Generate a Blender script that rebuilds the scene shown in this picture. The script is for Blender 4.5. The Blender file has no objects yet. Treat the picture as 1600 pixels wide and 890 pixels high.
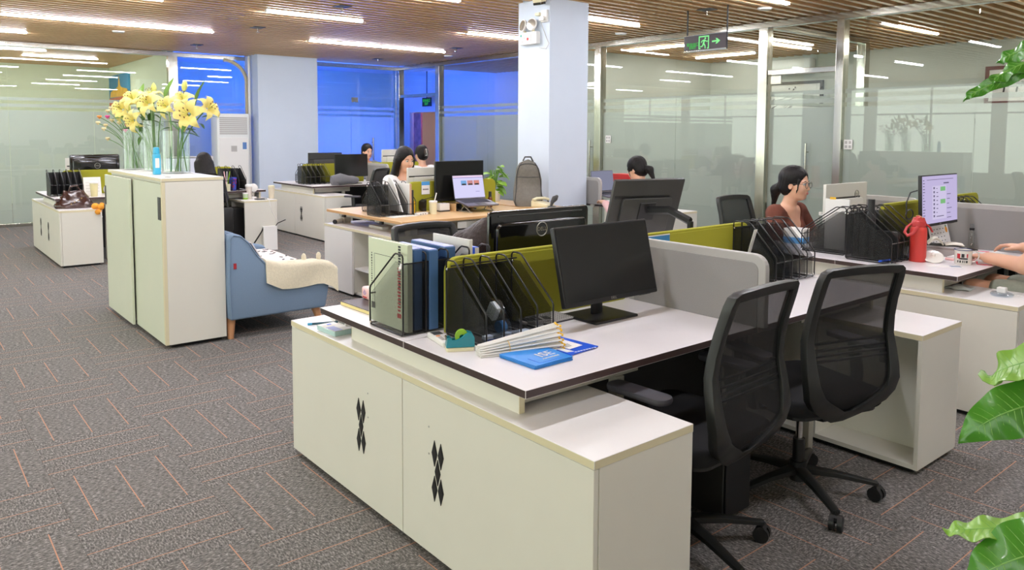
import bpy, bmesh, math, random
import numpy as np
from mathutils import Vector, Matrix, Quaternion
random.seed(7)
PI = math.pi
SC = bpy.context.scene
COL = SC.collection

# ------------------------------------------------------------------ camera
cam_d = bpy.data.cameras.new('camera')
cam = bpy.data.objects.new('camera', cam_d); COL.objects.link(cam)
CR = Vector((0.6351282, 0.77239114, 0.00491001))
CD = Vector((0.06005686, -0.04304453, -0.99726644))
CF = Vector((-0.7700684, 0.63368691, -0.07372618))
M3 = Matrix((CR, -CD, -CF)).transposed()
EYE = Vector((0, 0, 1.485))
cam.matrix_world = Matrix.Translation(EYE) @ M3.to_4x4()
cam_d.sensor_fit = 'HORIZONTAL'; cam_d.sensor_width = 36.0
cam_d.lens = 1191.89 / 1600 * 36.0
cam_d.shift_x = 0.0; cam_d.shift_y = -(445 - 295.91) / 1600
cam_d.clip_start = 0.02; cam_d.clip_end = 200
SC.camera = cam

# ------------------------------------------------------------------ daylight and exposure
world = bpy.data.worlds.new('daylight'); SC.world = world
world.use_nodes = True
_bg = world.node_tree.nodes['Background']
_bg.inputs[0].default_value = (0.95, 1.0, 0.90, 1)
_bg.inputs[1].default_value = 4.0
SC.view_settings.view_transform = 'Standard'
SC.view_settings.look = 'None'
SC.view_settings.exposure = 0.0
SC.view_settings.gamma = 1.0
SC.view_settings.use_curve_mapping = False
SC.cycles.transparent_max_bounces = 24
SC.cycles.max_bounces = 9
SC.cycles.diffuse_bounces = 5
SC.cycles.sample_clamp_indirect = 6.0
SC.cycles.caustics_reflective = False
SC.cycles.caustics_refractive = False
LAMP_W = 118.0

# ------------------------------------------------------------------ materials
def lin(c):
    out = []
    for v in c[:3]:
        v = v / 255.0
        out.append(v / 12.92 if v <= 0.04045 else ((v + 0.055) / 1.055) ** 2.4)
    return (*out, 1.0)

MAT = {}
def pm(name, col, rough=0.5, metal=0.0, var=0.0, scale=20.0, bump=0.0, bscale=None, stretch=None, coat=0.0, spec=None, trans=0.0, sheen=0.0, emit=None, estr=0.0, alpha=1.0):
    """principled material, colour varied and relief given by noise"""
    if name in MAT: return MAT[name]
    m = bpy.data.materials.new(name); m.use_nodes = True
    nt = m.node_tree; b = nt.nodes['Principled BSDF']
    c = lin(col)
    b.inputs['Base Color'].default_value = c
    b.inputs['Roughness'].default_value = rough
    b.inputs['Metallic'].default_value = metal
    if coat: b.inputs['Coat Weight'].default_value = coat
    if spec is not None: b.inputs['Specular IOR Level'].default_value = spec
    if trans: b.inputs['Transmission Weight'].default_value = trans
    if sheen: b.inputs['Sheen Weight'].default_value = sheen
    if emit is not None:
        b.inputs['Emission Color'].default_value = lin(emit); b.inputs['Emission Strength'].default_value = estr
    if alpha < 1: b.inputs['Alpha'].default_value = alpha
    if var or bump:
        tc = nt.nodes.new('ShaderNodeTexCoord')
        src = tc.outputs['Object']
        if stretch:
            mp = nt.nodes.new('ShaderNodeMapping'); mp.inputs['Scale'].default_value = stretch
            nt.links.new(src, mp.inputs[0]); src = mp.outputs[0]
    if var:
        n = nt.nodes.new('ShaderNodeTexNoise'); n.inputs['Scale'].default_value = scale; n.inputs['Detail'].default_value = 3
        nt.links.new(src, n.inputs['Vector'])
        r = nt.nodes.new('ShaderNodeMapRange')
        r.inputs['From Min'].default_value = 0.3; r.inputs['From Max'].default_value = 0.7
        r.inputs['To Min'].default_value = 1 - var; r.inputs['To Max'].default_value = 1 + var
        nt.links.new(n.outputs['Fac'], r.inputs['Value'])
        mx = nt.nodes.new('ShaderNodeVectorMath'); mx.operation = 'SCALE'
        mx.inputs[0].default_value = c[:3]
        nt.links.new(r.outputs[0], mx.inputs['Scale']); nt.links.new(mx.outputs[0], b.inputs['Base Color'])
    if bump:
        n2 = nt.nodes.new('ShaderNodeTexNoise'); n2.inputs['Scale'].default_value = bscale or scale * 4; n2.inputs['Detail'].default_value = 2
        nt.links.new(src, n2.inputs['Vector'])
        bp = nt.nodes.new('ShaderNodeBump'); bp.inputs['Strength'].default_value = bump; bp.inputs['Distance'].default_value = 0.004
        nt.links.new(n2.outputs['Fac'], bp.inputs['Height']); nt.links.new(bp.outputs[0], b.inputs['Normal'])
    MAT[name] = m
    return m

def emat(name, col, strength):
    if name in MAT: return MAT[name]
    m = bpy.data.materials.new(name); m.use_nodes = True; nt = m.node_tree; nt.nodes.clear()
    e = nt.nodes.new('ShaderNodeEmission'); e.inputs[0].default_value = lin(col); e.inputs[1].default_value = strength
    o = nt.nodes.new('ShaderNodeOutputMaterial'); nt.links.new(e.outputs[0], o.inputs[0])
    MAT[name] = m
    return m

def facing_gloss(nt, base, rough, f0=0.04, gain=1.0, gcol=(1, 1, 1, 1)):
    """a thin clear sheet over 'base': mirror reflection growing to grazing angles"""
    lw = nt.nodes.new('ShaderNodeLayerWeight'); lw.inputs[0].default_value = 0.5
    p = nt.nodes.new('ShaderNodeMath'); p.operation = 'POWER'; p.inputs[1].default_value = 4.5
    nt.links.new(lw.outputs['Facing'], p.inputs[0])
    ma = nt.nodes.new('ShaderNodeMath'); ma.operation = 'MULTIPLY_ADD'; ma.inputs[1].default_value = (1 - f0) * gain; ma.inputs[2].default_value = f0
    nt.links.new(p.outputs[0], ma.inputs[0])
    g = nt.nodes.new('ShaderNodeBsdfGlossy'); g.inputs['Roughness'].default_value = rough; g.inputs[0].default_value = gcol
    mx = nt.nodes.new('ShaderNodeMixShader')
    nt.links.new(ma.outputs[0], mx.inputs[0]); nt.links.new(base, mx.inputs[1]); nt.links.new(g.outputs[0], mx.inputs[2])
    return mx.outputs[0]

def glass(name, tint=(0.95, 0.98, 0.96), rough=0.0, f0=0.04, gain=1.0):
    if name in MAT: return MAT[name]
    m = bpy.data.materials.new(name); m.use_nodes = True; nt = m.node_tree; nt.nodes.clear()
    t = nt.nodes.new('ShaderNodeBsdfTransparent'); t.inputs[0].default_value = (*tint, 1)
    o = nt.nodes.new('ShaderNodeOutputMaterial')
    nt.links.new(facing_gloss(nt, t.outputs[0], rough, f0, gain), o.inputs[0])
    MAT[name] = m
    return m

def frosted(name, col, clear=0.25):
    if name in MAT: return MAT[name]
    m = bpy.data.materials.new(name); m.use_nodes = True; nt = m.node_tree; nt.nodes.clear()
    d = nt.nodes.new('ShaderNodeBsdfDiffuse'); d.inputs[0].default_value = lin(col)
    tl = nt.nodes.new('ShaderNodeBsdfTranslucent'); tl.inputs[0].default_value = lin(col)
    t = nt.nodes.new('ShaderNodeBsdfTransparent'); t.inputs[0].default_value = (0.9, 0.95, 0.92, 1)
    a = nt.nodes.new('ShaderNodeMixShader'); a.inputs[0].default_value = 0.45
    nt.links.new(d.outputs[0], a.inputs[1]); nt.links.new(tl.outputs[0], a.inputs[2])
    b = nt.nodes.new('ShaderNodeMixShader'); b.inputs[0].default_value = clear
    nt.links.new(a.outputs[0], b.inputs[1]); nt.links.new(t.outputs[0], b.inputs[2])
    o = nt.nodes.new('ShaderNodeOutputMaterial'); nt.links.new(b.outputs[0], o.inputs[0])
    MAT[name] = m
    return m

def mesh_fabric(name, col, clear):
    """fine woven or punched mesh too small to tell apart: partly see-through"""
    if name in MAT: return MAT[name]
    m = bpy.data.materials.new(name); m.use_nodes = True; nt = m.node_tree; nt.nodes.clear()
    d = nt.nodes.new('ShaderNodeBsdfPrincipled'); d.inputs['Base Color'].default_value = lin(col); d.inputs['Roughness'].default_value = 0.45
    t = nt.nodes.new('ShaderNodeBsdfTransparent')
    tc = nt.nodes.new('ShaderNodeTexCoord'); v = nt.nodes.new('ShaderNodeTexVoronoi'); v.inputs['Scale'].default_value = 420
    nt.links.new(tc.outputs['Object'], v.inputs['Vector'])
    r = nt.nodes.new('ShaderNodeMapRange'); r.inputs['From Min'].default_value = 0.25; r.inputs['From Max'].default_value = 0.6
    r.inputs['To Min'].default_value = min(1, clear * 1.16); r.inputs['To Max'].default_value = clear * 0.84
    nt.links.new(v.outputs['Distance'], r.inputs['Value'])
    b = nt.nodes.new('ShaderNodeMixShader')
    nt.links.new(r.outputs[0], b.inputs[0]); nt.links.new(d.outputs[0], b.inputs[1]); nt.links.new(t.outputs[0], b.inputs[2])
    o = nt.nodes.new('ShaderNodeOutputMaterial'); nt.links.new(b.outputs[0], o.inputs[0])
    MAT[name] = m
    return m

# ------------------------------------------------------------------ geometry
def rot(rx=0, ry=0, rz=0):
    return Matrix.Rotation(rz, 4, 'Z') @ Matrix.Rotation(ry, 4, 'Y') @ Matrix.Rotation(rx, 4, 'X')
def tr(x, y, z): return Matrix.Translation((x, y, z))

class MB:
    def __init__(s): s.v = []; s.f = []; s.m = []; s.T = None; s.cm = 0
    def add(s, vs, fs, mi=None):
        o = len(s.v); mi = s.cm if mi is None else mi
        if s.T is not None: vs = [tuple(s.T @ Vector(p)) for p in vs]
        s.v += [tuple(p) for p in vs]
        s.f += [tuple(i + o for i in f) for f in fs]
        s.m += ([mi] * len(fs) if isinstance(mi, int) else list(mi))
        return s
    def box(s, x0, x1, y0, y1, z0, z1, mi=None, side=None):
        vs = [(x, y, z) for z in (z0, z1) for y in (y0, y1) for x in (x0, x1)]
        fs = [(0, 2, 3, 1), (4, 5, 7, 6), (0, 1, 5, 4), (1, 3, 7, 5), (3, 2, 6, 7), (2, 0, 4, 6)]
        if side is not None:
            a = s.cm if mi is None else mi
            return s.add(vs, fs, [a, a, side, side, side, side])
        return s.add(vs, fs, mi)
    def cbox(s, c, d, mi=None):
        return s.box(c[0]-d[0]/2, c[0]+d[0]/2, c[1]-d[1]/2, c[1]+d[1]/2, c[2]-d[2]/2, c[2]+d[2]/2, mi)
    def prism(s, poly, axis, c0, c1, mi=None):
        n = len(poly)
        def P(a, b, c): return {'x': (c, a, b), 'y': (a, c, b), 'z': (a, b, c)}[axis]
        vs = [P(a, b, c0) for a, b in poly] + [P(a, b, c1) for a, b in poly]
        fs = [tuple(range(n))[::-1], tuple(range(n, 2*n))] + [(i, (i+1) % n, n+(i+1) % n, n+i) for i in range(n)]
        return s.add(vs, fs, mi)
    def lathe(s, prof, n=20, c=(0, 0, 0), mi=None):
        vs = []; fs = []; k = len(prof)
        for i in range(n):
            a = 2*PI*i/n
            for r, z in prof: vs.append((c[0]+r*math.cos(a), c[1]+r*math.sin(a), c[2]+z))
        for i in range(n):
            j = (i+1) % n
            for q in range(k-1): fs.append((i*k+q, j*k+q, j*k+q+1, i*k+q+1))
        if prof[0][0] > 1e-6: fs.append(tuple(i*k for i in range(n))[::-1])
        if prof[-1][0] > 1e-6: fs.append(tuple(i*k+k-1 for i in range(n)))
        return s.add(vs, fs, mi)
    def tube(s, path, r, n=8, closed=False, mi=None, flat=None):
        """round (or flat: half width, half height) bar along a path"""
        P = [Vector(p) for p in path]; N = len(P); vs = []; fs = []
        R = list(r) if isinstance(r, (list, tuple)) else [r]*N
        up = None
        for i in range(N):
            if closed: t = P[(i+1) % N] - P[i-1]
            else: t = P[min(i+1, N-1)] - P[max(i-1, 0)]
            if t.length < 1e-9: t = Vector((0, 0, 1))
            t.normalize()
            if up is None:
                up = Vector((0, 0, 1)) if abs(t.z) < 0.9 else Vector((1, 0, 0))
            u = (up - t*up.dot(t))
            if u.length < 1e-6: u = t.orthogonal()
            u.normalize(); w = t.cross(u); up = u
            for k in range(n):
                a = 2*PI*(k+0.5)/n
                if flat:
                    sx, sy = flat; c, d = math.cos(a), math.sin(a)
                    if n == 4: c, d = (1 if c > 0 else -1), (1 if d > 0 else -1)
                    q = P[i] + (w*c*sx + u*d*sy)*(R[i] if isinstance(r, (list, tuple)) else 1.0)
                else: q = P[i] + (w*math.cos(a) + u*math.sin(a))*R[i]
                vs.append(tuple(q))
        for i in range(N if closed else N-1):
            j = (i+1) % N
            for k in range(n): fs.append((i*n+k, i*n+(k+1) % n, j*n+(k+1) % n, j*n+k))
        if not closed: fs += [tuple(range(n))[::-1], tuple((N-1)*n+k for k in range(n))]
        return s.add(vs, fs, mi)
    def ell(s, c, r, nu=16, nv=10, mi=None):
        prof = [(max(0.0, math.sin(PI*i/nv)), -math.cos(PI*i/nv)) for i in range(nv+1)]
        vs = []; fs = []; k = nv-1
        for i in range(nu):
            a = 2*PI*i/nu
            for q in range(1, nv): vs.append((c[0]+r[0]*prof[q][0]*math.cos(a), c[1]+r[1]*prof[q][0]*math.sin(a), c[2]+r[2]*prof[q][1]))
        b = len(vs); vs += [(c[0], c[1], c[2]-r[2]), (c[0], c[1], c[2]+r[2])]
        for i in range(nu):
            j = (i+1) % nu
            for q in range(k-1): fs.append((i*k+q, j*k+q, j*k+q+1, i*k+q+1))
            fs.append((b, j*k, i*k)); fs.append((b+1, i*k+k-1, j*k+k-1))
        return s.add(vs, fs, mi)
    def sheet(s, fn, nu, nv, th, mi=None):
        """fn(u,v) surface given thickness th along its normal"""
        G = [[Vector(fn(i/nu, j/nv)) for j in range(nv+1)] for i in range(nu+1)]
        top = []; bot = []
        for i in range(nu+1):
            for j in range(nv+1):
                du = G[min(i+1, nu)][j]-G[max(i-1, 0)][j]; dv = G[i][min(j+1, nv)]-G[i][max(j-1, 0)]
                nn = du.cross(dv)
                nn = nn.normalized() if nn.length > 1e-12 else Vector((0, 0, 1))
                top.append(tuple(G[i][j]+nn*th/2)); bot.append(tuple(G[i][j]-nn*th/2))
        w = nv+1; n = len(top); fs = []
        for i in range(nu):
            for j in range(nv):
                a, b, c, d = i*w+j, (i+1)*w+j, (i+1)*w+j+1, i*w+j+1
                fs.append((a, b, c, d)); fs.append((n+d, n+c, n+b, n+a))
        ring = [i*w for i in range(nu+1)] + [nu*w+j for j in range(1, nv+1)] + [i*w+nv for i in range(nu-1, -1, -1)] + [j for j in range(nv-1, 0, -1)]
        for q in range(len(ring)):
            a, b = ring[q], ring[(q+1) % len(ring)]
            fs.append((b, a, n+a, n+b))
        return s.add(top+bot, fs, mi)
    def mesh(s, name, mats, smooth=None, bev=0.0, seg=2, fix=True):
        me = bpy.data.meshes.new(name); me.from_pydata(s.v, [], s.f)
        for m in (mats if isinstance(mats, (list, tuple)) else [mats]): me.materials.append(m)
        me.polygons.foreach_set('material_index', s.m)
        if bev or fix:
            bm = bmesh.new(); bm.from_mesh(me)
            if fix: bmesh.ops.recalc_face_normals(bm, faces=bm.faces)
            if bev:
                es = [e for e in bm.edges if len(e.link_faces) == 2 and e.calc_face_angle(0) > 0.5]
                bmesh.ops.bevel(bm, geom=es, offset=bev, segments=seg, affect='EDGES', profile=0.5, clamp_overlap=True)
            bm.to_mesh(me); bm.free()
        if smooth is not None or bev:
            me.polygons.foreach_set('use_smooth', [True]*len(me.polygons))
            me.set_sharp_from_angle(angle=math.radians(smooth if smooth is not None else (14 if bev <= 0.006 else 40)))
        me.update()
        return me
    def build(s, name, mats, parent=None, smooth=None, bev=0.0, seg=2, loc=None, fix=True):
        return link(name, s.mesh(name, mats, smooth, bev, seg, fix), parent, loc)

def link(name, data, parent=None, loc=None, rz=None):
    o = bpy.data.objects.new(name, data); COL.objects.link(o)
    if parent is not None: o.parent = parent
    if loc is not None: o.location = loc
    if rz is not None: o.rotation_euler = (0, 0, rz)
    return o

def tag(o, label, cat, group=None):
    o['label'] = label; o['category'] = cat
    if group: o['group'] = group
    return o
def thing(name, label, cat, loc=(0, 0, 0), rz=0, group=None):
    o = bpy.data.objects.new(name, None); COL.objects.link(o)
    o.empty_display_size = 0.05
    o.location = loc; o.rotation_euler = (0, 0, rz)
    return tag(o, label, cat, group)
def struct(o, label=None):
    o['kind'] = 'structure'
    if label: o['label'] = label
    return o
KIDS = {}
def kids(o): return [c for c in o.children]
def dup(root, loc, rz=0, label=None, group=None):
    """copy of a thing with copies of its parts and sub-parts"""
    r = root.copy(); COL.objects.link(r); r.location = loc; r.rotation_euler = (0, 0, rz)
    if label: r['label'] = label
    if group: r['group'] = group
    def rec(src, dst):
        for ch in list(src.children):
            c = ch.copy(); COL.objects.link(c); c.parent = dst
            rec(ch, c)
    rec(root, r)
    return r

def text(body, size, parent, mat, M, name='lettering', align='CENTER', extrude=0.0003, width=None):
    """flat lettering; M places the text plane (x along the line, y up)"""
    cu = bpy.data.curves.new(name, 'FONT'); cu.body = body; cu.size = size
    cu.align_x = align; cu.align_y = 'CENTER'; cu.extrude = extrude; cu.resolution_u = 2
    cu.materials.append(mat)
    tmp = bpy.data.objects.new(name, cu)
    me = bpy.data.meshes.new_from_object(tmp)
    bpy.data.objects.remove(tmp); bpy.data.curves.remove(cu)
    o = link(name, me, parent); o.matrix_local = M
    return o
def plane_to(o3, x3, y3):
    """matrix from an origin, an x direction and a y direction"""
    x = Vector(x3).normalized(); y = Vector(y3).normalized(); z = x.cross(y)
    m = Matrix((x, y, z)).transposed().to_4x4(); m.translation = Vector(o3)
    return m
def rrect(x0, x1, y0, y1, r, n=4, rs=None):
    """rounded rectangle polygon, counter-clockwise from the lower left corner; rs: radius per corner (ll, lr, ur, ul)"""
    R = rs or (r, r, r, r); P = []
    for (cx, cy, a0, q) in ((x0+R[0], y0+R[0], PI, R[0]), (x1-R[1], y0+R[1], 1.5*PI, R[1]), (x1-R[2], y1-R[2], 0, R[2]), (x0+R[3], y1-R[3], 0.5*PI, R[3])):
        if q < 1e-6: P.append((cx, cy)); continue
        for i in range(n+1):
            a = a0 + 0.5*PI*i/n; P.append((cx+q*math.cos(a), cy+q*math.sin(a)))
    return P

# common finishes
M_LAM = pm('white_laminate', (232, 229, 226), 0.32, var=0.012, scale=6)
M_CAB = pm('cabinet_board', (226, 223, 212), 0.36, var=0.012, scale=5)
M_EDGE = pm('cream_edge_band', (222, 212, 178), 0.4)
M_DESK = pm('desk_laminate', (233, 228, 229), 0.28, var=0.01, scale=8)
M_DEDGE = pm('dark_brown_edge', (66, 50, 48), 0.38, var=0.06, scale=60, stretch=(1, 12, 12))
M_BLACK = pm('black_plastic', (26, 26, 27), 0.42, var=0.03, scale=40)
M_BLACKG = pm('gloss_black_plastic', (14, 14, 14), 0.12, coat=0.4)
M_DGREY = pm('dark_grey_plastic', (58, 58, 57), 0.45, var=0.03, scale=30)
M_SCREEN = pm('dark_screen', (22, 22, 22), 0.22)
M_STEEL = pm('brushed_steel', (205, 203, 192), 0.16, 1.0, var=0.04, scale=3, stretch=(8, 8, 1))
M_CHROME = pm('chrome', (220, 220, 220), 0.1, 1.0)
M_WHITEP = pm('white_plastic', (236, 234, 230), 0.35)
M_PAPER = pm('white_paper', (238, 236, 232), 0.7)
M_WIRE = pm('black_wire', (34, 33, 34), 0.3, 0.3)
M_MESH = mesh_fabric('black_punched_sheet', (30, 30, 31), 0.68)
M_MESHC = mesh_fabric('grey_punched_sheet', (92, 92, 88), 0.80)
M_GREEN = pm('lime_fabric', (160, 158, 36), 0.85, var=0.05, scale=300, bump=0.2, bscale=700)
M_GREY = pm('grey_fabric', (150, 147, 145), 0.85, var=0.04, scale=300, bump=0.2, bscale=700)
M_GTRIM = pm('light_grey_trim', (180, 177, 173), 0.5)
M_LEG = pm('beige_metal', (188, 184, 172), 0.4, 0.2)
# ================================================================== the setting
XW, YW = -14.0, 8.38            # glazed left wall, glazed right wall
X1, Y0 = 2.4, -3.6              # wall behind the camera, window wall
ZS, ZV = 2.85, 3.08             # slat undersides, slab above

# carpet: 49 cm squares, basket-weave, each with three thin stripes
TX, TY = 0.488, 0.4935
def carpet_mat(name, stripe):
    m = bpy.data.materials.new(name); m.use_nodes = True; nt = m.node_tree; b = nt.nodes['Principled BSDF']
    tc = nt.nodes.new('ShaderNodeTexCoord')
    mp = nt.nodes.new('ShaderNodeMapping'); mp.inputs['Scale'].default_value = (1.0, 0.35, 1)
    nt.links.new(tc.outputs['Object'], mp.inputs[0])
    # every tile gets its own cut of pile
    oi = nt.nodes.new('ShaderNodeObjectInfo')
    ad = nt.nodes.new('ShaderNodeVectorMath'); ad.operation = 'ADD'
    nt.links.new(mp.outputs[0], ad.inputs[0]); nt.links.new(oi.outputs['Location'], ad.inputs[1])
    n = nt.nodes.new('ShaderNodeTexNoise'); n.inputs['Scale'].default_value = 150; n.inputs['Detail'].default_value = 5; n.inputs['Roughness'].default_value = 0.75
    nt.links.new(ad.outputs[0], n.inputs['Vector'])
    cr = nt.nodes.new('ShaderNodeValToRGB')
    cr.color_ramp.elements[0].position = 0.36; cr.color_ramp.elements[0].color = lin((66, 65, 64))
    cr.color_ramp.elements[1].position = 0.66; cr.color_ramp.elements[1].color = lin((184, 179, 175))
    e = cr.color_ramp.elements.new(0.52); e.color = lin((120, 117, 114))
    nt.links.new(n.outputs['Fac'], cr.inputs[0])
    src = cr.outputs[0]
    if stripe:
        sx = nt.nodes.new('ShaderNodeSeparateXYZ'); nt.links.new(tc.outputs['Object'], sx.inputs[0])
        pp = nt.nodes.new('ShaderNodeMath'); pp.operation = 'PINGPONG'; pp.inputs[1].default_value = 0.0823
        nt.links.new(sx.outputs['Y'], pp.inputs[0])          # 0 at y = 0, +-0.1646
        lt = nt.nodes.new('ShaderNodeMath'); lt.operation = 'LESS_THAN'; lt.inputs[1].default_value = 0.0021
        nt.links.new(pp.outputs[0], lt.inputs[0])
        mx = nt.nodes.new('ShaderNodeMix'); mx.data_type = 'RGBA'
        mx.inputs['B'].default_value = lin((196, 146, 120))
        nt.links.new(lt.outputs[0], mx.inputs['Factor']); nt.links.new(src, mx.inputs['A']); src = mx.outputs['Result']
    nt.links.new(src, b.inputs['Base Color'])
    b.inputs['Roughness'].default_value = 0.9; b.inputs['Specular IOR Level'].default_value = 0.3
    bp = nt.nodes.new('ShaderNodeBump'); bp.inputs['Strength'].default_value = 0.6; bp.inputs['Distance'].default_value = 0.004
    nt.links.new(n.outputs['Fac'], bp.inputs['Height']); nt.links.new(bp.outputs[0], b.inputs['Normal'])
    return m
M_CARPET = carpet_mat('striped_carpet', True)
M_SUB = pm('screed', (60, 58, 58), 0.9, var=0.05, scale=4)
floor = struct(MB().box(-19, X1+0.1, Y0-0.1, 13.2, -0.12, -0.008).build('floor', M_SUB))
h = TX/2-0.0006
tile_me = MB().box(-h, h, -TY/2+0.0006, TY/2-0.0006, -0.008, 0.0).mesh('carpet_tile', M_CARPET)
h2 = TY/2-0.0006
tile_me2 = MB().box(-h2, h2, -TX/2+0.0006, TX/2-0.0006, -0.008, 0.0).mesh('carpet_tile_turned', M_CARPET)
def in_view(x, y):
    d = Vector((x, y, 0))-EYE; z = d.dot(CF)
    if z < 0.3: return None
    u = 800+1191.9*d.dot(CR)/z; v = 296+1191.9*d.dot(CD)/z
    return z if -90 < u < 1690 and v < 1010 else None
tiles = []
for i in range(-32, 13):
    for j in range(-9, 27):
        x = -3.18+TX*(i+0.5); y = 0.49+TY*(j+0.5)
        if x < -18.5 or x > X1-0.2 or y < Y0+0.25 or y > 12.5: continue
        tiles.append((in_view(x, y) or 1e3, x, y, (i+j) % 2 != 0))   # True: stripes run along x
tiles.sort()
for k, (z, x, y, along) in enumerate(tiles[:290]):
    o = link('carpet_tile', tile_me if along else tile_me2, floor, (x, y, 0))
    if not along: o.rotation_euler = (0, 0, PI/2)
rest = bmesh.new()
far_x, far_y = MB(), MB()
for (z, x, y, along) in tiles[290:]:
    if along: far_x.box(x-h, x+h, y-TY/2+0.0006, y+TY/2-0.0006, -0.008, 0)
    else: far_y.box(x-h, x+h, y-h2, y+h2, -0.008, 0)
rest.free()
def carpet_far(name, axis, org):
    m = carpet_mat(name, False); nt = m.node_tree
    b = nt.nodes['Principled BSDF']; src = b.inputs['Base Color'].links[0].from_socket
    tc = nt.nodes.new('ShaderNodeTexCoord'); sx = nt.nodes.new('ShaderNodeSeparateXYZ'); nt.links.new(tc.outputs['Object'], sx.inputs[0])
    sb = nt.nodes.new('ShaderNodeMath'); sb.operation = 'SUBTRACT'; sb.inputs[1].default_value = org
    nt.links.new(sx.outputs[axis], sb.inputs[0])
    P = TY if axis == 'Y' else TX
    md = nt.nodes.new('ShaderNodeMath'); md.operation = 'FLOORED_MODULO'; md.inputs[1].default_value = P
    nt.links.new(sb.outputs[0], md.inputs[0])
    s2 = nt.nodes.new('ShaderNodeMath'); s2.operation = 'SUBTRACT'; s2.inputs[1].default_value = P/2
    nt.links.new(md.outputs[0], s2.inputs[0])
    pp = nt.nodes.new('ShaderNodeMath'); pp.operation = 'PINGPONG'; pp.inputs[1].default_value = 0.0823
    nt.links.new(s2.outputs[0], pp.inputs[0])
    lt = nt.nodes.new('ShaderNodeMath'); lt.operation = 'LESS_THAN'; lt.inputs[1].default_value = 0.003
    nt.links.new(pp.outputs[0], lt.inputs[0])
    mx = nt.nodes.new('ShaderNodeMix'); mx.data_type = 'RGBA'; mx.inputs['B'].default_value = lin((196, 146, 120))
    nt.links.new(lt.outputs[0], mx.inputs['Factor']); nt.links.new(src, mx.inputs['A']); nt.links.new(mx.outputs['Result'], b.inputs['Base Color'])
    return m
o = far_x.build('carpet_tile', carpet_far('carpet_far_along', 'Y', 0.49), floor, fix=False); o['kind'] = 'stuff'
o = far_y.build('carpet_tile', carpet_far('carpet_far_across', 'X', -3.18), floor, fix=False); o['kind'] = 'stuff'

# ceiling: wood-look slats hung under a pale slab
M_SLAB = pm('painted_slab', (226, 220, 212), 0.8, var=0.03, scale=2)
M_SLAT = pm('wood_slat', (230, 190, 140), 0.27, var=0.10, scale=3, stretch=(40, 1.2, 40))
ceiling = struct(MB().box(-19, X1+0.1, Y0-0.1, 13.2, ZV, ZV+0.1).build('ceiling', M_SLAB))
SP = 0.1545
slat_me = MB().box(-0.028, 0.028, Y0+0.02, YW-0.06, ZS, ZS+0.10).mesh('slat', M_SLAT)
xs = -5.472
k0 = int((XW+0.12-xs)/SP)
k1 = int((X1-0.1-xs)/SP)
slat_x = [xs+SP*k for k in range(k0, k1+1)]
for x in slat_x: link('slat', slat_me, ceiling, (x, 0, 0))
b = MB()
for k in range(k0, k1+1): b.box(xs+SP*k-0.028, xs+SP*k+0.028, YW+0.08, 12.4, ZS, ZS+0.10)
for k in range(-4, 80): b.box(XW-0.1-SP*0.5-4.2+0.05*k-0.01, XW-0.1-SP*0.5-4.2+0.05*k+0.012, Y0, 3.85, ZS, ZS+0.10)
o = b.build('slat', M_SLAT, ceiling, fix=False); o['kind'] = 'stuff'

# plain walls
M_WALL = pm('white_wall_paint', (226, 226, 220), 0.75, var=0.015, scale=3)
M_WALLG = pm('pale_green_wall_paint', (214, 222, 190), 0.75, var=0.015, scale=3)
M_BLUEP = pm('pale_blue_paint', (210, 220, 234), 0.7, var=0.012, scale=4)
struct(MB().box(X1, X1+0.1, Y0, 13.2, 0, ZV).build('wall_back', M_WALL))
w = MB(); w.box(-19, X1, Y0-0.1, Y0, 0, 0.55); w.box(-19, X1, Y0-0.1, Y0, 2.72, ZV)
for x in np.arange(-19, X1+0.01, 3.05): w.box(x, x+0.25, Y0-0.1, Y0, 0.55, 2.72)
struct(w.build('wall_window', M_WALL))
M_ALU = pm('white_aluminium', (225, 228, 226), 0.35, 0.2)
M_PANE = glass('clear_glass', (0.97, 0.99, 0.97))
for n, x in enumerate(np.arange(-19, X1-0.5, 3.05)):
    wn = struct(thing('window_%d' % (n+1), 'window', 'window', (x+0.25, Y0-0.06, 0.55)))
    del wn['category']
    f = MB(); wl = min(2.8, X1-x-0.25)
    for a in (0, wl/2-0.02, wl-0.04): f.box(a, a+0.04, 0, 0.05, 0, 2.17)
    for z in (0, 1.45, 2.13): f.box(0, wl, 0.005, 0.045, z, z+0.04)
    f.build('window_frame', M_ALU, wn, bev=0.004)
    MB().box(0.02, wl-0.02, 0.02, 0.028, 0.02, 2.15).build('pane', M_PANE, wn)
# rooms behind the glass
struct(MB().box(-18.6, -18.5, Y0, 13.2, 0, ZV).build('wall_far_left', M_WALLG))
M_WALLD = pm('grey_white_wall_paint', (196, 201, 193), 0.75, var=0.015, scale=3)
struct(MB().box(-18.5, X1, 12.4, 12.5, 0, ZV).build('wall_far_right', M_WALLD))
struct(MB().box(-18.5, XW-0.12, 3.86, 3.96, 0, ZV).build('wall_partition', [M_WALLG]))
struct(MB().box(-9.15, -9.05, YW+0.12, 12.4, 0, ZV).build('wall_corridor', M_WALLD))
# pillars
struct(MB().box(-6.286, -5.79, 5.25, 5.80, 0, ZV).build('pillar_1', M_BLUEP, bev=0.004))
struct(MB().box(XW+0.02, -13.35, 5.155, 6.285, 0, ZV).build('pillar_2', M_BLUEP, bev=0.004))

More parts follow.
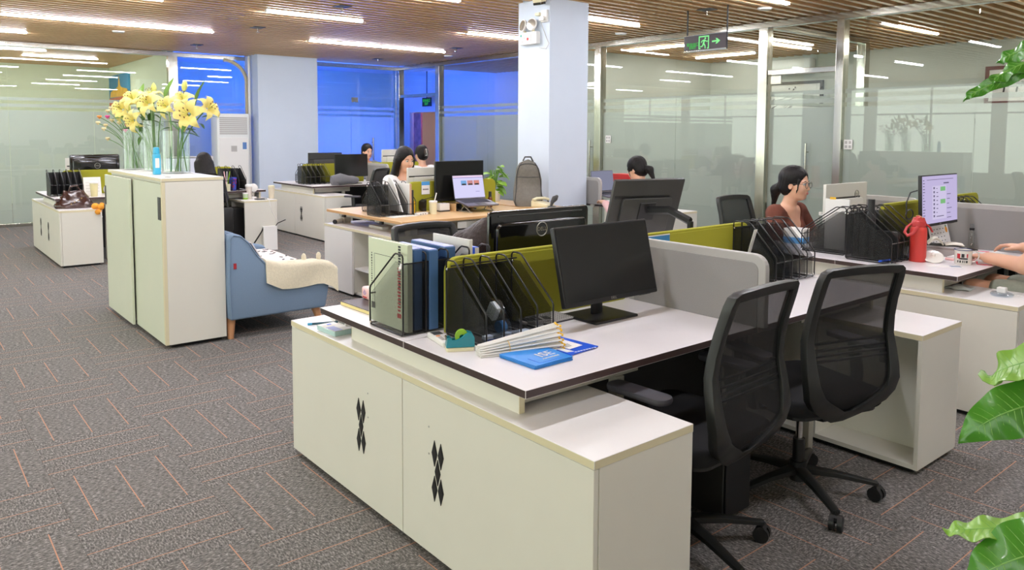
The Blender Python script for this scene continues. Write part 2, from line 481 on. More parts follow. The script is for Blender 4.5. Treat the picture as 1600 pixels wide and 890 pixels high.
# ---------------- glazed walls: steel posts and rails, panes with frosted film
M_GLASS = glass('partition_glass', (0.95, 0.972, 0.962), 0.0, 0.035, 0.9)
M_FROST = frosted('frosted_film', (222, 224, 219), 0.38)
M_SEAM = pm('glass_edge', (196, 214, 206), 0.3)
def wall_glass(name, axis, c, spans, posts, lo, hi, rail, doors=()):
    """axis 'x': wall along x at y=c; 'y': wall along y at x=c. spans: pane (a,b,zlo,zhi)"""
    root = bpy.data.objects.new(name, None); COL.objects.link(root); struct(root)
    s = 1 if axis == 'x' else -1            # side the film is on (away from the office)
    def bx(m, a0, a1, d0, d1, z0, z1):
        if axis == 'x': m.box(a0, a1, c+d0, c+d1, z0, z1)
        else: m.box(c-d1, c-d0, a0, a1, z0, z1)
    f = MB(); bx(f, lo, hi, -0.05, 0.05, rail, rail+0.075)
    f.build('rail', M_STEEL, root, bev=0.003)
    f = MB(); bx(f, lo, hi, -0.05, 0.05, 0, 0.05); f.build('floor_rail', M_STEEL, root, bev=0.003)
    for (a0, a1) in posts:
        f = MB(); bx(f, a0, a1, -0.06, 0.06, 0.0, rail); f.build('post', M_STEEL, root, bev=0.003)
    for (a0, a1, z0, z1) in spans:
        f = MB(); bx(f, a0+0.002, a1-0.002, -0.005, 0.005, z0, z1); p = f.build('pane', M_GLASS, root)
        if z0 > 1.8: continue
        f = MB(); bx(f, a0+0.002, a1-0.002, 0.006, 0.0072, z0+0.002, min(z1, 1.80)); f.build('frosted_film', M_FROST, p)
        for q0, q1 in ((1.85, 1.90), (1.95, 2.00)):
            if q1 < z1:
                f = MB(); bx(f, a0+0.002, a1-0.002, 0.006, 0.0072, q0, q1); f.build('frosted_band', M_FROST, p)
    return root, bx
Z0, ZR = 0.05, 2.772
wr, bxr = wall_glass('wall_right', 'x', YW,
    [(-12.34, -10.88, Z0, ZR), (-10.88, -9.10, Z0, ZR), (-8.035, -6.67, Z0, ZR), (-6.67, -5.37, Z0, ZR), (-4.295, -2.956, Z0, ZR), (-2.956, -1.6, Z0, ZR), (-1.5, 0.4, Z0, ZR), (0.4, X1, Z0, ZR),
     (-5.25, -4.39, 2.26, ZR), (-8.98, -8.17, 2.26, ZR), (-13.83, -12.48, 2.24, ZR)],
    [(-13.97, -13.82), (-12.477, -12.344), (-9.10, -8.98), (-8.17, -8.04), (-5.376, -5.255), (-4.387, -4.297), (-1.6, -1.5)], XW, X1, ZR)
for a0, a1 in ((-5.25, -4.39), (-8.98, -8.17), (-13.82, -12.48)):
    f = MB(); bxr(f, a0, a1, -0.045, 0.045, 2.20, 2.26); f.build('transom', M_STEEL, wr, bev=0.003)
wl_, bxl = wall_glass('wall_left', 'y', XW,
    [(Y0, -1.0, Z0, ZR), (-1.0, 0.25, Z0, ZR), (0.25, 1.5, Z0, ZR), (1.5, 2.67, Z0, ZR), (2.67, 3.82, Z0, ZR), (3.99, 5.15, Z0, ZR), (6.29, 7.30, Z0, ZR), (7.30, 8.31, 2.20, ZR)],
    [(3.83, 3.98), (8.315, 8.38)], Y0, YW, ZR)
# glass doors
def glass_door(n, axis, c, a0, a1, hside, label):
    d = bpy.data.objects.new('door_%d' % n, None); COL.objects.link(d); struct(d, label)
    def bx(m, p0, p1, d0, d1, z0, z1):
        if axis == 'x': m.box(p0, p1, c+d0, c+d1, z0, z1)
        else: m.box(c-d1, c-d0, p0, p1, z0, z1)
    f = MB(); bx(f, a0+0.01, a1-0.01, -0.006, 0.006, 0.06, 2.19); f.build('door_leaf', M_GLASS, d)
    f = MB(); bx(f, a0+0.01, a1-0.01, 0.007, 0.0082, 0.06, 1.80); f.build('frosted_film', M_FROST, d)
    for q0 in (1.85, 1.95):
        f = MB(); bx(f, a0+0.01, a1-0.01, 0.007, 0.0082, q0, q0+0.05); f.build('frosted_band', M_FROST, d)
    for e, s in ((hside, 1), (hside, -1)):
        f = MB()
        def P(off, z): return (e, c+off, z) if axis == 'x' else (c-off, e, z)
        f.tube([P(-0.055*s, 0.72), P(-0.055*s, 1.38)], 0.014, 10)
        for z in (0.82, 1.28): f.tube([P(0, z), P(-0.055*s, z)], 0.008, 8)
        f.build('door_handle', M_STEEL, d, smooth=40)
    f = MB(); bx(f, a0+0.02, a0+0.16, -0.012, 0.012, 2.09, 2.19); bx(f, a0+0.02, a0+0.16, -0.012, 0.012, 0.06, 0.15)
    f.build('hinge', M_STEEL, d, bev=0.002)
    return d
glass_door(1, 'x', YW, -5.25, -4.39, -4.72, 'frosted glass door with a long steel pull handle')
glass_door(2, 'x', YW, -8.98, -8.17, -8.26, 'frosted glass door behind the pale blue pillar')
glass_door(3, 'y', XW, 7.30, 8.31, 7.78, 'frosted glass door in front of the blue lit room')
# glazed partition running away behind the right wall
wp, bxp = wall_glass('wall_glazed_partition', 'y', -5.31, [(YW+0.1, 9.6, Z0, ZR), (9.6, 10.75, Z0, ZR)], [(10.78, 10.92)], YW+0.06, 10.92, ZR)
# ================================================================== ceiling lamps
M_TUBE = emat('lamp_diffuser_glow', (246, 246, 255), LAMP_W)
M_LAMPB = pm('lamp_housing', (225, 222, 216), 0.4)
def strip(name='strip_light'):
    t = thing(name, '', 'ceiling light')
    f = MB(); L = 0.61
    f.box(-0.032, 0.032, -L, L, 0.012, 0.07); f.build('housing', M_LAMPB, t, bev=0.003)
    g = MB(); n = 5
    prof = [(-0.026, 0.012), (-0.026, -0.006)] + [(-0.026*math.cos(PI*i/n), -0.006-0.012*math.sin(PI*i/n)) for i in range(1, n)] + [(0.026, -0.006), (0.026, 0.012)]
    g.prism(prof, 'y', -L+0.012, L-0.012); g.build('diffuser', M_TUBE, t)
    for s in (-1, 1):
        f = MB(); f.box(-0.030, 0.030, s*L-0.006 if s > 0 else -L-0.006, s*L+0.006 if s > 0 else -L+0.006, -0.019, 0.07)
        f.build('end_cap', M_LAMPB, t, bev=0.003)
    return t
LAMPS = [
 (-10.80, 1.73, 'white strip light at the far left, near half of the pair above the flower cabinet'),
 (-10.80, 2.95, 'white strip light above the left desks, far half of the long pair'),
 (-8.53, 4.01, 'single white strip light left of the middle row, right above the pale blue wide pillar'),
 (-10.82, 5.57, 'white strip light before the blue room, near half of a pair'),
 (-10.82, 6.80, 'white strip light before the blue room, far half of a pair'),
 (-8.57, 6.84, 'white strip light whose end is hidden behind the narrow pillar'),
 (-6.55, 6.84, 'white strip light just right of the narrow pillar'),
 (-6.55, 4.06, 'white strip light cut by the top edge left of the narrow pillar'),
 (-8.55, 1.70, 'white strip light cut by the top edge at the upper left'),
 (-4.42, 6.74, 'white strip light cut by the top edge above the exit sign'),
 (-6.55, 1.60, 'strip light over the aisle'), (-4.42, 4.00, 'strip light over the middle desks'), (-4.42, 1.40, 'strip light over the front desks'),
 (-2.30, 6.70, 'strip light over the right wall'), (-2.30, 3.95, 'strip light over the second row of desks'), (-2.30, 1.40, 'strip light over the front row of desks'),
 (-0.2, 5.4, 'strip light over the right aisle'), (-0.2, 2.6, 'strip light near the camera'), (-12.6, 1.0, 'strip light by the left glass wall'), (-8.5, -1.2, 'strip light near the windows'), (-4.4, -1.2, 'strip light near the windows, middle'),
]
_lamp = strip()
for k, (x, y, lab) in enumerate(LAMPS):
    if k == 0: o = _lamp; o.location = (x, y, ZS); o['label'] = lab; o['group'] = 'strip lights in the slatted ceiling'
    else: dup(_lamp, (x, y, ZS), 0, lab, 'strip lights in the slatted ceiling')
M_TUBED = emat('weaker_lamp_glow', (255, 250, 240), LAMP_W*0.55)
_lamp2 = None  # strips labelled added are unseen, put in to brighten these rooms
for x, y, rz, lab in ((-4.41, 10.43, 0, 'strip light in the room behind the right glass wall, near the framed picture'), (-8.0, 9.60, PI/2, 'crosswise strip light in the room behind the glass, right of the narrow pillar'), (-8.0, 11.37, PI/2, 'second crosswise strip light behind the glass, further in'), (-6.5, 10.9, 0, 'added strip light deep in the room behind the exit sign'),
        (-2.6, 9.6, 0, 'added strip light in the room behind the glass at the far right'), (-2.6, 11.4, 0, 'added strip light deep in the room at the far right'), (-0.8, 10.4, 0, 'added strip light in the last room behind the right glass'), (-16.3, 0.6, 0, 'added strip light in the pale green room behind the left glass'), (-16.3, 2.6, 0, 'added strip light in the pale green room, further in'), (-16.3, -1.4, 0, 'added strip light in the pale green room, near the windows'), (-15.2, 1.6, 0, 'added strip light in the pale green room along the glass')):
    left = x < -12
    o = dup(_lamp, (x, y, ZS), rz, lab, 'strip lights behind the glass walls')
    if not left:
        for c in o.children:
            if c.name.startswith('diffuser'):
                if _lamp2 is None: _lamp2 = c.data.copy(); _lamp2.materials[0] = M_TUBED
                c.data = _lamp2
# blue led bars of the corner room
M_BLED = emat('blue_led_glow', (44, 96, 255), 760.0)
for k, (x, y, z, lab) in enumerate(((-15.2, 6.35, 0.55, 'blue led light bar low behind the glass beside the wide pillar'), (-15.2, 7.85, 0.55, 'blue led light bar low behind the corner glass door'))):
    t = thing('led_bar', lab, 'lamp', (x, y, z), 0, 'blue led bars in the corner room')
    MB().box(-0.04, 0.04, -0.7, 0.7, -0.03, 0.03).build('housing', M_LAMPB, t, bev=0.004)
    MB().box(-0.03, 0.045, -0.68, 0.68, 0.031, 0.034).build('diffuser', M_BLED, t)
    for s in (-0.6, 0.6): MB().box(-0.02, 0.02, s-0.02, s+0.02, -z, -0.03).build('leg', M_LAMPB, t)
# ================================================================== workstations
DZ = 0.735; CB, CT = 0.025, 0.625; CW, CDp = 0.968, 0.415
def vent_poly(cx, cz, w=0.011, hh=0.030): return [(cx-w, cz), (cx, cz-hh), (cx+w, cz), (cx, cz+hh)]
def cabinet(name, label, loc, face=1, kind='door', w=CW, d=CDp, group=None, vent_x=None):
    """low side cabinet; its plain outer face looks to -y when face=1 and to +y when face=-1"""
    t = thing(name, label, 'cabinet', loc, 0 if face > 0 else PI, group)
    # local: outer face at y=0, depth to +y, x 0..w (or mirrored)
    x0, x1 = 0, w
    f = MB(); th = 0.018
    f.box(x0, x0+th, 0.020, d, CB, CT-0.025); f.box(x1-th, x1, 0.020, d, CB, CT-0.025)
    f.box(x0+th, x1-th, 0.020, d-0.002, CB, CB+0.02)
    f.box(x0+th, x1-th, d/2, d/2+0.012, CB+0.02, CT-0.025)
    f.box(x0+w*0.5-th/2, x0+w*0.5+th/2, d/2+0.012, d-0.004, CB+0.02, CT-0.025)
    f.build('carcass', M_CAB, t)
    f = MB(); f.cm = 0; f.box(x0-0.001, x1+0.001, -0.002, d+0.002, CT-0.025, CT, side=1)
    f.build('cabinet_top', [M_LAM, M_EDGE], t, bev=0.0015)
    dr = MB().box(x0+0.002, x1-0.002, 0.0, 0.018, CB, CT-0.027).build('door', M_CAB, t, bev=0.0015)
    if vent_x is not None:
        vx = x0+vent_x
        for cx, cz in ((-0.019, 0.062), (0.019, 0.062), (0, 0.0), (-0.019, -0.062), (0.019, -0.062)):
            v = MB(); P = vent_poly(vx+cx, 0.33+cz, 0.0165, 0.046); v.prism(P, 'y', -0.0025, 0.004)
            Q = vent_poly(vx+cx, 0.33+cz, 0.012, 0.035); v.prism(Q, 'y', -0.0032, 0.0)
            v.build('vent', M_BLACK, dr)
        for dx, dz in ((0.055 if vent_x > w/2 else -0.055, 0.145), (0.055 if vent_x > w/2 else -0.055, 0.05)):
            v = MB(); v.tube([(vx+dx, -0.0015, 0.33+dz), (vx+dx, 0.002, 0.33+dz)], 0.0035, 8); v.build('screw_cap', M_GTRIM, dr)
    f = MB(); f.box(x0+0.03, x1-0.03, 0.03, d-0.03, 0.0, CB); f.build('plinth', M_BLACK, t)
    if kind == 'open': return t
    # the side towards the chairs is open on one half
    MB().box(x0+0.02, x0+w*0.5-0.002, d-0.016, d, CB+0.022, CT-0.027).build('inner_door', M_CAB, t, bev=0.0015)
    return t
def desk(label, x0, x1, y0, y1, user=1, group='white desks with a dark brown edge', cab='near'):
    """user=1: the sitter is on the +x side"""
    t = thing('desk', label, 'desk', ((x0+x1)/2, (y0+y1)/2, 0), 0, group)
    a, b = (x1-x0)/2-0.002, (y1-y0)/2-0.002
    f = MB(); f.box(-a, a, -b, b, DZ-0.026, DZ, mi=0, side=1); f.build('tabletop', [M_DESK, M_DEDGE], t, bev=0.0015)
    f = MB(); xb = a-0.14 if user > 0 else -a+0.14
    sg = 1 if cab == 'near' else -1
    ya, yb_ = sorted((sg*(-b+0.10), sg*(-b+0.64))); f.box(xb-0.012, xb+0.012, ya, yb_, DZ-0.096, DZ-0.027); f.build('beam', M_LEG, t)
    for yy, mt in ((sg*(-b+0.54), M_LEG), (sg*(b-0.10), M_BLACK)):  # second leg painted black in place of the shade under the desk
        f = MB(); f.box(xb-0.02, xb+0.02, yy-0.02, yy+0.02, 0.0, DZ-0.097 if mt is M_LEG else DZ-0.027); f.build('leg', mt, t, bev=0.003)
    return t
def screen_panel(name, label, axis, c, a0, a1, mat, group, z1=1.02, rlo=0.055):
    t = thing(name, label, 'divider', ((a0+a1)/2, c, DZ) if axis == 'x' else (c, (a0+a1)/2, DZ), 0 if axis == 'x' else PI/2, group)
    L = (a1-a0)/2; H = z1-DZ
    f = MB(); f.prism(rrect(-L, L, 0.0, H, 0.05, 5, (0.004, 0.004, rlo, rlo)), 'y', -0.014, 0.014); f.build('frame', M_GTRIM if mat is M_GREY else mat, t, bev=0.004)
    f = MB(); m = 0.032 if mat is M_GREY else 0.012; f.prism(rrect(-L+m, L-m, 0.0, H-m, 0.03, 5, (0.003, 0.003, rlo*0.6, rlo*0.6)), 'y', -0.0165, 0.0165); f.build('fabric_panel', mat, t, bev=0.002)
    for s in (-0.6, 0.6):
        f = MB(); f.cbox((s*L, 0, -0.02), (0.05, 0.02, 0.03)); f.build('clamp', M_LEG, t)
    return t
def pod(cx, y0, dx, names, ylen=2.40, vents=True, desks=(1, 1, 1, 1), dshift=0.0, sides=(1, 1, 1, 1), vent0=True):
    yf = y0; yb = y0+ylen+0.02
    g = 'low white cabinets at the ends of the desks'
    k = cx-CW
    if sides[0]: cabinet('side_cabinet', names['c'][0], (cx-CW, yf, 0), 1, 'door', vent_x=CW-0.31 if vents and vent0 else None, group=g)
    if sides[1]: cabinet('side_cabinet', names['c'][1], (cx, yf, 0), 1, 'door', vent_x=0.23 if vents else None, group=g)
    if sides[2]: cabinet('side_cabinet', names['c'][2], (cx, yb, 0), -1, 'open', group=g)
    if sides[3]: cabinet('side_cabinet', names['c'][3], (cx+CW, yb, 0), -1, 'open', group=g)
    c = cx+dshift
    ym = y0+ylen/2
    dd = [(c, c+0.68, y0+0.005, ym, 1), (c-0.68, c, y0+0.005, ym, -1), (c, c+0.68, ym, y0+ylen-0.005, 1), (c-0.68, c, ym, y0+ylen-0.005, -1)]
    for q, (p, lab) in enumerate(zip(dd, names['d'])):
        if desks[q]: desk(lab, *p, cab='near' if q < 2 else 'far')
    # panels standing on the cabinets under the desk ends
    for y, lab in ((yf+0.062, names['p'][0]), (yb-0.062-0.02, names['p'][1])):
        t = thing('support_panel', lab, 'panel', (c, y, CT), 0, 'white boards that carry the desk ends')
        MB().box(-0.5, 0.585, 0, 0.02, 0, DZ-0.026-CT).build('board', [M_CAB], t)
        for s in (-0.5, 0.585): MB().box(s-0.001, s+0.001, -0.001, 0.021, 0, DZ-0.026-CT).build('edge_band', M_EDGE, t)
    t = thing('shade_board', names.get('m', 'black shade board added under the middle of the desks'), 'panel', (c, ym, 0), 0, 'black boards added to darken the space under the desks')  # added board, keeps light and view out of the space under the desks
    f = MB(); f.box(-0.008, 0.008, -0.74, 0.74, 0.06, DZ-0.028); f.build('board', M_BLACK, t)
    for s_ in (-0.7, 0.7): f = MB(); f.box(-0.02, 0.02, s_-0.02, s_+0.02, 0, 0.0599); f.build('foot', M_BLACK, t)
    return c, y0, ym
G_GR = 'lime green desk dividers'; G_GY = 'grey desk dividers'
pod(-2.333, 1.410, 0, dict(m='black shade board added under the middle of the nearest desks', c=['front white cabinet, left of the two nearest, black diamond vents, pen on top', 'nearest white cabinet with black diamond vents at the front', 'white open-backed cabinet hidden behind the nearest desks', 'white open cabinet behind the second office chair, with empty shelf space'],
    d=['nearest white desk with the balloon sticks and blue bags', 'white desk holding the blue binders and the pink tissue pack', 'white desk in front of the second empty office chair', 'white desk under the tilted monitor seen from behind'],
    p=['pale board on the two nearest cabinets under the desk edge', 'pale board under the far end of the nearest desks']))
screen_panel('desk_divider', 'lime green divider between the nearest two desks', 'y', -2.333, 1.60, 2.58, M_GREEN, G_GR)
screen_panel('desk_divider', 'lime green divider behind the white-striped file rack, right of the tilted monitor', 'y', -2.333, 2.64, 3.55, M_GREEN, G_GR)
screen_panel('desk_divider', 'large grey divider with rounded corner beside the front black screen', 'x', 2.613, -2.315, -1.62, M_GREY, G_GY)
screen_panel('desk_divider', 'grey divider hidden behind the front black screen', 'x', 2.613, -3.03, -2.35, M_GREY, G_GY)
pod(-2.270, 4.376, 0, dict(m='black shade board added under the middle of the thermos desk group', c=['white cabinet across the aisle at the left of the second desk group', 'white cabinet under the mug and thermos desk at the right', 'white cabinet at the far end of the second desk group', 'white cabinet at the far right end of the second desk group'],
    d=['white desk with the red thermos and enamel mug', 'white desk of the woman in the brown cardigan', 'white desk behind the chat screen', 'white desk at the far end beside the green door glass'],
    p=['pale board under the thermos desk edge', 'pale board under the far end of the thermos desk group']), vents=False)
screen_panel('desk_divider', 'lime green divider behind the big file rack left of the red thermos', 'y', -2.270, 4.96, 5.54, M_GREEN, G_GR, 1.04)
screen_panel('desk_divider', 'lime green divider furthest right behind the chat screen', 'y', -2.270, 5.62, 6.55, M_GREEN, G_GR, 1.045)
screen_panel('desk_divider', 'grey divider at the right edge behind the typing hands', 'x', 5.58, -2.25, -1.55, M_GREY, G_GY, 1.035)
screen_panel('desk_divider', 'grey divider behind the pale monitor of the woman in brown', 'x', 5.58, -2.98, -2.29, M_GREY, G_GY, 1.045)
pod(-10.36, 1.425, 0, dict(m='black shade board added under the middle of the far left desks', c=['white cabinet at the far left with a black vent', 'white cabinet at the left with a brown bag on top', 'white cabinet at the far end of the left desks', 'white cabinet with white drinks cups on top and a paper bag in front'],
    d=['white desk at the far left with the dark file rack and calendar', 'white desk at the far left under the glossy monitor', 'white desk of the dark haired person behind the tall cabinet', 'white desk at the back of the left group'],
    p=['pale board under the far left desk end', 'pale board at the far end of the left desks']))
screen_panel('desk_divider', 'lime green divider under the glossy monitor at the far left', 'y', -10.30, 1.60, 2.58, M_GREEN, G_GR)
screen_panel('desk_divider', 'lime green divider beside the dark haired person at the left', 'y', -10.30, 2.64, 3.6, M_GREEN, G_GR)
screen_panel('desk_divider', 'grey divider behind the flower vases', 'x', 2.63, -10.28, -9.66, M_GREY, G_GY)
pod(-10.44, 4.535, 0, dict(m='black shade board added under the middle of the desks before the blue glass', c=['white cabinet beside the wide blue pillar', 'white cabinet with black vent in front of the blue glass', 'white cabinet at the end of the blue glass desks', 'white cabinet at the right end of the blue glass desks'],
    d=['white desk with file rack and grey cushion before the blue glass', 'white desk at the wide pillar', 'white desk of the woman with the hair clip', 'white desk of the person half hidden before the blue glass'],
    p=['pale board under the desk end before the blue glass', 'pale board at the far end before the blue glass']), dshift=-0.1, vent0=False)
screen_panel('desk_divider', 'lime green divider behind the black screen before the blue glass', 'y', -10.54, 4.7, 5.7, M_GREEN, G_GR)
screen_panel('desk_divider', 'lime green divider left of the long haired woman', 'y', -10.54, 5.78, 6.8, M_GREEN, G_GR)
screen_panel('desk_divider', 'grey divider left of the long haired woman', 'x', 5.745, -10.52, -9.86, M_GREY, G_GY)
# ================================================================== office chairs
M_CMESH = mesh_fabric('chair_back_mesh', (16, 16, 17), 0.36)
M_CFRAME = pm('chair_black_nylon', (32, 33, 32), 0.38, var=0.06, scale=14)
M_CSEAT = pm('chair_seat_fabric', (22, 22, 25), 0.9, var=0.08, scale=250, bump=0.2, bscale=600)
M_PADG = pm('armrest_pad', (66, 64, 72), 0.6)
def interp(T, z):
    for (a, va), (b, vb) in zip(T, T[1:]):
        if z <= b: t = (z-a)/(b-a); t = max(0, min(1, t)); return va+(vb-va)*t
    return T[-1][1]
HW = [(0.37, 0.03), (0.40, 0.085), (0.45, 0.172), (0.50, 0.212), (0.56, 0.228), (0.64, 0.226), (0.74, 0.214), (0.85, 0.205), (0.95, 0.201), (1.0, 0.198)]
BX = [(0.37, -0.16), (0.45, -0.235), (0.53, -0.268), (0.62, -0.255), (0.72, -0.235), (0.82, -0.245), (1.0, -0.300)]
def office_chair(label, loc, ang, group='black mesh office chairs', arms=True, seat_h=0.46):
    t = thing('office_chair', label, 'chair', loc, ang, group)
    # back frame: a closed ring of rectangular section following the bowed outline
    side = [(interp(HW, z), z) for z in (0.40, 0.43, 0.46, 0.50, 0.55, 0.60, 0.66, 0.72, 0.79, 0.86, 0.93)]
    top = [(0.200, 0.955), (0.192, 0.985), (0.17, 0.998), (0.09, 1.004)]
    R = side + top
    ring = [(y, z) for y, z in R] + [(0.0, 1.006)] + [(-y, z) for y, z in reversed(R)] + [(-0.03, 0.372), (0.03, 0.372)]
    N = len(ring); vs = []; fs = []
    for i in range(N):
        a = Vector(ring[i-1]); b = Vector(ring[(i+1) % N]); d = (b-a).normalized(); nin = Vector((-d.y, d.x))
        y, z = ring[i]; wd = 0.032+0.03*max(0, min(1, (0.75-z)/0.25))
        q = (y+nin.x*wd, z+nin.y*wd)
        bow = lambda yy: -0.018*(1-(yy/0.23)**2)
        x = interp(BX, z)
        for (yy, zz, xx) in ((y, z, x-0.017), (y, z, x+0.017), (q[0], q[1], interp(BX, q[1])+0.012), (q[0], q[1], interp(BX, q[1])-0.012)): vs.append((xx+bow(yy), yy, zz))
    for i in range(N):
        j = (i+1) % N
        for k in range(4): fs.append((i*4+k, i*4+(k+1) % 4, j*4+(k+1) % 4, j*4+k))
    vs = [(x, y, z) for x, y, z in vs]
    MB().add(vs, fs).build('back_frame', M_CFRAME, t, smooth=50, bev=0.004)
    zt = 0.972; zb = 0.425
    def surf(u, v):
        z = zb+(zt-zb)*v; hw = interp(HW, z)-0.022
        if z > 0.95: hw -= (z-0.95)*0.5
        y = (2*u-1)*hw
        return (interp(BX, z)-0.018*(1-(y/0.23)**2), y, z)
    MB().sheet(surf, 8, 14, 0.003).build('back_mesh', M_CMESH, t, smooth=60)
    f = MB()
    for z in (0.640, 0.660, 0.680, 0.705):
        f.tube([(interp(BX, z)+0.004-0.018*(1-(y/0.23)**2), y, z+0.006*math.cos(y*8)) for y in [(-1+2*i/10)*(interp(HW, z)-0.03) for i in range(11)]], 1, 6, flat=(0.004, 0.006))
    f.build('lumbar_bars', M_BLACK, t, smooth=40)
    f = MB()
    for s in (-1, 1): f.box(-0.245, -0.222, s*0.185-0.008, s*0.185+0.008, 0.60, 0.715)
    f.build('lumbar_clips', M_DGREY, t, bev=0.003)
    f = MB(); f.tube([(-0.175, 0, 0.385), (-0.12, 0, 0.375), (-0.02, 0, 0.385)], 1, 4, flat=(0.05, 0.016)); f.box(-0.13, 0.10, -0.08, 0.08, seat_h-0.085, seat_h-0.045)
    f.build('tilt_mechanism', M_CFRAME, t, bev=0.006)
    f = MB(); P = rrect(-0.235, 0.245, -0.24, 0.24, 0.08, 5); f.prism(P, 'z', seat_h-0.045, seat_h+0.02); f.build('seat', M_CSEAT, t, bev=0.022, seg=3)
    f = MB(); f.prism(rrect(-0.215, 0.225, -0.22, 0.22, 0.07, 5), 'z', seat_h-0.058, seat_h-0.044); f.build('seat_pan', M_CFRAME, t)
    if arms:
        for s in (-1, 1):
            f = MB(); f.tube([(-0.03, s*0.20, seat_h-0.052), (-0.03, s*0.265, seat_h-0.045), (-0.028, s*0.275, seat_h+0.03), (-0.015, s*0.265, 0.615)], 1, 8, flat=(0.030, 0.016))
            a = f.build('armrest_post', M_CFRAME, t, smooth=50)
            f = MB(); f.prism(rrect(-0.13, 0.12, s*0.265-0.042, s*0.265+0.042, 0.036, 5), 'z', 0.616, 0.640); f.build('armrest_pad', M_PADG, t, bev=0.009)
    f = MB(); f.lathe([(0.024, 0.13), (0.024, 0.235), (0.0, 0.235)], 14); f.lathe([(0.034, 0.06), (0.034, 0.14), (0.0, 0.14)], 14); f.build('lift_sleeve', M_BLACK, t, smooth=40)
    f = MB(); f.lathe([(0.014, 0.22), (0.014, seat_h-0.08)], 12); f.build('gas_lift', M_CHROME, t, smooth=40)
    for k in range(5):
        a = 2*PI*k/5+0.35; c, d = math.cos(a), math.sin(a)
        f = MB(); f.tube([(c*0.02, d*0.02, 0.105), (c*0.15, d*0.15, 0.095), (c*0.305, d*0.305, 0.070)], [1.25, 1.0, 0.72], 6, flat=(0.023, 0.017))
        lg = f.build('base_leg', M_CFRAME, t, smooth=50)
        f = MB(); cx, cy = c*0.305, d*0.305; b = a+0.9
        n = Vector((math.cos(b), math.sin(b), 0))
        for s in (-1, 1):
            p0 = Vector((cx, cy, 0.029))+n*s*0.006; p1 = Vector((cx, cy, 0.029))+n*s*0.024
            f.tube([tuple(p0), tuple(p1)], 0.0285, 14)
        f.tube([(cx, cy, 0.03), (cx, cy, 0.075)], 0.008, 8); f.tube([tuple(Vector((cx, cy, 0.047))-n*0.022), tuple(Vector((cx, cy, 0.047))+n*0.022)], 0.016, 8)
        f.build('caster', M_BLACK, lg, smooth=40)
    return t
CH1 = office_chair('nearest black mesh office chair, at the front desk with the balloon sticks', (-1.657, 2.166, 0), math.radians(182))
dup(CH1, (-1.615, 2.874, 0), math.radians(162.5), 'second black mesh office chair, by the open white cabinet', 'black mesh office chairs')
dup(CH1, (-3.14, 2.22, 0), 0.0, 'black chair of the person slumped behind the glossy monitor', 'black mesh office chairs')
dup(CH1, (-3.24, 5.17, 0), -0.05, 'black chair behind the woman in the brown cardigan', 'black mesh office chairs')
dup(CH1, (-1.10, 5.02, 0), PI, 'black chair of the typing person at the right edge', 'black mesh office chairs')
dup(CH1, (-6.62, 4.20, 0), 0.0, 'black chair of the long haired woman', 'black mesh office chairs')
dup(CH1, (-9.35, 5.05, 0), PI+0.5, 'black chair beside the grey cushion before the blue glass', 'black mesh office chairs')
dup(CH1, (-9.45, 2.83, 0), PI, 'black chair with a bag on it behind the tall white cabinet', 'black mesh office chairs')
dup(CH1, (-9.25, 6.05, 0), PI, 'black chair of the woman with the hair clip', 'black mesh office chairs')
dup(CH1, (-11.35, 6.05, 0), 0, 'black chair of the half hidden person before the blue glass', 'black mesh office chairs')
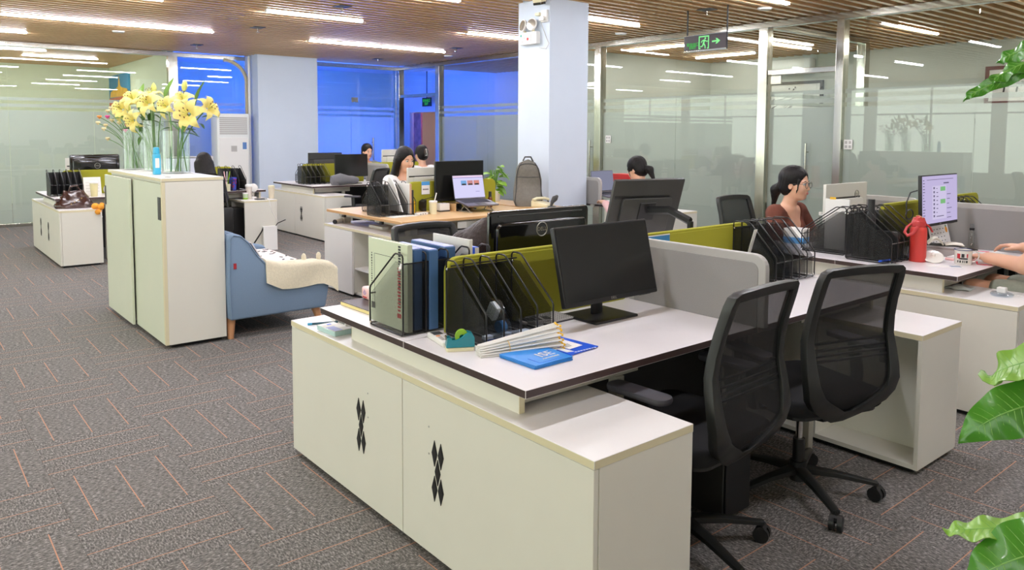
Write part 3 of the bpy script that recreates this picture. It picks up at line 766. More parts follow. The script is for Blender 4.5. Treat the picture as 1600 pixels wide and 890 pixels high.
# ================================================================== monitors and laptops
M_SILV = pm('pale_grey_plastic', (214, 212, 204), 0.35)
M_LOGO = pm('grey_logo', (168, 166, 158), 0.3, 0.6)
M_INK = pm('dark_print', (50, 50, 54), 0.6)
def monitor(label, c, yaw, tilt, w, h, base, style='black', group=None, screen=None, logo_back=False, stand='square', th=0.022, name='monitor'):
    """c: centre of the screen face; base: (x,y) of the foot on the table top at height base[2]"""
    t = thing(name, label, 'monitor', base, 0, group)
    L = Vector(c)-Vector(base)
    T = tr(*L) @ rot(0, 0, yaw) @ rot(0, -tilt, 0)
    shell = {'black': M_BLACK, 'gloss': M_BLACKG, 'white': M_SILV, 'grey': M_DGREY}[style]
    f = MB(); f.T = T
    f.prism(rrect(-w/2, w/2, -h/2, h/2, 0.006 if style != 'gloss' else 0.022, 4), 'x', -th, 0.0)
    f.build('shell', shell, t, bev=0.003 if style != 'gloss' else 0.008)
    if style in ('gloss',):
        f = MB(); f.T = T; f.prism(rrect(-w/2+0.03, w/2-0.03, -h/2+0.02, h/2-0.05, 0.03, 4), 'x', -th-0.022, -th+0.002); f.build('rear_bulge', shell, t, bev=0.012, seg=3)
        f = MB(); f.T = T; f.tube([(-th-0.004, -w/2+0.05, h/2-0.022), (-th-0.004, w/2-0.05, h/2-0.022)], 0.003, 6); f.build('rear_groove', M_DGREY, t)
    elif style in ('grey', 'white'):
        f = MB(); f.T = T; f.prism(rrect(-w*0.36, w*0.36, -h/2+0.012, h*0.18, 0.02, 4), 'x', -th-0.018, -th+0.002); f.build('rear_bulge', shell, t, bev=0.008)
        f = MB(); f.T = T; f.box(-th-0.0015, -th+0.001, -w*0.32, w*0.47, h*0.17, h*0.215); f.build('vent_slot', M_BLACK, t)
    sc = MB(); sc.T = T
    bz = 0.007
    sc.box(0.0, 0.0012, -w/2+bz, w/2-bz, -h/2+0.018, h/2-bz)
    s = sc.build('screen', screen or M_SCREEN, t)
    if style == 'black':
        text('DELL', 0.014, s, M_LOGO, T @ plane_to((0.0016, 0, -h/2+0.010), (0, 1, 0), (0, 0, 1)))
        f = MB(); f.T = T
        for k in range(4): f.box(-0.012, -0.004, w/2-0.05-0.018*k, w/2-0.042-0.018*k, -h/2-0.0022, -h/2+0.001)
        f.build('buttons', M_DGREY, t)
    if logo_back:
        zz = -th-0.0235 if style == 'gloss' else -th-0.0012
        lz = 0.0 if style == 'gloss' else h*0.28
        f = MB(); f.T = T; n = 28; R = 0.031 if style == 'gloss' else 0.026
        f.tube([(zz, logo_back[0]+R*math.cos(2*PI*k/n), logo_back[1]+R*math.sin(2*PI*k/n)) for k in range(n)], 0.0024, 6, closed=True)
        lg = f.build('logo_ring', M_LOGO, t)
        text('DELL', 0.024 if style == 'gloss' else 0.02, lg, M_LOGO, T @ plane_to((zz-0.001, logo_back[0], logo_back[1]), (0, -1, 0), (0, 0, 1)))
    att = T @ Vector((-th-0.004, 0, -0.02))
    if stand == 'square':
        f = MB(); f.prism(rrect(-0.10, 0.10, -0.125, 0.125, 0.008), 'z', 0.0, 0.010); f.build('foot', M_BLACK if style != 'white' else M_SILV, t, bev=0.003)
        f = MB(); f.tube([(-0.02, 0, 0.010), (-0.02, 0, att.z*0.5), (att.x-0.006, att.y, att.z)], 1, 8, flat=(0.032, 0.013)); f.build('neck', M_BLACK if style != 'white' else M_SILV, t, smooth=50)
    elif stand == 'arm':
        f = MB(); f.cbox((0, 0, 0.02), (0.07, 0.10, 0.04)); f.build('clamp', M_BLACK, t, bev=0.004)
        d = (Vector((0, 0, 0))-Vector((att.x, att.y, 0)))
        e = Vector((0, 0, att.z-0.03))
        f = MB(); f.tube([(0, 0, 0.04), tuple(e)], 0.017, 10); f.build('post', M_BLACK, t, smooth=40)
        f = MB(); f.tube([tuple(e), tuple(e*0.5+att*0.5+Vector((0, 0.02, 0.03))), tuple(att)], 1, 6, flat=(0.014, 0.024)); f.build('arm', M_BLACK, t, smooth=40)
        f = MB(); f.T = T; f.cbox((-th-0.012, 0, -0.02), (0.024, 0.11, 0.11)); f.build('mount_plate', M_BLACK, t, bev=0.004)
    return t
rad = math.radians
monitor('large black screen, switched off, on the nearest desk', (-2.084, 2.213, 0.977), 0, rad(13.5), 0.53, 0.309, (-2.16, 2.25, DZ), 'black')
monitor('glossy black monitor seen from behind, with round logo, over the green divider', (-2.595, 2.29, 0.977), rad(180), rad(1), 0.60, 0.34, (-2.56, 2.29, DZ), 'gloss', logo_back=(0.018, 0.080))
monitor('dark monitor tilted back on an arm, seen from behind', (-2.92, 3.39, 1.070), rad(165), rad(19.5), 0.475, 0.34, (-2.56, 3.36, DZ), 'grey', stand='arm')
monitor('pale monitor seen from behind in front of the woman in brown', (-2.66, 5.23, 0.98), rad(178), 0, 0.545, 0.33, (-2.62, 5.23, DZ), 'white', logo_back=(-0.13, 0.085))
# screen with a chat page
M_CHATBG = emat('lilac_screen_glow', (198, 186, 226), 0.95)
M_CHATG = emat('green_bubble_glow', (130, 190, 130), 0.95)
M_CHATD = emat('grey_text_glow', (120, 112, 142), 0.8)
M_CHATL = emat('pale_panel_glow', (212, 202, 234), 0.95)
t = monitor('lit monitor showing a lilac chat page, on an arm behind the red thermos', (-1.99, 5.143, 1.079), 0, rad(2.8), 0.54, 0.32, (-2.13, 5.3, DZ), 'black', screen=M_CHATBG, stand='arm')
T = tr(*(Vector((-1.99, 5.143, 1.079))-Vector((-2.13, 5.3, DZ)))) @ rot(0, -rad(2.8), 0)
scr = [c for c in t.children if c.name.startswith('screen')][0]
f = MB(); f.T = T; f.box(0.0012, 0.0016, -0.12, 0.09, -0.12, 0.09); f.build('chat_window', M_CHATL, scr)
f = MB(); f.T = T; f.box(0.0016, 0.002, 0.0, 0.075, 0.055, 0.082); f.box(0.0016, 0.002, 0.0, 0.075, -0.025, 0.003); f.build('chat_bubble', M_CHATG, scr)
f = MB(); f.T = T
random.seed(3)
for k in range(15):
    z = 0.125-0.018*k; f.box(0.0013, 0.0017, -0.255, -0.255+random.uniform(0.015, 0.035), z, z+0.005)
for k in range(8):
    z = 0.07-0.025*k; f.box(0.0017, 0.0021, -0.105, -0.085, z, z+0.013); f.box(0.0017, 0.0021, -0.06, -0.06+random.uniform(0.01, 0.03), z, z+0.005)
for k in range(6):
    z = 0.03-0.03*k; f.box(0.0013, 0.0017, 0.10, 0.10+random.uniform(0.03, 0.08), z, z+0.004)
f.box(0.0013, 0.0017, -0.2, 0.2, 0.128, 0.131); f.box(0.0013, 0.0017, 0.05, 0.13, 0.1, 0.108); f.box(0.0017, 0.0021, -0.06, 0.05, -0.105, -0.1)
f.build('screen_text', M_CHATD, scr)
f = MB(); f.tube([(0.10, -0.40, 0.41), (0.09, -0.47, 0.40), (0.085, -0.51, 0.34), (0.085, -0.50, 0.27)]+[(0.085, -0.46+0.05*math.cos(k*0.5+2.5), 0.265+0.03*math.sin(k*0.5+2.5)) for k in range(26)], 0.004, 6); f.build('cable', M_BLACK, t, smooth=60)
# left, far and middle groups
monitor('glossy black monitor seen from behind at the far left, round logo', (-10.42, 1.98, 1.035), rad(180), 0, 0.545, 0.33, (-10.40, 1.98, DZ), 'gloss', logo_back=(-0.02, 0.03))
monitor('pale monitor edge behind the glossy monitor at the far left', (-10.95, 2.02, 0.98), rad(180), 0, 0.545, 0.33, (-10.92, 2.02, DZ), 'white')
monitor('monitor behind the flower vases at the left', (-10.42, 3.12, 1.0), rad(180), 0, 0.54, 0.32, (-10.40, 3.12, DZ), 'white')
M_PALE = emat('pale_page_glow', (226, 226, 240), 0.9)
monitor('lit pale screen beside the dark haired person behind the vases', (-10.20, 2.92, 0.995), 0, 0, 0.50, 0.31, (-10.22, 2.92, DZ), 'black', screen=M_PALE)
monitor('black screen before the blue glass beside the grey cushion', (-10.109, 5.277, 1.003), rad(2), rad(2), 0.54, 0.33, (-10.16, 5.30, DZ), 'black')
monitor('second black screen half hidden before the blue glass', (-10.62, 5.10, 1.02), rad(180), 0, 0.54, 0.32, (-10.60, 5.10, DZ), 'grey')
monitor('white monitor seen from behind left of the long haired woman', (-10.65, 6.36, 1.045), rad(180), 0, 0.56, 0.34, (-10.62, 6.36, DZ), 'white', logo_back=(-0.14, 0.0))
monitor('large dark screen behind the open laptop on the wooden desk', (-5.955, 4.255, 1.03), rad(2), 0, 0.58, 0.378, (-5.975, 4.27, 0.755), 'black')
monitor('pale monitor seen from behind in front of the long haired woman', (-6.17, 3.99, 1.02), rad(184), 0, 0.42, 0.27, (-6.15, 4.0, 0.755), 'white')
# laptops
M_ALUM = pm('laptop_grey', (112, 110, 120), 0.35, 0.6)
M_KEYS = pm('laptop_keys', (44, 43, 50), 0.5)
def laptop(label, loc, rz, w, d, open_deg, screen, stand=0.0, base_tilt=0.0):
    t = thing('laptop', label, 'laptop', loc, rz)
    # user on +x; hinge along y at x=-d/2
    B = tr(-d/2, 0, stand+0.006) @ rot(0, base_tilt, 0)
    f = MB(); f.T = B; f.prism(rrect(0, d, -w/2, w/2, 0.012), 'z', 0, 0.013); b = f.build('keyboard_deck', M_ALUM, t, bev=0.002)
    f = MB(); f.T = B
    for r in range(5):
        for c in range(13): f.box(0.03+r*0.022, 0.03+r*0.022+0.018, -w*0.42+c*w*0.065, -w*0.42+c*w*0.065+w*0.055, 0.013, 0.0142)
    f.build('keys', M_KEYS, b)
    f = MB(); f.T = B; f.box(d-0.085, d-0.012, -0.055, 0.055, 0.013, 0.0135); f.build('touchpad', M_DGREY, b)
    S = tr(-d/2, 0, stand+0.02) @ rot(0, rad(open_deg-90)*-1, 0)
    h = d*0.98
    f = MB(); f.T = S; f.prism(rrect(-w/2, w/2, 0, h, 0.01), 'x', -0.007, 0.0); l = f.build('lid', M_ALUM, t, bev=0.002)
    f = MB(); f.T = S; f.box(0.0, 0.001, -w/2+0.004, w/2-0.004, 0.014, h-0.005); s = f.build('screen', screen, t)
    return t, S, s, h
M_LAPBG = emat('laptop_page_glow', (218, 214, 250), 1.0)
t, S, s, h = laptop('open laptop with a white page and three photos, raised on the wooden desk', (-5.70, 4.27, 0.755), -0.06, 0.345, 0.235, 103, M_LAPBG, 0.085, rad(9))
for k, (cols) in enumerate((('c_blue', (130, 180, 235)), ('c_rose', (214, 150, 150)), ('c_peach', (226, 150, 138)))):
    f = MB(); f.T = S; y = -0.085+0.072*k; f.box(0.001, 0.0014, y, y+0.062, h*0.58, h*0.58+0.045); p = f.build('page_photo', emat('photo_'+cols[0], cols[1], 0.9), s)
    f = MB(); f.T = S; f.box(0.0014, 0.0017, y+0.008, y+0.055, h*0.58, h*0.58+0.016); f.build('photo_ground', M_INK, s)
f = MB(); f.T = S; f.box(0.001, 0.0014, -0.168, 0.168, h-0.022, h-0.006); f.build('page_header', emat('header_pink', (240, 214, 240), 1.0), s)
f = MB(); f.T = S; f.box(0.001, 0.0014, -0.168, 0.168, h-0.027, h-0.023); f.box(0.001, 0.0014, 0.07, 0.115, h*0.3, h*0.3+0.003); f.build('page_line', emat('header_line', (120, 110, 190), 0.9), s)
for y in (-0.13, 0.13):
    f = MB(); f.box(-0.10, 0.10, y-0.012, y+0.012, 0.0, 0.006); f.tube([(0.08, y, 0.006), (-0.09, y, 0.082)], 0.005, 6); f.tube([(-0.08, y, 0.006), (-0.02, y, 0.058)], 0.005, 6)
    f.build('stand_leg', M_LEG, t)
M_LAPBL = emat('laptop_bluish_glow', (150, 152, 176), 0.75)
t, S, s, h = laptop('open laptop with a bluish page left of the woman with the ponytail', (-5.64, 6.03, DZ), 0.0, 0.34, 0.235, 98, M_LAPBL, 0.10, rad(8))
for y in (-0.13, 0.13):
    f = MB(); f.box(-0.10, 0.10, y-0.012, y+0.012, 0.0, 0.006); f.tube([(0.08, y, 0.006), (-0.09, y, 0.10)], 0.005, 6); f.tube([(-0.08, y, 0.006), (-0.02, y, 0.074)], 0.005, 6); f.build('stand_leg', M_LEG, t)
# ================================================================== tall cabinet, sofa, wooden desk, air conditioner
t = thing('tall_cabinet', 'tall white two-door cabinet carrying the flower vases', 'cabinet', (-6.205, 1.625, 0))
x0, x1, y0, y1 = -0.775, 0.78, -0.20, 0.209
f = MB(); f.box(x0, x1, y0+0.022, y1, 0.03, 1.145); f.build('carcass', M_CAB, t, bev=0.002)
f = MB(); f.box(x0-0.002, x1+0.002, y0-0.004, y1+0.002, 1.147, 1.170, mi=0, side=1); f.build('cabinet_top', [M_LAM, M_EDGE], t, bev=0.002)
M_TDOOR = pm('tall_door_board', (216, 220, 200), 0.34, var=0.012, scale=4)
f = MB(); f.box(x0, 0.020, y0-0.030, y0-0.012, 0.03, 1.130); d1 = f.build('door', M_TDOOR, t, bev=0.002)
f = MB(); f.box(0.0, x1-0.03, y0, y0+0.018, 0.03, 1.130); d2 = f.build('door', M_TDOOR, t, bev=0.002)
f = MB(); f.box(x1-0.03, x1, y0, y0+0.022, 0.03, 1.145); f.build('frame_edge', M_EDGE, t, bev=0.002)
f = MB(); f.box(x1-0.095, x1-0.0315, y0-0.005, y0+0.001, 0.885, 1.04); f.build('handle', M_DGREY, d2, bev=0.002)
f = MB(); f.box(x0+0.004, x0+0.04, y0-0.034, y0-0.029, 0.885, 1.04); f.build('handle', M_DGREY, d1, bev=0.002)
f = MB(); f.box(x0+0.05, x1-0.05, y0+0.05, y1-0.02, 0, 0.03); f.build('plinth', M_BLACK, t)
# ---- sofa
M_SOFA = pm('blue_sofa_cloth', (122, 144, 170), 0.9, var=0.05, scale=200, bump=0.25, bscale=500)
M_OAK = pm('light_wood_leg', (206, 150, 108), 0.45, var=0.08, scale=8, stretch=(12, 12, 1))
M_FLEECE = pm('cream_fleece', (232, 222, 196), 0.95, var=0.05, scale=60, bump=0.9, bscale=160, sheen=0.3)
M_SHEET = pm('white_dotted_cover', (236, 226, 220), 0.9)
sofa = thing('sofa', 'pale blue two-seat sofa on wooden legs against the tall cabinet', 'sofa', (-6.05, 2.24, 0))
# local: back at -y, seat opening to +y, near side at x=+0.6
hx = 0.62
prof = [(-0.395, 0.145), (-0.405, 0.40), (-0.395, 0.735), (-0.37, 0.765), (-0.31, 0.755), (-0.25, 0.70), (-0.19, 0.605), (-0.12, 0.525), (-0.02, 0.495), (0.14, 0.495), (0.28, 0.49), (0.345, 0.475), (0.372, 0.43), (0.365, 0.30), (0.335, 0.145)]
for s in (1, -1):
    f = MB(); f.prism(prof, 'x', s*hx-0.055, s*hx+0.055); f.build('side_panel', M_SOFA, sofa, bev=0.02, seg=3)
f = MB(); f.prism([(-0.395, 0.145), (-0.405, 0.4), (-0.39, 0.735), (-0.36, 0.77), (-0.31, 0.755), (-0.235, 0.60), (-0.22, 0.145)], 'x', -hx+0.056, hx-0.056); f.build('backrest', M_SOFA, sofa, bev=0.02, seg=3)
f = MB(); f.box(-hx+0.056, hx-0.056, -0.215, 0.33, 0.16, 0.33); f.build('seat_base', M_SOFA, sofa, bev=0.02)
f = MB(); f.box(-hx+0.06, hx-0.06, -0.21, 0.345, 0.332, 0.435); f.build('seat_cushion', M_SOFA, sofa, bev=0.035, seg=3)
f = MB(); f.T = tr(0, 0, 0); f.tube([(hx+0.056, -0.385+0.0, 0.16), (hx+0.056, -0.394, 0.42), (hx+0.056, -0.383, 0.73), (hx+0.056, -0.36, 0.754), (hx+0.056, -0.31, 0.743), (hx+0.056, -0.255, 0.69), (hx+0.056, -0.195, 0.595), (hx+0.056, -0.125, 0.515)], 0.004, 6); f.build('piping', M_SOFA, sofa, smooth=50)
f = MB(); f.box(hx+0.055, hx+0.059, -0.365, -0.345, 0.515, 0.555); f.build('care_tag', pm('red_tag', (170, 40, 50), 0.7), sofa)
for sx in (1, -1):
    for (yy, dy) in ((-0.36, -0.01), (0.28, 0.05)):
        f = MB(); f.tube([(sx*0.59, yy, 0.15), (sx*0.60, yy+dy, 0.0)], [0.032, 0.021], 14); f.build('leg', M_OAK, sofa, smooth=40)
# dotted white seat cover lying over seat and back
random.seed(5)
c = thing('seat_cover', 'white cover with small dark marks lying on the blue sofa seat', 'throw', (-6.05, 2.24, 0.436))
def cov(u, v):
    x = -0.545+1.09*u; y = -0.205+0.545*v
    z = 0.012+0.006*math.sin(9*x+3*y)*math.cos(7*y)
    if v < 0.25: z += (0.25-v)*0.9; 
    return (x, y+ (0.02 if v < 0.25 else 0), z)
MB().sheet(cov, 24, 14, 0.008).build('cover', M_SHEET, c, smooth=60)
for k in range(46):
    u, v = random.random()*0.94+0.03, random.random()*0.7+0.28
    p = cov(u, v); f = MB(); a = random.random()*PI
    if k == 0: dots = MB()
    dots.T = tr(p[0], p[1], p[2]+0.004) @ rot(0, 0, a); dots.prism(rrect(-0.018, 0.018, -0.008, 0.008, 0.007, 3), 'z', 0, 0.003)
o = dots.build('printed_mark', M_INK, c); o['kind'] = 'stuff'
# fleece throw over the near arm, with two little ear flaps
thr = thing('fleece_throw', 'cream fleece throw with two ear bumps draped over the sofa arm', 'throw', (-6.05+hx, 2.24, 0.495))
def fle(u, v):
    y = -0.135+0.56*u
    # v: 0 inner hem .. 1 outer hem, over an arm 0.11 wide
    s = -0.20+0.42*v
    top = interp([(-0.135, 0.055), (-0.02, 0.014), (0.14, 0.012), (0.26, 0.012), (0.33, -0.004), (0.38, -0.02), (0.43, -0.06)], y)
    wav = 0.006*math.sin(17*y+2*v)
    if s < -0.062: return (-0.068-0.004-abs(wav)*0.4, y, top-(-0.062-s)*0.65)
    if s < 0.066: return (s, y, top+0.010*(1-(s/0.066)**2)+wav*0.5)
    hang = (s-0.066)*(1.0+0.18*math.sin(6*y+1))
    if y > 0.31: hang *= 1+2.2*(y-0.31)
    return (0.072+0.005*math.sin(12*y+9*v)+0.03*max(0, y-0.3), y, top-hang)
MB().sheet(fle, 34, 26, 0.014).build('fleece', M_FLEECE, thr, smooth=70)
def fle2(u, v):
    p = fle(0.10+0.72*u, 0.55+0.45*v); return (p[0]-0.001 + (0.004), p[1], p[2]-0.030*(1 if v > 0.3 else v/0.3)) if False else (p[0]+0.002*0, p[1], p[2]-0.035*v)
for yy in (0.185, 0.305):
    f = MB(); f.ell((0.0, yy, 0.040), (0.019, 0.019, 0.034), 14, 10); f.build('ear', M_FLEECE, thr, smooth=60)
f = MB(); f.ell((0.03, 0.07, 0.016), (0.03, 0.05, 0.02), 14, 8); f.build('fold', M_FLEECE, thr, smooth=60)
# ---- wooden standing desk group
M_BIRCH = pm('birch_top', (222, 184, 134), 0.35, var=0.07, scale=4, stretch=(14, 1, 1))
M_BIRE = pm('birch_edge', (206, 160, 108), 0.4)
WZ = 0.755
c = thing('side_cabinet', 'white cabinet with an open niche under the wooden desk', 'cabinet', (-6.70, 3.221, 0))
w = 1.27; d = 0.42
f = MB(); th = 0.018
f.box(0, th, 0, d, CB, CT-0.025); f.box(w-th, w, 0, d, CB, CT-0.025); f.box(th, w-th, 0.02, d, CB, CB+0.02); f.box(th, w-th, d-0.014, d-0.002, CB+0.02, CT-0.025)
f.box(0.545, 0.545+th, 0.0, d-0.014, CB+0.02, CT-0.025); f.box(0.845, 0.845+th, 0.0, d-0.014, CB+0.02, CT-0.025)
f.build('carcass', M_CAB, c)
f = MB(); f.box(0.564, 0.844, 0.004, d-0.015, 0.255, 0.272); f.build('shelf', M_LAM, c)
f = MB(); f.box(0.002, 0.553, -0.018, -0.001, CB, CT-0.027); f.build('door', M_LAM, c, bev=0.0015)
f = MB(); f.box(0.855, w-0.002, -0.018, -0.001, CB, CT-0.027); f.build('door', M_LAM, c, bev=0.0015)
f = MB(); f.box(-0.001, w+0.001, -0.02, d+0.002, CT-0.024, CT, mi=0, side=1); f.build('cabinet_top', [M_LAM, M_EDGE], c, bev=0.0015)
f = MB(); f.box(0.03, w-0.03, 0.03, d-0.03, 0, CB); f.build('plinth', M_BLACK, c)
for (xa, xb, lab, sgn) in ((-6.035, -5.35, 'wooden-topped standing desk with the open laptop and the tin cup', 1), (-6.725, -6.037, 'wooden-topped standing desk of the long haired woman', -1)):
    t = thing('standing_desk', lab, 'desk', ((xa+xb)/2, 4.05, 0), 0, 'wooden-topped standing desks')
    a = (xb-xa)/2
    f = MB(); f.box(-a, a, -0.81, 0.78, WZ-0.025, WZ, mi=0, side=1); f.build('tabletop', [M_BIRCH, M_BIRE], t, bev=0.003)
    f = MB(); f.box(-a+0.04, a-0.04, -0.70, -0.62, WZ-0.066, WZ-0.027); f.box(-a+0.04, a-0.04, 0.55, 0.63, WZ-0.066, WZ-0.027); f.box(sgn*0.12-0.03, sgn*0.12+0.03, -0.62, 0.55, WZ-0.066, WZ-0.027); f.build('frame', M_LEG, t)
    for yy in (-0.66, 0.59):
        xl = sgn*(a-0.10)
        z0 = CT+0.001 if yy < 0 else 0.0
        f = MB(); f.box(xl-0.04, xl+0.04, yy-0.035, yy+0.035, z0, WZ-0.067); f.build('leg', M_LEG, t, bev=0.004)
    f = MB(); f.box(-0.02, 0.02, -0.815, -0.79, WZ-0.050, WZ-0.028); f.build('control_box', M_BLACK, t)
screen_panel('desk_divider', 'lime green divider behind the open laptop on the wooden desk', 'y', -6.035, 3.72, 4.74, M_GREEN, G_GR, 1.03)
# white shelf board beyond the wooden desk where the backpack stands
t = thing('side_cabinet', 'white cabinet by the narrow pillar under the grey backpack', 'cabinet', (-5.98, 4.86, 0))
f = MB(); f.box(-0.70, 0.50, 0, 0.36, CB, 0.735); f.build('carcass', M_CAB, t, bev=0.002)
f = MB(); f.box(-0.702, 0.502, -0.002, 0.362, 0.736, 0.758, mi=0, side=1); f.build('cabinet_top', [M_BIRCH, M_BIRE], t, bev=0.002)
f = MB(); f.box(-0.66, 0.46, 0.03, 0.33, 0, CB); f.build('plinth', M_BLACK, t)
# ---- desks behind the narrow pillar (woman with the ponytail)
desk('white desk of the woman with the ponytail behind the narrow pillar', -5.95, -5.25, 5.85, 6.54, 1)
cabinet('side_cabinet', 'white cabinet with pink tissues on top by the right glass wall', (-6.22, 6.53, 0), 1, 'door', w=CW, d=0.48)
screen_panel('desk_divider', 'grey divider beside the narrow pillar, right of it', 'x', 5.828, -6.22, -5.60, M_GREY, G_GY, 1.02)
# ---- floor standing air conditioner
t = thing('air_conditioner', 'white floor-standing air conditioner beside the wide blue pillar', 'air conditioner', (-13.55, 4.72, 0))
M_ACW = pm('air_conditioner_white', (226, 228, 226), 0.25)
f = MB(); f.box(-0.16, 0.17, -0.28, 0.28, 0.05, 1.80); f.build('body', M_ACW, t, bev=0.015, seg=3)
f = MB(); f.box(-0.17, 0.185, -0.29, 0.29, 0.0, 0.05); f.build('foot', M_GTRIM, t, bev=0.006)
f = MB(); f.box(0.168, 0.182, -0.25, 0.25, 0.40, 1.38); f.build('front_panel', M_WHITEP, t, bev=0.006)
f = MB()
for k in range(9): f.box(0.165, 0.176, -0.24, 0.24, 1.44+k*0.034, 1.462+k*0.034)
o = f.build('louvre', M_GTRIM, t)
f = MB(); f.box(0.1815, 0.1835, 0.15, 0.22, 1.18, 1.30); f.build('energy_label', pm('energy_label_print', (90, 130, 190), 0.5), t)
f = MB(); f.box(0.1815, 0.1835, -0.05, 0.05, 1.14, 1.24); f.build('control_panel', M_GTRIM, t, bev=0.002)
# corrugated hose and pipe by the pillar
t = thing('duct_hose', 'beige corrugated hose arching down beside the wide blue pillar', 'hose', (-13.80, 4.9, 1.75))
path = []
for k in range(60):
    s = k/59
    if s < 0.55: path.append((0, 0.22, 0.0+0.62*s/0.55))
    else: a = (s-0.55)/0.45*PI/2; path.append((0, 0.22-0.40*(1-math.cos(a)), 0.62+0.38*math.sin(a)))
f = MB(); f.tube(path, [0.030+0.005*(k % 2) for k in range(60)], 10); f.build('hose', pm('beige_hose', (206, 192, 150), 0.6), t, smooth=70)
t = thing('conduit', 'thin white pipe running up beside the wide blue pillar', 'pipe', (-13.62, 5.10, 0.02))
MB().tube([(0, 0, 0), (0, 0, 2.8)], 0.022, 10).build('pipe', M_WHITEP, t, smooth=40)
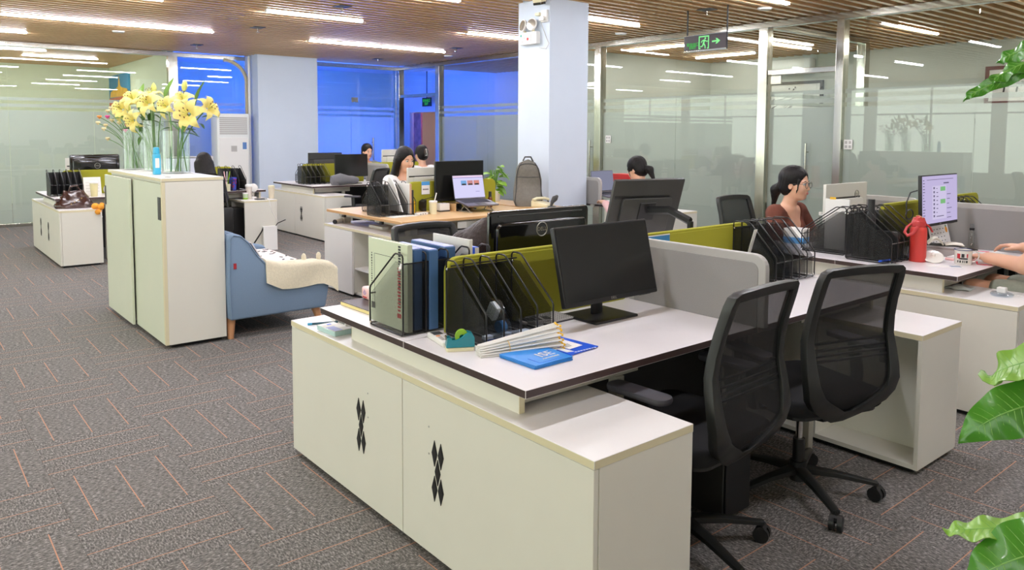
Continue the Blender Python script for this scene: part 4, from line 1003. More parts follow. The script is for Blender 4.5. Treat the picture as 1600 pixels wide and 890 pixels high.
# ================================================================== people: one smooth surface each, grown from tapered limbs
class Field:
    def __init__(s, lo, hi, h):
        s.lo = np.array(lo, float); s.h = h
        s.n = np.ceil((np.array(hi)-s.lo)/h).astype(int)+1
        s.F = np.full(tuple(s.n), 1.0, np.float32)
        s.ax = [(s.lo[i]+h*np.arange(s.n[i])).astype(np.float32) for i in range(3)]
    def sub(s, lo, hi):
        a = np.clip(np.floor((np.array(lo)-s.lo)/s.h).astype(int), 0, s.n); b = np.clip(np.ceil((np.array(hi)-s.lo)/s.h).astype(int)+1, 0, s.n)
        if np.any(b <= a): return None
        sl = tuple(slice(a[i], b[i]) for i in range(3))
        return sl, s.ax[0][sl[0]][:, None, None], s.ax[1][sl[1]][None, :, None], s.ax[2][sl[2]][None, None, :]
    def put(s, sl, d, k, op):
        f = s.F[sl]
        if op == 'cut':
            d = -d
            if k: hh = np.clip(k-np.abs(f-d), 0, None)/k; s.F[sl] = np.maximum(f, d)+hh*hh*k*0.25
            else: s.F[sl] = np.maximum(f, d)
        else:
            if k: hh = np.clip(k-np.abs(f-d), 0, None)/k; s.F[sl] = np.minimum(f, d)-hh*hh*k*0.25
            else: s.F[sl] = np.minimum(f, d)
    def cone(s, a, b, ra, rb, k=0.02, op='add'):
        a = np.array(a, float); b = np.array(b, float); m = max(ra, rb)+k+2*s.h
        q = s.sub(np.minimum(a, b)-m, np.maximum(a, b)+m)
        if q is None: return
        sl, X, Y, Z = q; d = b-a; L = max(float(d@d), 1e-9)
        t = np.clip(((X-a[0])*d[0]+(Y-a[1])*d[1]+(Z-a[2])*d[2])/L, 0, 1)
        D = np.sqrt((X-a[0]-t*d[0])**2+(Y-a[1]-t*d[1])**2+(Z-a[2]-t*d[2])**2)-(ra+t*(rb-ra))
        s.put(sl, D.astype(np.float32), k, op)
    def ell(s, c, r, R=None, k=0.02, op='add'):
        c = np.array(c, float); r = np.array(r, float); R = np.eye(3) if R is None else R
        m = np.abs(R)@r+k+2*s.h
        q = s.sub(c-m, c+m)
        if q is None: return
        sl, X, Y, Z = q; x, y, z = X-c[0], Y-c[1], Z-c[2]
        u = [(R[0, i]*x+R[1, i]*y+R[2, i]*z) for i in range(3)]
        k0 = np.sqrt(sum((u[i]/r[i])**2 for i in range(3)))+1e-6
        k1 = np.sqrt(sum((u[i]/r[i]**2)**2 for i in range(3)))+1e-6
        s.put(sl, (k0*(k0-1)/k1).astype(np.float32), k, op)
    def mesh(s, name, mats):
        F = s.F; h = s.h
        F = F.copy()
        for ax in range(3):                      # close the surface at the box
            i0 = [slice(None)]*3; i0[ax] = 0; F[tuple(i0)] = 1.0
            i0[ax] = -1; F[tuple(i0)] = 1.0
        S = F < 0
        n = np.array(F.shape)-1
        c = np.zeros(tuple(n), np.uint8)
        for dx in (0, 1):
            for dy in (0, 1):
                for dz in (0, 1): c += S[dx:dx+n[0], dy:dy+n[1], dz:dz+n[2]]
        act = np.argwhere((c > 0) & (c < 8))
        idx = np.full(tuple(n), -1, np.int32); idx[tuple(act.T)] = np.arange(len(act))
        P = np.zeros((len(act), 3)); W = np.zeros(len(act))
        cor = [(0,0,0),(1,0,0),(0,1,0),(1,1,0),(0,0,1),(1,0,1),(0,1,1),(1,1,1)]
        V = [F[tuple((act+np.array(q)).T)] for q in cor]
        for i, j in ((0,1),(2,3),(4,5),(6,7),(0,2),(1,3),(4,6),(5,7),(0,4),(1,5),(2,6),(3,7)):
            a, b = V[i], V[j]; m = (a < 0) != (b < 0)
            t = np.where(m, a/(np.where(m, a-b, 1)), 0)
            p = np.array(cor[i])+t[:, None]*(np.array(cor[j])-np.array(cor[i]))
            P += p*m[:, None]; W += m
        P = s.lo+h*(act+P/W[:, None])
        quads = []
        for ax in range(3):
            o = [1 if i == ax else 0 for i in range(3)]
            A = S[:S.shape[0]-o[0], :S.shape[1]-o[1], :S.shape[2]-o[2]]; B = S[o[0]:, o[1]:, o[2]:]
            e = np.argwhere(A != B); flip = A[tuple(e.T)]
            b, cc = (ax+1) % 3, (ax+2) % 3
            ok = (e[:, b] > 0) & (e[:, cc] > 0); e = e[ok]; flip = flip[ok]
            def at(db, dc):
                q = e.copy(); q[:, b] -= db; q[:, cc] -= dc
                return idx[tuple(np.minimum(q, n-1).T)]
            q = np.stack([at(1, 1), at(0, 1), at(0, 0), at(1, 0)], 1)
            q[~flip] = q[~flip][:, ::-1]
            quads.append(q)
        Q = np.concatenate(quads); Q = Q[(Q >= 0).all(1)]
        # a little smoothing takes the grid out of the surface
        for it in range(2):
            acc = np.zeros_like(P); cnt = np.zeros(len(P))
            for i in range(4):
                a, b = Q[:, i], Q[:, (i+1) % 4]
                np.add.at(acc, a, P[b]); np.add.at(cnt, a, 1); np.add.at(acc, b, P[a]); np.add.at(cnt, b, 1)
            P = P*0.5+0.5*acc/np.maximum(cnt, 1)[:, None]
        me = bpy.data.meshes.new(name)
        me.vertices.add(len(P)); me.vertices.foreach_set('co', P.astype(np.float32).ravel())
        me.loops.add(len(Q)*4); me.loops.foreach_set('vertex_index', Q.astype(np.int32).ravel())
        me.polygons.add(len(Q)); me.polygons.foreach_set('loop_start', np.arange(0, len(Q)*4, 4, dtype=np.int32))
        me.polygons.foreach_set('use_smooth', np.ones(len(Q), bool))
        me.update(calc_edges=True); me.validate()
        for m in (mats if isinstance(mats, (list, tuple)) else [mats]): me.materials.append(m)
        return me

M_SKIN = pm('skin', (226, 176, 146), 0.5, var=0.03, scale=14)
_sb = M_SKIN.node_tree.nodes['Principled BSDF']; _sb.inputs['Subsurface Weight'].default_value = 0.12; _sb.inputs['Subsurface Radius'].default_value = (0.02, 0.008, 0.004)
def hair_mat(name, col): return pm(name, col, 0.45, var=0.35, scale=30, spec=0.25, bump=0.35, bscale=45, stretch=(6, 6, 0.6))
M_HAIR = hair_mat('black_hair', (20, 17, 17)); M_HAIRB = hair_mat('dark_brown_hair', (44, 33, 30))
M_LIP = pm('lips', (190, 104, 98), 0.4); M_EYEW = pm('eye_white', (232, 228, 222), 0.25); M_IRIS = pm('iris', (40, 28, 22), 0.2)
def np3(M): return np.array(M.to_3x3())
def person(label, loc, yaw, h=0.0095, lean=0.12, head_yaw=0.0, head_pitch=0.1, shirt=None, sleeve='long', pants=(60, 62, 70), hair='pony', hairmat=None, vneck=False,
           handR=(0.40, -0.16, 0.775), handL=(0.40, 0.16, 0.775), seat=0.46, glasses=False, shoulder=0.165, shorts=False, face=True, knee=None, grip=0.5, group=None, neckcut=0.0, elbow_out=0.07, flare=1.0, head_fwd=0.0, head_roll=0.0, arm=1.0):
    """seated figure, facing +x, the origin on the floor below the hips"""
    t = thing('person', label, 'person', loc, yaw, group)
    pz = seat+0.10
    TT = tr(0, 0, pz) @ rot(0, lean, 0)
    def W(p): return np.array(TT @ Vector(p))
    Rt = np3(TT)
    hip = [np.array((0.0, s*0.085, pz-0.02)) for s in (-1, 1)]
    kn = [np.array(knee[0] if knee else (0.42, -0.10, 0.50)), np.array(knee[1] if knee else (0.42, 0.10, 0.50))]
    an = [np.array((kn[i][0]-0.02, kn[i][1], 0.09)) for i in (0, 1)]
    sh = [W((0.0, s*shoulder, 0.40)) for s in (-1, 1)]
    hd = [np.array(handR, float), np.array(handL, float)]
    el = []
    for i, s in enumerate((-1, 1)):       # elbow from two fixed bone lengths
        a, b = sh[i], hd[i]; d = b-a; L = min(np.linalg.norm(d), 0.53); u = d/np.linalg.norm(d)
        l1, l2 = 0.285, 0.25
        x = (l1*l1-l2*l2+L*L)/(2*L); r = math.sqrt(max(l1*l1-x*x, 1e-4))
        w = np.array((-0.35, s*elbow_out*8, -1.0)); w -= u*(w@u); w /= np.linalg.norm(w)
        el.append(a+u*x+w*r); hd[i] = a+u*min(np.linalg.norm(d), 0.53)
    NK = W((0.0, 0, 0.43)); HC = W((0.025+head_fwd, 0, 0.615))
    HM = Matrix.Translation(Vector(HC)) @ rot(0, 0, head_yaw) @ rot(0, lean*0.3+head_pitch, 0) @ rot(head_roll, 0, 0)
    def H(p): return np.array(HM @ Vector(p))
    Rh = np3(HM)
    def torso(F, g, k=0.05):
        F.ell(W((0.0, 0, 0.02)), (0.105+g, 0.155+g, 0.12+g), Rt, k); F.ell(W((0.0, 0, 0.17)), (0.088+g, 0.125+g, 0.14+g), Rt, k)
        F.ell(W((0.0, 0, 0.30)), (0.098+g, 0.145+g, 0.135+g), Rt, k)
        for s in (-1, 1): F.ell(W((0.072, s*0.062, 0.285)), (0.05+g, 0.056+g, 0.055+g), Rt, k*0.8)
        F.cone(W((0, -shoulder*0.82, 0.395)), W((0, shoulder*0.82, 0.395)), 0.052+g, 0.052+g, k)
    def upper(F, g, k=0.03, fl=1.0):
        for i in (0, 1): F.cone(sh[i], el[i], 0.048*arm+g, (0.038*arm+g)*fl, k)
    def fore(F, g, k=0.02, to=1.0, fl=1.0):
        for i in (0, 1): F.cone(el[i], el[i]+(hd[i]-el[i])*to, 0.038*arm+g, (0.027*arm+g)*fl, k)
    def legs(F, g, k=0.03, to=1.0):
        for i in (0, 1):
            F.cone(hip[i], hip[i]+(kn[i]-hip[i])*min(to, 1), 0.085+g, (0.085+g)+(0.058-0.085)*min(to, 1), k)
            if to >= 1: F.cone(kn[i], an[i], 0.054+g, 0.036+g, k)
    pts = np.array([*sh, *el, *hd, *kn, *an, HC, NK, hip[0]])
    lo = pts.min(0)-0.20; hi = pts.max(0)+0.20; lo[2] = max(lo[2], 0.0); hi[0] = max(hi[0], an[0][0]+0.22)
    F = Field(lo, hi, h)
    torso(F, 0.0); upper(F, 0.0); fore(F, 0.0); legs(F, 0.0)
    for i in (0, 1): F.cone(an[i]+(0, 0, -0.04), an[i]+(0.13, 0, -0.055), 0.036, 0.026, 0.02)
    # neck and head
    F.cone(W((0.0, 0, 0.40)), H((-0.018, 0, -0.07)), 0.056, 0.048, 0.03)
    F.ell(H((-0.012, 0, 0.035)), (0.094, 0.074, 0.088), Rh, 0.01); F.ell(H((0.028, 0, -0.035)), (0.060, 0.058, 0.072), Rh, 0.03)
    F.ell(H((0.052, 0, -0.092)), (0.028, 0.030, 0.020), Rh, 0.03)
    for s in (-1, 1): F.ell(H((0.052, s*0.036, -0.030)), (0.028, 0.024, 0.026), Rh, 0.025)
    if face:
        for s in (-1, 1): F.ell(H((0.092, s*0.031, 0.004)), (0.012, 0.017, 0.010), Rh, 0.012, 'cut')
        F.cone(H((0.083, 0, 0.010)), H((0.100, 0, -0.030)), 0.006, 0.0105, 0.012)
        for s in (-1, 1): F.ell(H((0.090, s*0.011, -0.034)), (0.010, 0.007, 0.006), Rh, 0.008)
        F.ell(H((0.083, 0, -0.060)), (0.012, 0.022, 0.010), Rh, 0.012)
        for s in (-1, 1): F.ell(H((0.078, s*0.030, 0.021)), (0.010, 0.020, 0.006), Rh, 0.012)
    for s in (-1, 1):
        F.ell(H((-0.005, s*0.074, -0.012)), (0.017, 0.008, 0.029), Rh, 0.006); F.ell(H((0.0, s*0.079, -0.010)), (0.009, 0.006, 0.016), Rh, 0.004, 'cut')
    # hands
    for i, s in enumerate((-1, 1)):
        d = hd[i]-el[i]; d /= np.linalg.norm(d)
        d = d*np.array((1, 1, 0.35)); d /= np.linalg.norm(d)
        sd = np.cross((0, 0, 1.0), d); sd /= np.linalg.norm(sd); dn = np.cross(sd, d); dn = dn if dn[2] < 0 else -dn
        R = np.stack([d, sd, -dn], 1); wr = hd[i]
        F.cone(hd[i], hd[i]+d*0.02, 0.025, 0.024, 0.015)
        F.ell(wr+d*0.055, (0.050, 0.040, 0.0165), R, 0.012)
        for q, (o, L) in enumerate(((-0.030, 0.060), (-0.010, 0.074), (0.010, 0.078), (0.029, 0.069))):
            o = o*(1 if s > 0 else 1)*(-s); b0 = wr+d*0.092+sd*o; sp = sd*o*0.25
            m1 = b0+(d+sp)*L*0.48+dn*L*0.12*grip*2; m2 = m1+(d*0.75+sp)*L*0.34+dn*L*0.30*grip*2; m3 = m2+(d*0.45)*L*0.26+dn*L*0.26*grip*2
            F.cone(b0, m1, 0.0098, 0.0090, 0.006); F.cone(m1, m2, 0.0090, 0.0082, 0.003); F.cone(m2, m3, 0.0082, 0.0072, 0.003)
        b0 = wr+d*0.03-sd*s*0.030+dn*0.006; m1 = b0+d*0.032-sd*s*0.020+dn*0.006; m2 = m1+d*0.030-sd*s*0.004+dn*0.008
        F.cone(b0, m1, 0.0135, 0.0110, 0.012); F.cone(m1, m2, 0.0108, 0.0088, 0.004)
    body = link('body', F.mesh('body', M_SKIN), t)
    # clothing
    G = Field(lo, hi, max(h, 0.008))
    torso(G, 0.012); upper(G, 0.012, fl=flare if sleeve == 'short' else 1.0)
    if sleeve == 'long': fore(G, 0.011, to=0.93)
    elif sleeve == 'mid': fore(G, 0.012, to=0.35)
    TI = np.array(TT.inverted())
    X, Y, Z = G.ax[0][:, None, None], G.ax[1][None, :, None], G.ax[2][None, None, :]
    tx = TI[0, 0]*X+TI[0, 1]*Y+TI[0, 2]*Z+TI[0, 3]; ty = TI[1, 0]*X+TI[1, 1]*Y+TI[1, 2]*Z+TI[1, 3]; tz = TI[2, 0]*X+TI[2, 1]*Y+TI[2, 2]*Z+TI[2, 3]
    if sleeve == 'short':
        for i in (0, 1):
            u = (el[i]-sh[i]); L = np.linalg.norm(u); u /= L
            along = (X-sh[i][0])*u[0]+(Y-sh[i][1])*u[1]+(Z-sh[i][2])*u[2]
            near = np.sqrt((X-el[i][0])**2+(Y-el[i][1])**2+(Z-el[i][2])**2)-0.16
            G.F = np.maximum(G.F, np.minimum(along-L*0.62, -near)).astype(np.float32)
    if vneck: G.F = np.maximum(G.F, np.minimum(tz-(0.265+1.55*np.abs(ty)), tx-0.0)).astype(np.float32)
    neck = np.sqrt(ty**2+(tx-0.02)**2)
    G.F = np.maximum(G.F, np.minimum(tz-(0.43-neckcut), (0.085+neckcut*0.3)-neck)).astype(np.float32)
    G.F = np.maximum(G.F, -(tz+0.06)).astype(np.float32)
    link('shirt', G.mesh('shirt', shirt or pm('white_blouse', (236, 234, 232), 0.8, var=0.03, scale=20, bump=0.3, bscale=30)), t)
    G = Field(lo, hi, max(h, 0.009))
    G.ell(np.array((0.0, 0, pz-0.01)), (0.125, 0.175, 0.11), None, 0.03); legs(G, 0.014, to=0.72 if shorts else 1.0)
    Zb = G.ax[2][None, None, :]
    G.F = np.maximum(G.F, (0.14-Zb)+0*G.F).astype(np.float32)
    link('shorts' if shorts else 'trousers', G.mesh('trousers', pm('trousers_%d_%d_%d' % pants, pants, 0.9, var=0.06, scale=40, bump=0.3, bscale=60)), t)
    for i in (0, 1):
        f = MB(); f.T = tr(*(an[i]+np.array((0.055, 0, -0.055)))); f.ell((0, 0, 0), (0.125, 0.046, 0.034), 14, 8); f.box(-0.12, 0.12, -0.04, 0.04, -0.035, -0.015); f.build('shoe', M_DGREY, t, smooth=50)
    # face details
    if face:
        for s in (-1, 1):
            f = MB(); f.T = HM; f.ell((0.0775, s*0.031, 0.005), (0.0115, 0.0135, 0.0095), 14, 10); e = f.build('eye', M_EYEW, t, smooth=60)
            f = MB(); f.T = HM; f.ell((0.0868, s*0.0312, 0.004), (0.0035, 0.0060, 0.0060), 12, 8); f.build('iris', M_IRIS, e, smooth=60)
            f = MB(); f.T = HM; f.tube([(0.0855, s*0.014, 0.0225), (0.0850, s*0.031, 0.0275), (0.074, s*0.049, 0.021)], [0.0022, 0.0026, 0.0012], 6); f.build('eyebrow', M_HAIR, t, smooth=60)
            f = MB(); f.T = HM; f.tube([(0.0865, s*0.018, 0.009), (0.0895, s*0.031, 0.0135), (0.081, s*0.045, 0.009)], 0.0016, 5); f.build('eyelid_line', M_IRIS, t, smooth=60)
        f = MB(); f.T = HM; f.ell((0.0925, 0, -0.0565), (0.0045, 0.019, 0.0042), 14, 8); f.ell((0.0915, 0, -0.0645), (0.0050, 0.0165, 0.0046), 14, 8); f.build('lips', M_LIP, t, smooth=60)
    # hair
    hm = hairmat or M_HAIR
    hlo = HC-np.array((0.26, 0.22, 0.50)); hhi = HC+np.array((0.20, 0.22, 0.20))
    HF = Field(hlo, hhi, max(0.005, h*0.75))
    HF.ell(H((-0.020, 0, 0.044)), (0.106, 0.088, 0.094), Rh, 0.01); HF.ell(H((-0.050, 0, -0.025)), (0.066, 0.078, 0.070), Rh, 0.03)
    if hair in ('long', 'bob'):
        for s in (-1, 1):
            for q in range(3):
                y = s*(0.045+0.018*q); x = -0.065+0.032*q; z = -0.34 if hair == 'long' else -0.16
                HF.cone(H((x, y, 0.0)), H((x-0.03, y*1.12, z*0.55)), 0.036, 0.036, 0.03); HF.cone(H((x-0.03, y*1.12, z*0.55)), H((x-0.045+0.02*q, y*1.05, z+0.03*q)), 0.036, 0.018, 0.03)
        HF.cone(H((-0.075, 0, 0.0)), H((-0.12, 0, -0.28 if hair == 'long' else -0.14)), 0.05, 0.035, 0.03)
    HF.ell(H((0.115, 0, -0.035)), (0.115, 0.064, 0.105), Rh, 0.015, 'cut')
    HF.ell(H((0.05, 0, -0.09)), (0.10, 0.066, 0.09), Rh, 0.01, 'cut')
    if hair in ('pony', 'bun', 'clip', 'short'):
        for s in (-1, 1): HF.ell(H((0.005, s*0.095, -0.035)), (0.032, 0.03, 0.048), Rh, 0.01, 'cut')
    if hair in ('pony', 'bun', 'clip'):
        HF.cone(H((0.055, -0.068, 0.03)), H((0.045, -0.078, -0.06)), 0.008, 0.004, 0.01); HF.cone(H((0.055, 0.068, 0.03)), H((0.045, 0.078, -0.06)), 0.008, 0.004, 0.01)
    if hair == 'pony':
        HF.cone(H((-0.105, 0, -0.01)), H((-0.150, 0.01, -0.055)), 0.028, 0.036, 0.012); HF.cone(H((-0.150, 0.01, -0.055)), H((-0.165, 0.02, -0.17)), 0.036, 0.014, 0.02)
    if hair == 'clip':
        HF.ell(H((-0.105, 0, 0.01)), (0.045, 0.052, 0.062), Rh, 0.02)
    X, Y, Z = HF.ax[0][:, None, None]-HC[0], HF.ax[1][None, :, None]-HC[1], HF.ax[2][None, None, :]-HC[2]
    th = np.arctan2(Y, X+0.02)
    HF.F = (HF.F+0.0018*np.sin(th*46+Z*25)+0.0012*np.sin(th*91+Z*60)).astype(np.float32)
    hr = link('hair', HF.mesh('hair', hm), t)
    if hair == 'pony':
        f = MB(); f.T = HM @ tr(-0.112, 0, -0.018) @ rot(0, 1.0, 0); f.lathe([(0.026, -0.008), (0.032, 0), (0.026, 0.008)], 14); f.build('hair_tie', M_BLACK, t, smooth=60)
    if hair == 'clip':
        f = MB(); f.T = HM
        for s in (-1, 1):
            for q in range(4): f.tube([(-0.150, s*0.006, 0.055-0.026*q), (-0.157, s*0.022, 0.045-0.026*q), (-0.146, s*0.036, 0.035-0.026*q)], 0.004, 6)
        f.tube([(-0.152, 0, 0.062), (-0.160, 0, 0.01), (-0.150, 0, -0.045)], 0.006, 6)
        f.build('hair_claw_clip', M_CHROME, t, smooth=60)
    if glasses:
        f = MB(); f.T = HM
        for s in (-1, 1):
            f.tube([(0.099-0.10*abs(0.0225*math.cos(2*PI*k/24)+0.033-0.033)**1 if False else 0.0985, s*0.033+0.0225*math.cos(2*PI*k/24), -0.001+0.0215*math.sin(2*PI*k/24)) for k in range(24)], 0.0019, 6, closed=True)
            f.tube([(0.0985, s*0.0555, 0.006), (0.088, s*0.071, 0.008), (0.0, s*0.082, 0.004)], 0.0012, 6)
        f.tube([(0.0985, -0.0105, 0.004), (0.102, 0, 0.006), (0.0985, 0.0105, 0.004)], 0.0012, 6)
        f.build('glasses', M_DGREY, t, smooth=60)
    return t, HM
M_BROWN = pm('brown_cardigan', (112, 64, 50), 0.9, var=0.05, scale=120, bump=0.25, bscale=260)
pA, HMA = person('woman in a brown cardigan with round glasses and low ponytail at the right desk', (-3.10, 5.11, 0), 0.0, 0.0065, seat=0.425, lean=0.18, head_yaw=0.12, head_pitch=-0.02, shirt=M_BROWN, hair='pony', vneck=True, glasses=True, handR=(0.34, -0.10, 0.775), handL=(0.38, 0.20, 0.775), neckcut=0.02)
pB, HMB = person('long haired woman in a white blouse at the wooden desk', (-6.72, 4.06, 0), 0.0, 0.0075, lean=0.10, head_yaw=0.05, head_pitch=0.16, hair='long', sleeve='long', handR=(0.34, -0.12, 0.80), handL=(0.36, 0.16, 0.80), seat=0.50, neckcut=0.02)
person('woman with a silver hair clip and white top before the blue door, seen from behind', (-9.25, 5.96, 0), PI, 0.0105, lean=0.05, head_pitch=0.12, hair='clip', face=True)
person('person half hidden behind the black screen before the blue glass, dark hair', (-11.25, 6.12, 0), 0.0, 0.0105, lean=0.08, head_pitch=0.1, hair='short', shirt=pm('grey_shirt', (120, 122, 128), 0.9))
person('woman with a ponytail and pink top behind the tilted monitor', (-5.02, 5.86, 0), PI, 0.0095, seat=0.42, lean=0.16, head_yaw=0.15, head_pitch=0.34, hair='pony', shirt=pm('pink_top', (232, 190, 188), 0.9, var=0.03, scale=40))
person('dark haired person seen from behind between vases and air conditioner', (-9.46, 3.02, 0), PI, 0.0105, seat=0.40, lean=0.22, head_pitch=0.25, hair='long', shirt=pm('charcoal_top', (54, 54, 60), 0.9))
M_GTEE = pm('pale_grey_tee', (200, 200, 198), 0.9, var=0.03, scale=60)
person('typing person cut off by the right edge, bare arms and grey-green shorts', (-1.20, 4.98, 0), PI, 0.0058, lean=0.12, head_pitch=0.2, hair='short', shirt=M_GTEE, sleeve='short', shorts=True, pants=(134, 138, 124), seat=0.51, handR=(0.35, -0.30, 0.812), handL=(0.43, 0.05, 0.776), knee=((0.45, -0.14, 0.595), (0.47, 0.13, 0.595)), grip=0.45, arm=1.24)
M_BLKT = pm('black_top', (38, 36, 38), 0.9, var=0.06, scale=60, bump=0.3, bscale=120)
person('person slumped over the desk behind the glossy monitor, brown hair and black top', (-3.42, 2.24, 0), 0.0, 0.0085, lean=0.95, head_yaw=0.3, head_pitch=0.65, hair='bob', hairmat=M_HAIRB, shirt=M_BLKT, handR=(0.52, -0.16, 0.775), handL=(0.56, 0.22, 0.775), seat=0.50, elbow_out=0.16)
# ================================================================== black mesh file racks
def file_rack(label, loc, rz, n, gap, depth=0.25, hb=0.28, hf=0.115, flat=0.05, solid=None, group='black mesh file racks', frod=True, near=None):
    """tall side at x=0, sloping down to the front at x=depth; n dividers spaced along +y"""
    t = thing('file_rack', label, 'file rack', loc, rz, group)
    W = gap*(n-1)
    f = MB(); f.box(0.004, depth-0.004, 0, W, 0.008, 0.010); f.build('base_tray', M_MESH, t)
    f = MB()
    for x in (0.004, depth-0.004): MB().tube([(x, 0, 0.009), (x, W, 0.009)], 0.0032, 6).build('base_rail', M_WIRE, t, smooth=50)
    f = MB(); f.tube([(0.004, 0, hb-0.035), (0.004, W, hb-0.035)], 0.0028, 6); f.build('back_rod', M_WIRE, t, smooth=50)
    f = MB(); f.tube([(depth-0.002, 0, hf-0.02) if frod else (0.03, 0, hb-0.02), (depth-0.002, W, hf-0.02) if frod else (0.03, W, hb-0.02)], 0.0028, 6); f.build('front_rod', M_WIRE, t, smooth=50)
    f = MB(); f.box(0.0, 0.0015, 0, W, 0.01, hb-0.035); f.build('back_sheet', solid or M_MESH, t)
    for k in range(n):
        y = gap*k
        P = [(0.0, 0.012), (0.0, hb-0.012), (0.004, hb-0.004), (0.012, hb), (flat, hb), (flat+0.012, hb-0.006), (depth-0.006, hf+0.012), (depth, hf), (depth, 0.014), (depth-0.008, 0.004), (0.008, 0.004)]
        f = MB(); f.tube([(x, y, z) for x, z in P], 0.0034, 7, closed=True); d = f.build('divider', M_WIRE, t, smooth=50)
        Q = [(0.004, 0.012), (0.004, hb-0.03), (flat+0.002, hb-0.03), (depth-0.014, hf-0.012), (depth-0.008, 0.012)]
        f = MB(); f.prism(Q, 'y', y-0.0008, y+0.0008); f.build('mesh_sheet', near if near and k == n-1 else (solid or M_MESH), d)
        if k in (0, n-1):
            for x, z in ((0.004, hb-0.035), (depth-0.004, 0.012)): MB().ell((x, y, z), (0.0055, 0.0055, 0.0055), 8, 6).build('ball_end', M_CHROME, d, smooth=60)
    return t
file_rack('black mesh file rack holding the loose pouch, nearest rack, beside the teal tape dispenser', (-2.313, 1.590, DZ), 0, 5, 0.0785, 0.245, 0.282, 0.112, 0.05, frod=False)
file_rack('black mesh file rack holding the blue binders and the pale green book', (-2.378, 1.843, DZ), PI, 5, 0.100, 0.245, 0.305, 0.145, 0.05, near=M_MESHC)
file_rack('black mesh file rack with a white strip, beyond the large grey divider', (-2.313, 3.40, DZ), 0, 6, 0.0735, 0.25, 0.30, 0.13, 0.09)
file_rack('black mesh file rack facing the woman in brown, beside the blue tissue box', (-2.312, 4.86, DZ), PI, 5, 0.07, 0.29, 0.30, 0.13, 0.06)
file_rack('big black mesh file rack left of the red thermos', (-2.250, 4.47, DZ), 0, 6, 0.078, 0.27, 0.31, 0.14, 0.07)
file_rack('black mesh file rack behind the lit chat screen', (-2.245, 5.90, DZ), 0, 5, 0.08, 0.25, 0.30, 0.13, 0.06)
M_BRACK = pm('dark_grey_sheet_steel', (46, 47, 48), 0.5)
file_rack('dark solid file rack at the far left behind the brown bag', (-10.27, 1.445, DZ), 0, 6, 0.066, 0.26, 0.30, 0.15, 0.06, solid=M_BRACK)
file_rack('dark file rack behind the calendar stand at the wide blue pillar', (-9.96, 3.30, DZ), 0, 4, 0.09, 0.26, 0.31, 0.15, 0.06, solid=M_BRACK)
file_rack('black mesh file rack in front of the wide blue pillar, right part', (-10.50, 4.62, DZ), 0, 6, 0.075, 0.26, 0.29, 0.13, 0.06)
file_rack('black mesh file rack in front of the wide blue pillar, left part', (-10.58, 5.0, DZ), PI, 4, 0.09, 0.26, 0.29, 0.13, 0.06)
file_rack('black mesh file rack with white paper sheaf on the wooden desk', (-6.00, 3.28, 0.755), 0, 5, 0.088, 0.24, 0.29, 0.12, 0.05)
file_rack('black mesh file rack at the left end of the wooden desk', (-6.075, 3.62, 0.755), PI, 3, 0.11, 0.24, 0.29, 0.12, 0.05)
# ================================================================== things on the nearest desks
M_BPAPER = pm('blue_card', (72, 110, 160), 0.4, var=0.04, scale=8)
M_LAV = pm('glare_and_plain_lavender', (178, 186, 232), 0.6)  # bluish glare on the document box tops, put into the colour
M_PGREEN = pm('pale_green_cover', (214, 222, 196), 0.55, var=0.01, scale=10)
M_RED = pm('red_print', (190, 40, 50), 0.5)
M_BLUE = pm('bright_blue_plastic', (42, 140, 226), 0.35, var=0.05, scale=12)
M_ROYAL = pm('royal_blue_card', (34, 92, 220), 0.4)
M_TEAL = pm('teal_plastic', (20, 132, 148), 0.3, coat=0.3)
M_CREAM = pm('cream_plastic', (232, 224, 190), 0.4)
M_LIME = pm('green_tape', (150, 196, 50), 0.35)
M_PINK = pm('pink_wrap', (246, 200, 196), 0.35, var=0.06, scale=30)
M_CLEAR = glass('clear_plastic', (0.86, 0.91, 0.95), 0.08, 0.06)
M_TISSUE = pm('tissue', (246, 244, 244), 0.9)
M_YELLOW = pm('yellow_plastic', (236, 186, 40), 0.4)
# pale green book standing in the binder rack (plane along x)
B0 = 1.468
t = thing('book', 'tall pale green paperback in the near slot of the binder rack', 'book', (-2.528, B0, 0.746))
f = MB(); f.box(-0.145, 0.145, 0, 0.016, 0, 0.325); f.build('page_block', M_PAPER, t, bev=0.001)
f = MB(); f.box(-0.146, 0.146, -0.0022, -0.0002, 0, 0.327); f.box(-0.146, 0.146, 0.0162, 0.018, 0, 0.327); f.box(0.1452, 0.147, -0.0022, 0.018, 0, 0.327); cv = f.build('cover', M_PGREEN, t)
for k, (s, z, col) in enumerate((('Ａ　ＢＯＯＫ　ＯＦ　ＮＯＴＥＳ', 0.20, M_INK),)):
    pass
f = MB()
random.seed(11)
z = 0.318
f.box(-0.0, 0.0, 0, 0, 0, 0) if False else None
for k in range(22):
    hgt = random.uniform(0.005, 0.010); f.box(0.080, 0.098, -0.0026, -0.0021, z-hgt, z); z -= hgt+0.003
    if k == 6: z -= 0.004
f.build('title_print', M_INK, cv)
f = MB(); z = 0.236
for k in range(13):
    hgt = random.uniform(0.006, 0.010); f.box(0.076, 0.096, -0.0030, -0.0026, z-hgt, z); z -= hgt+0.0055
f.box(0.072, 0.100, -0.0030, -0.0026, 0.045, 0.062); f.build('red_title_print', M_RED, cv)
f = MB(); z = 0.27
for k in range(14):
    hgt = random.uniform(0.003, 0.007); f.box(-0.124, -0.117, -0.0027, -0.0022, z-hgt, z); z -= hgt+0.004
f.box(-0.10, 0.06, -0.0027, -0.0022, 0.268, 0.2695); f.box(-0.10, -0.0985, -0.0027, -0.0022, 0.06, 0.268)
f.build('small_print', M_INK, cv)
f = MB(); f.box(-0.125, -0.095, -0.0027, -0.0022, 0.05, 0.075); f.build('barcode_patch', M_DGREY, cv)
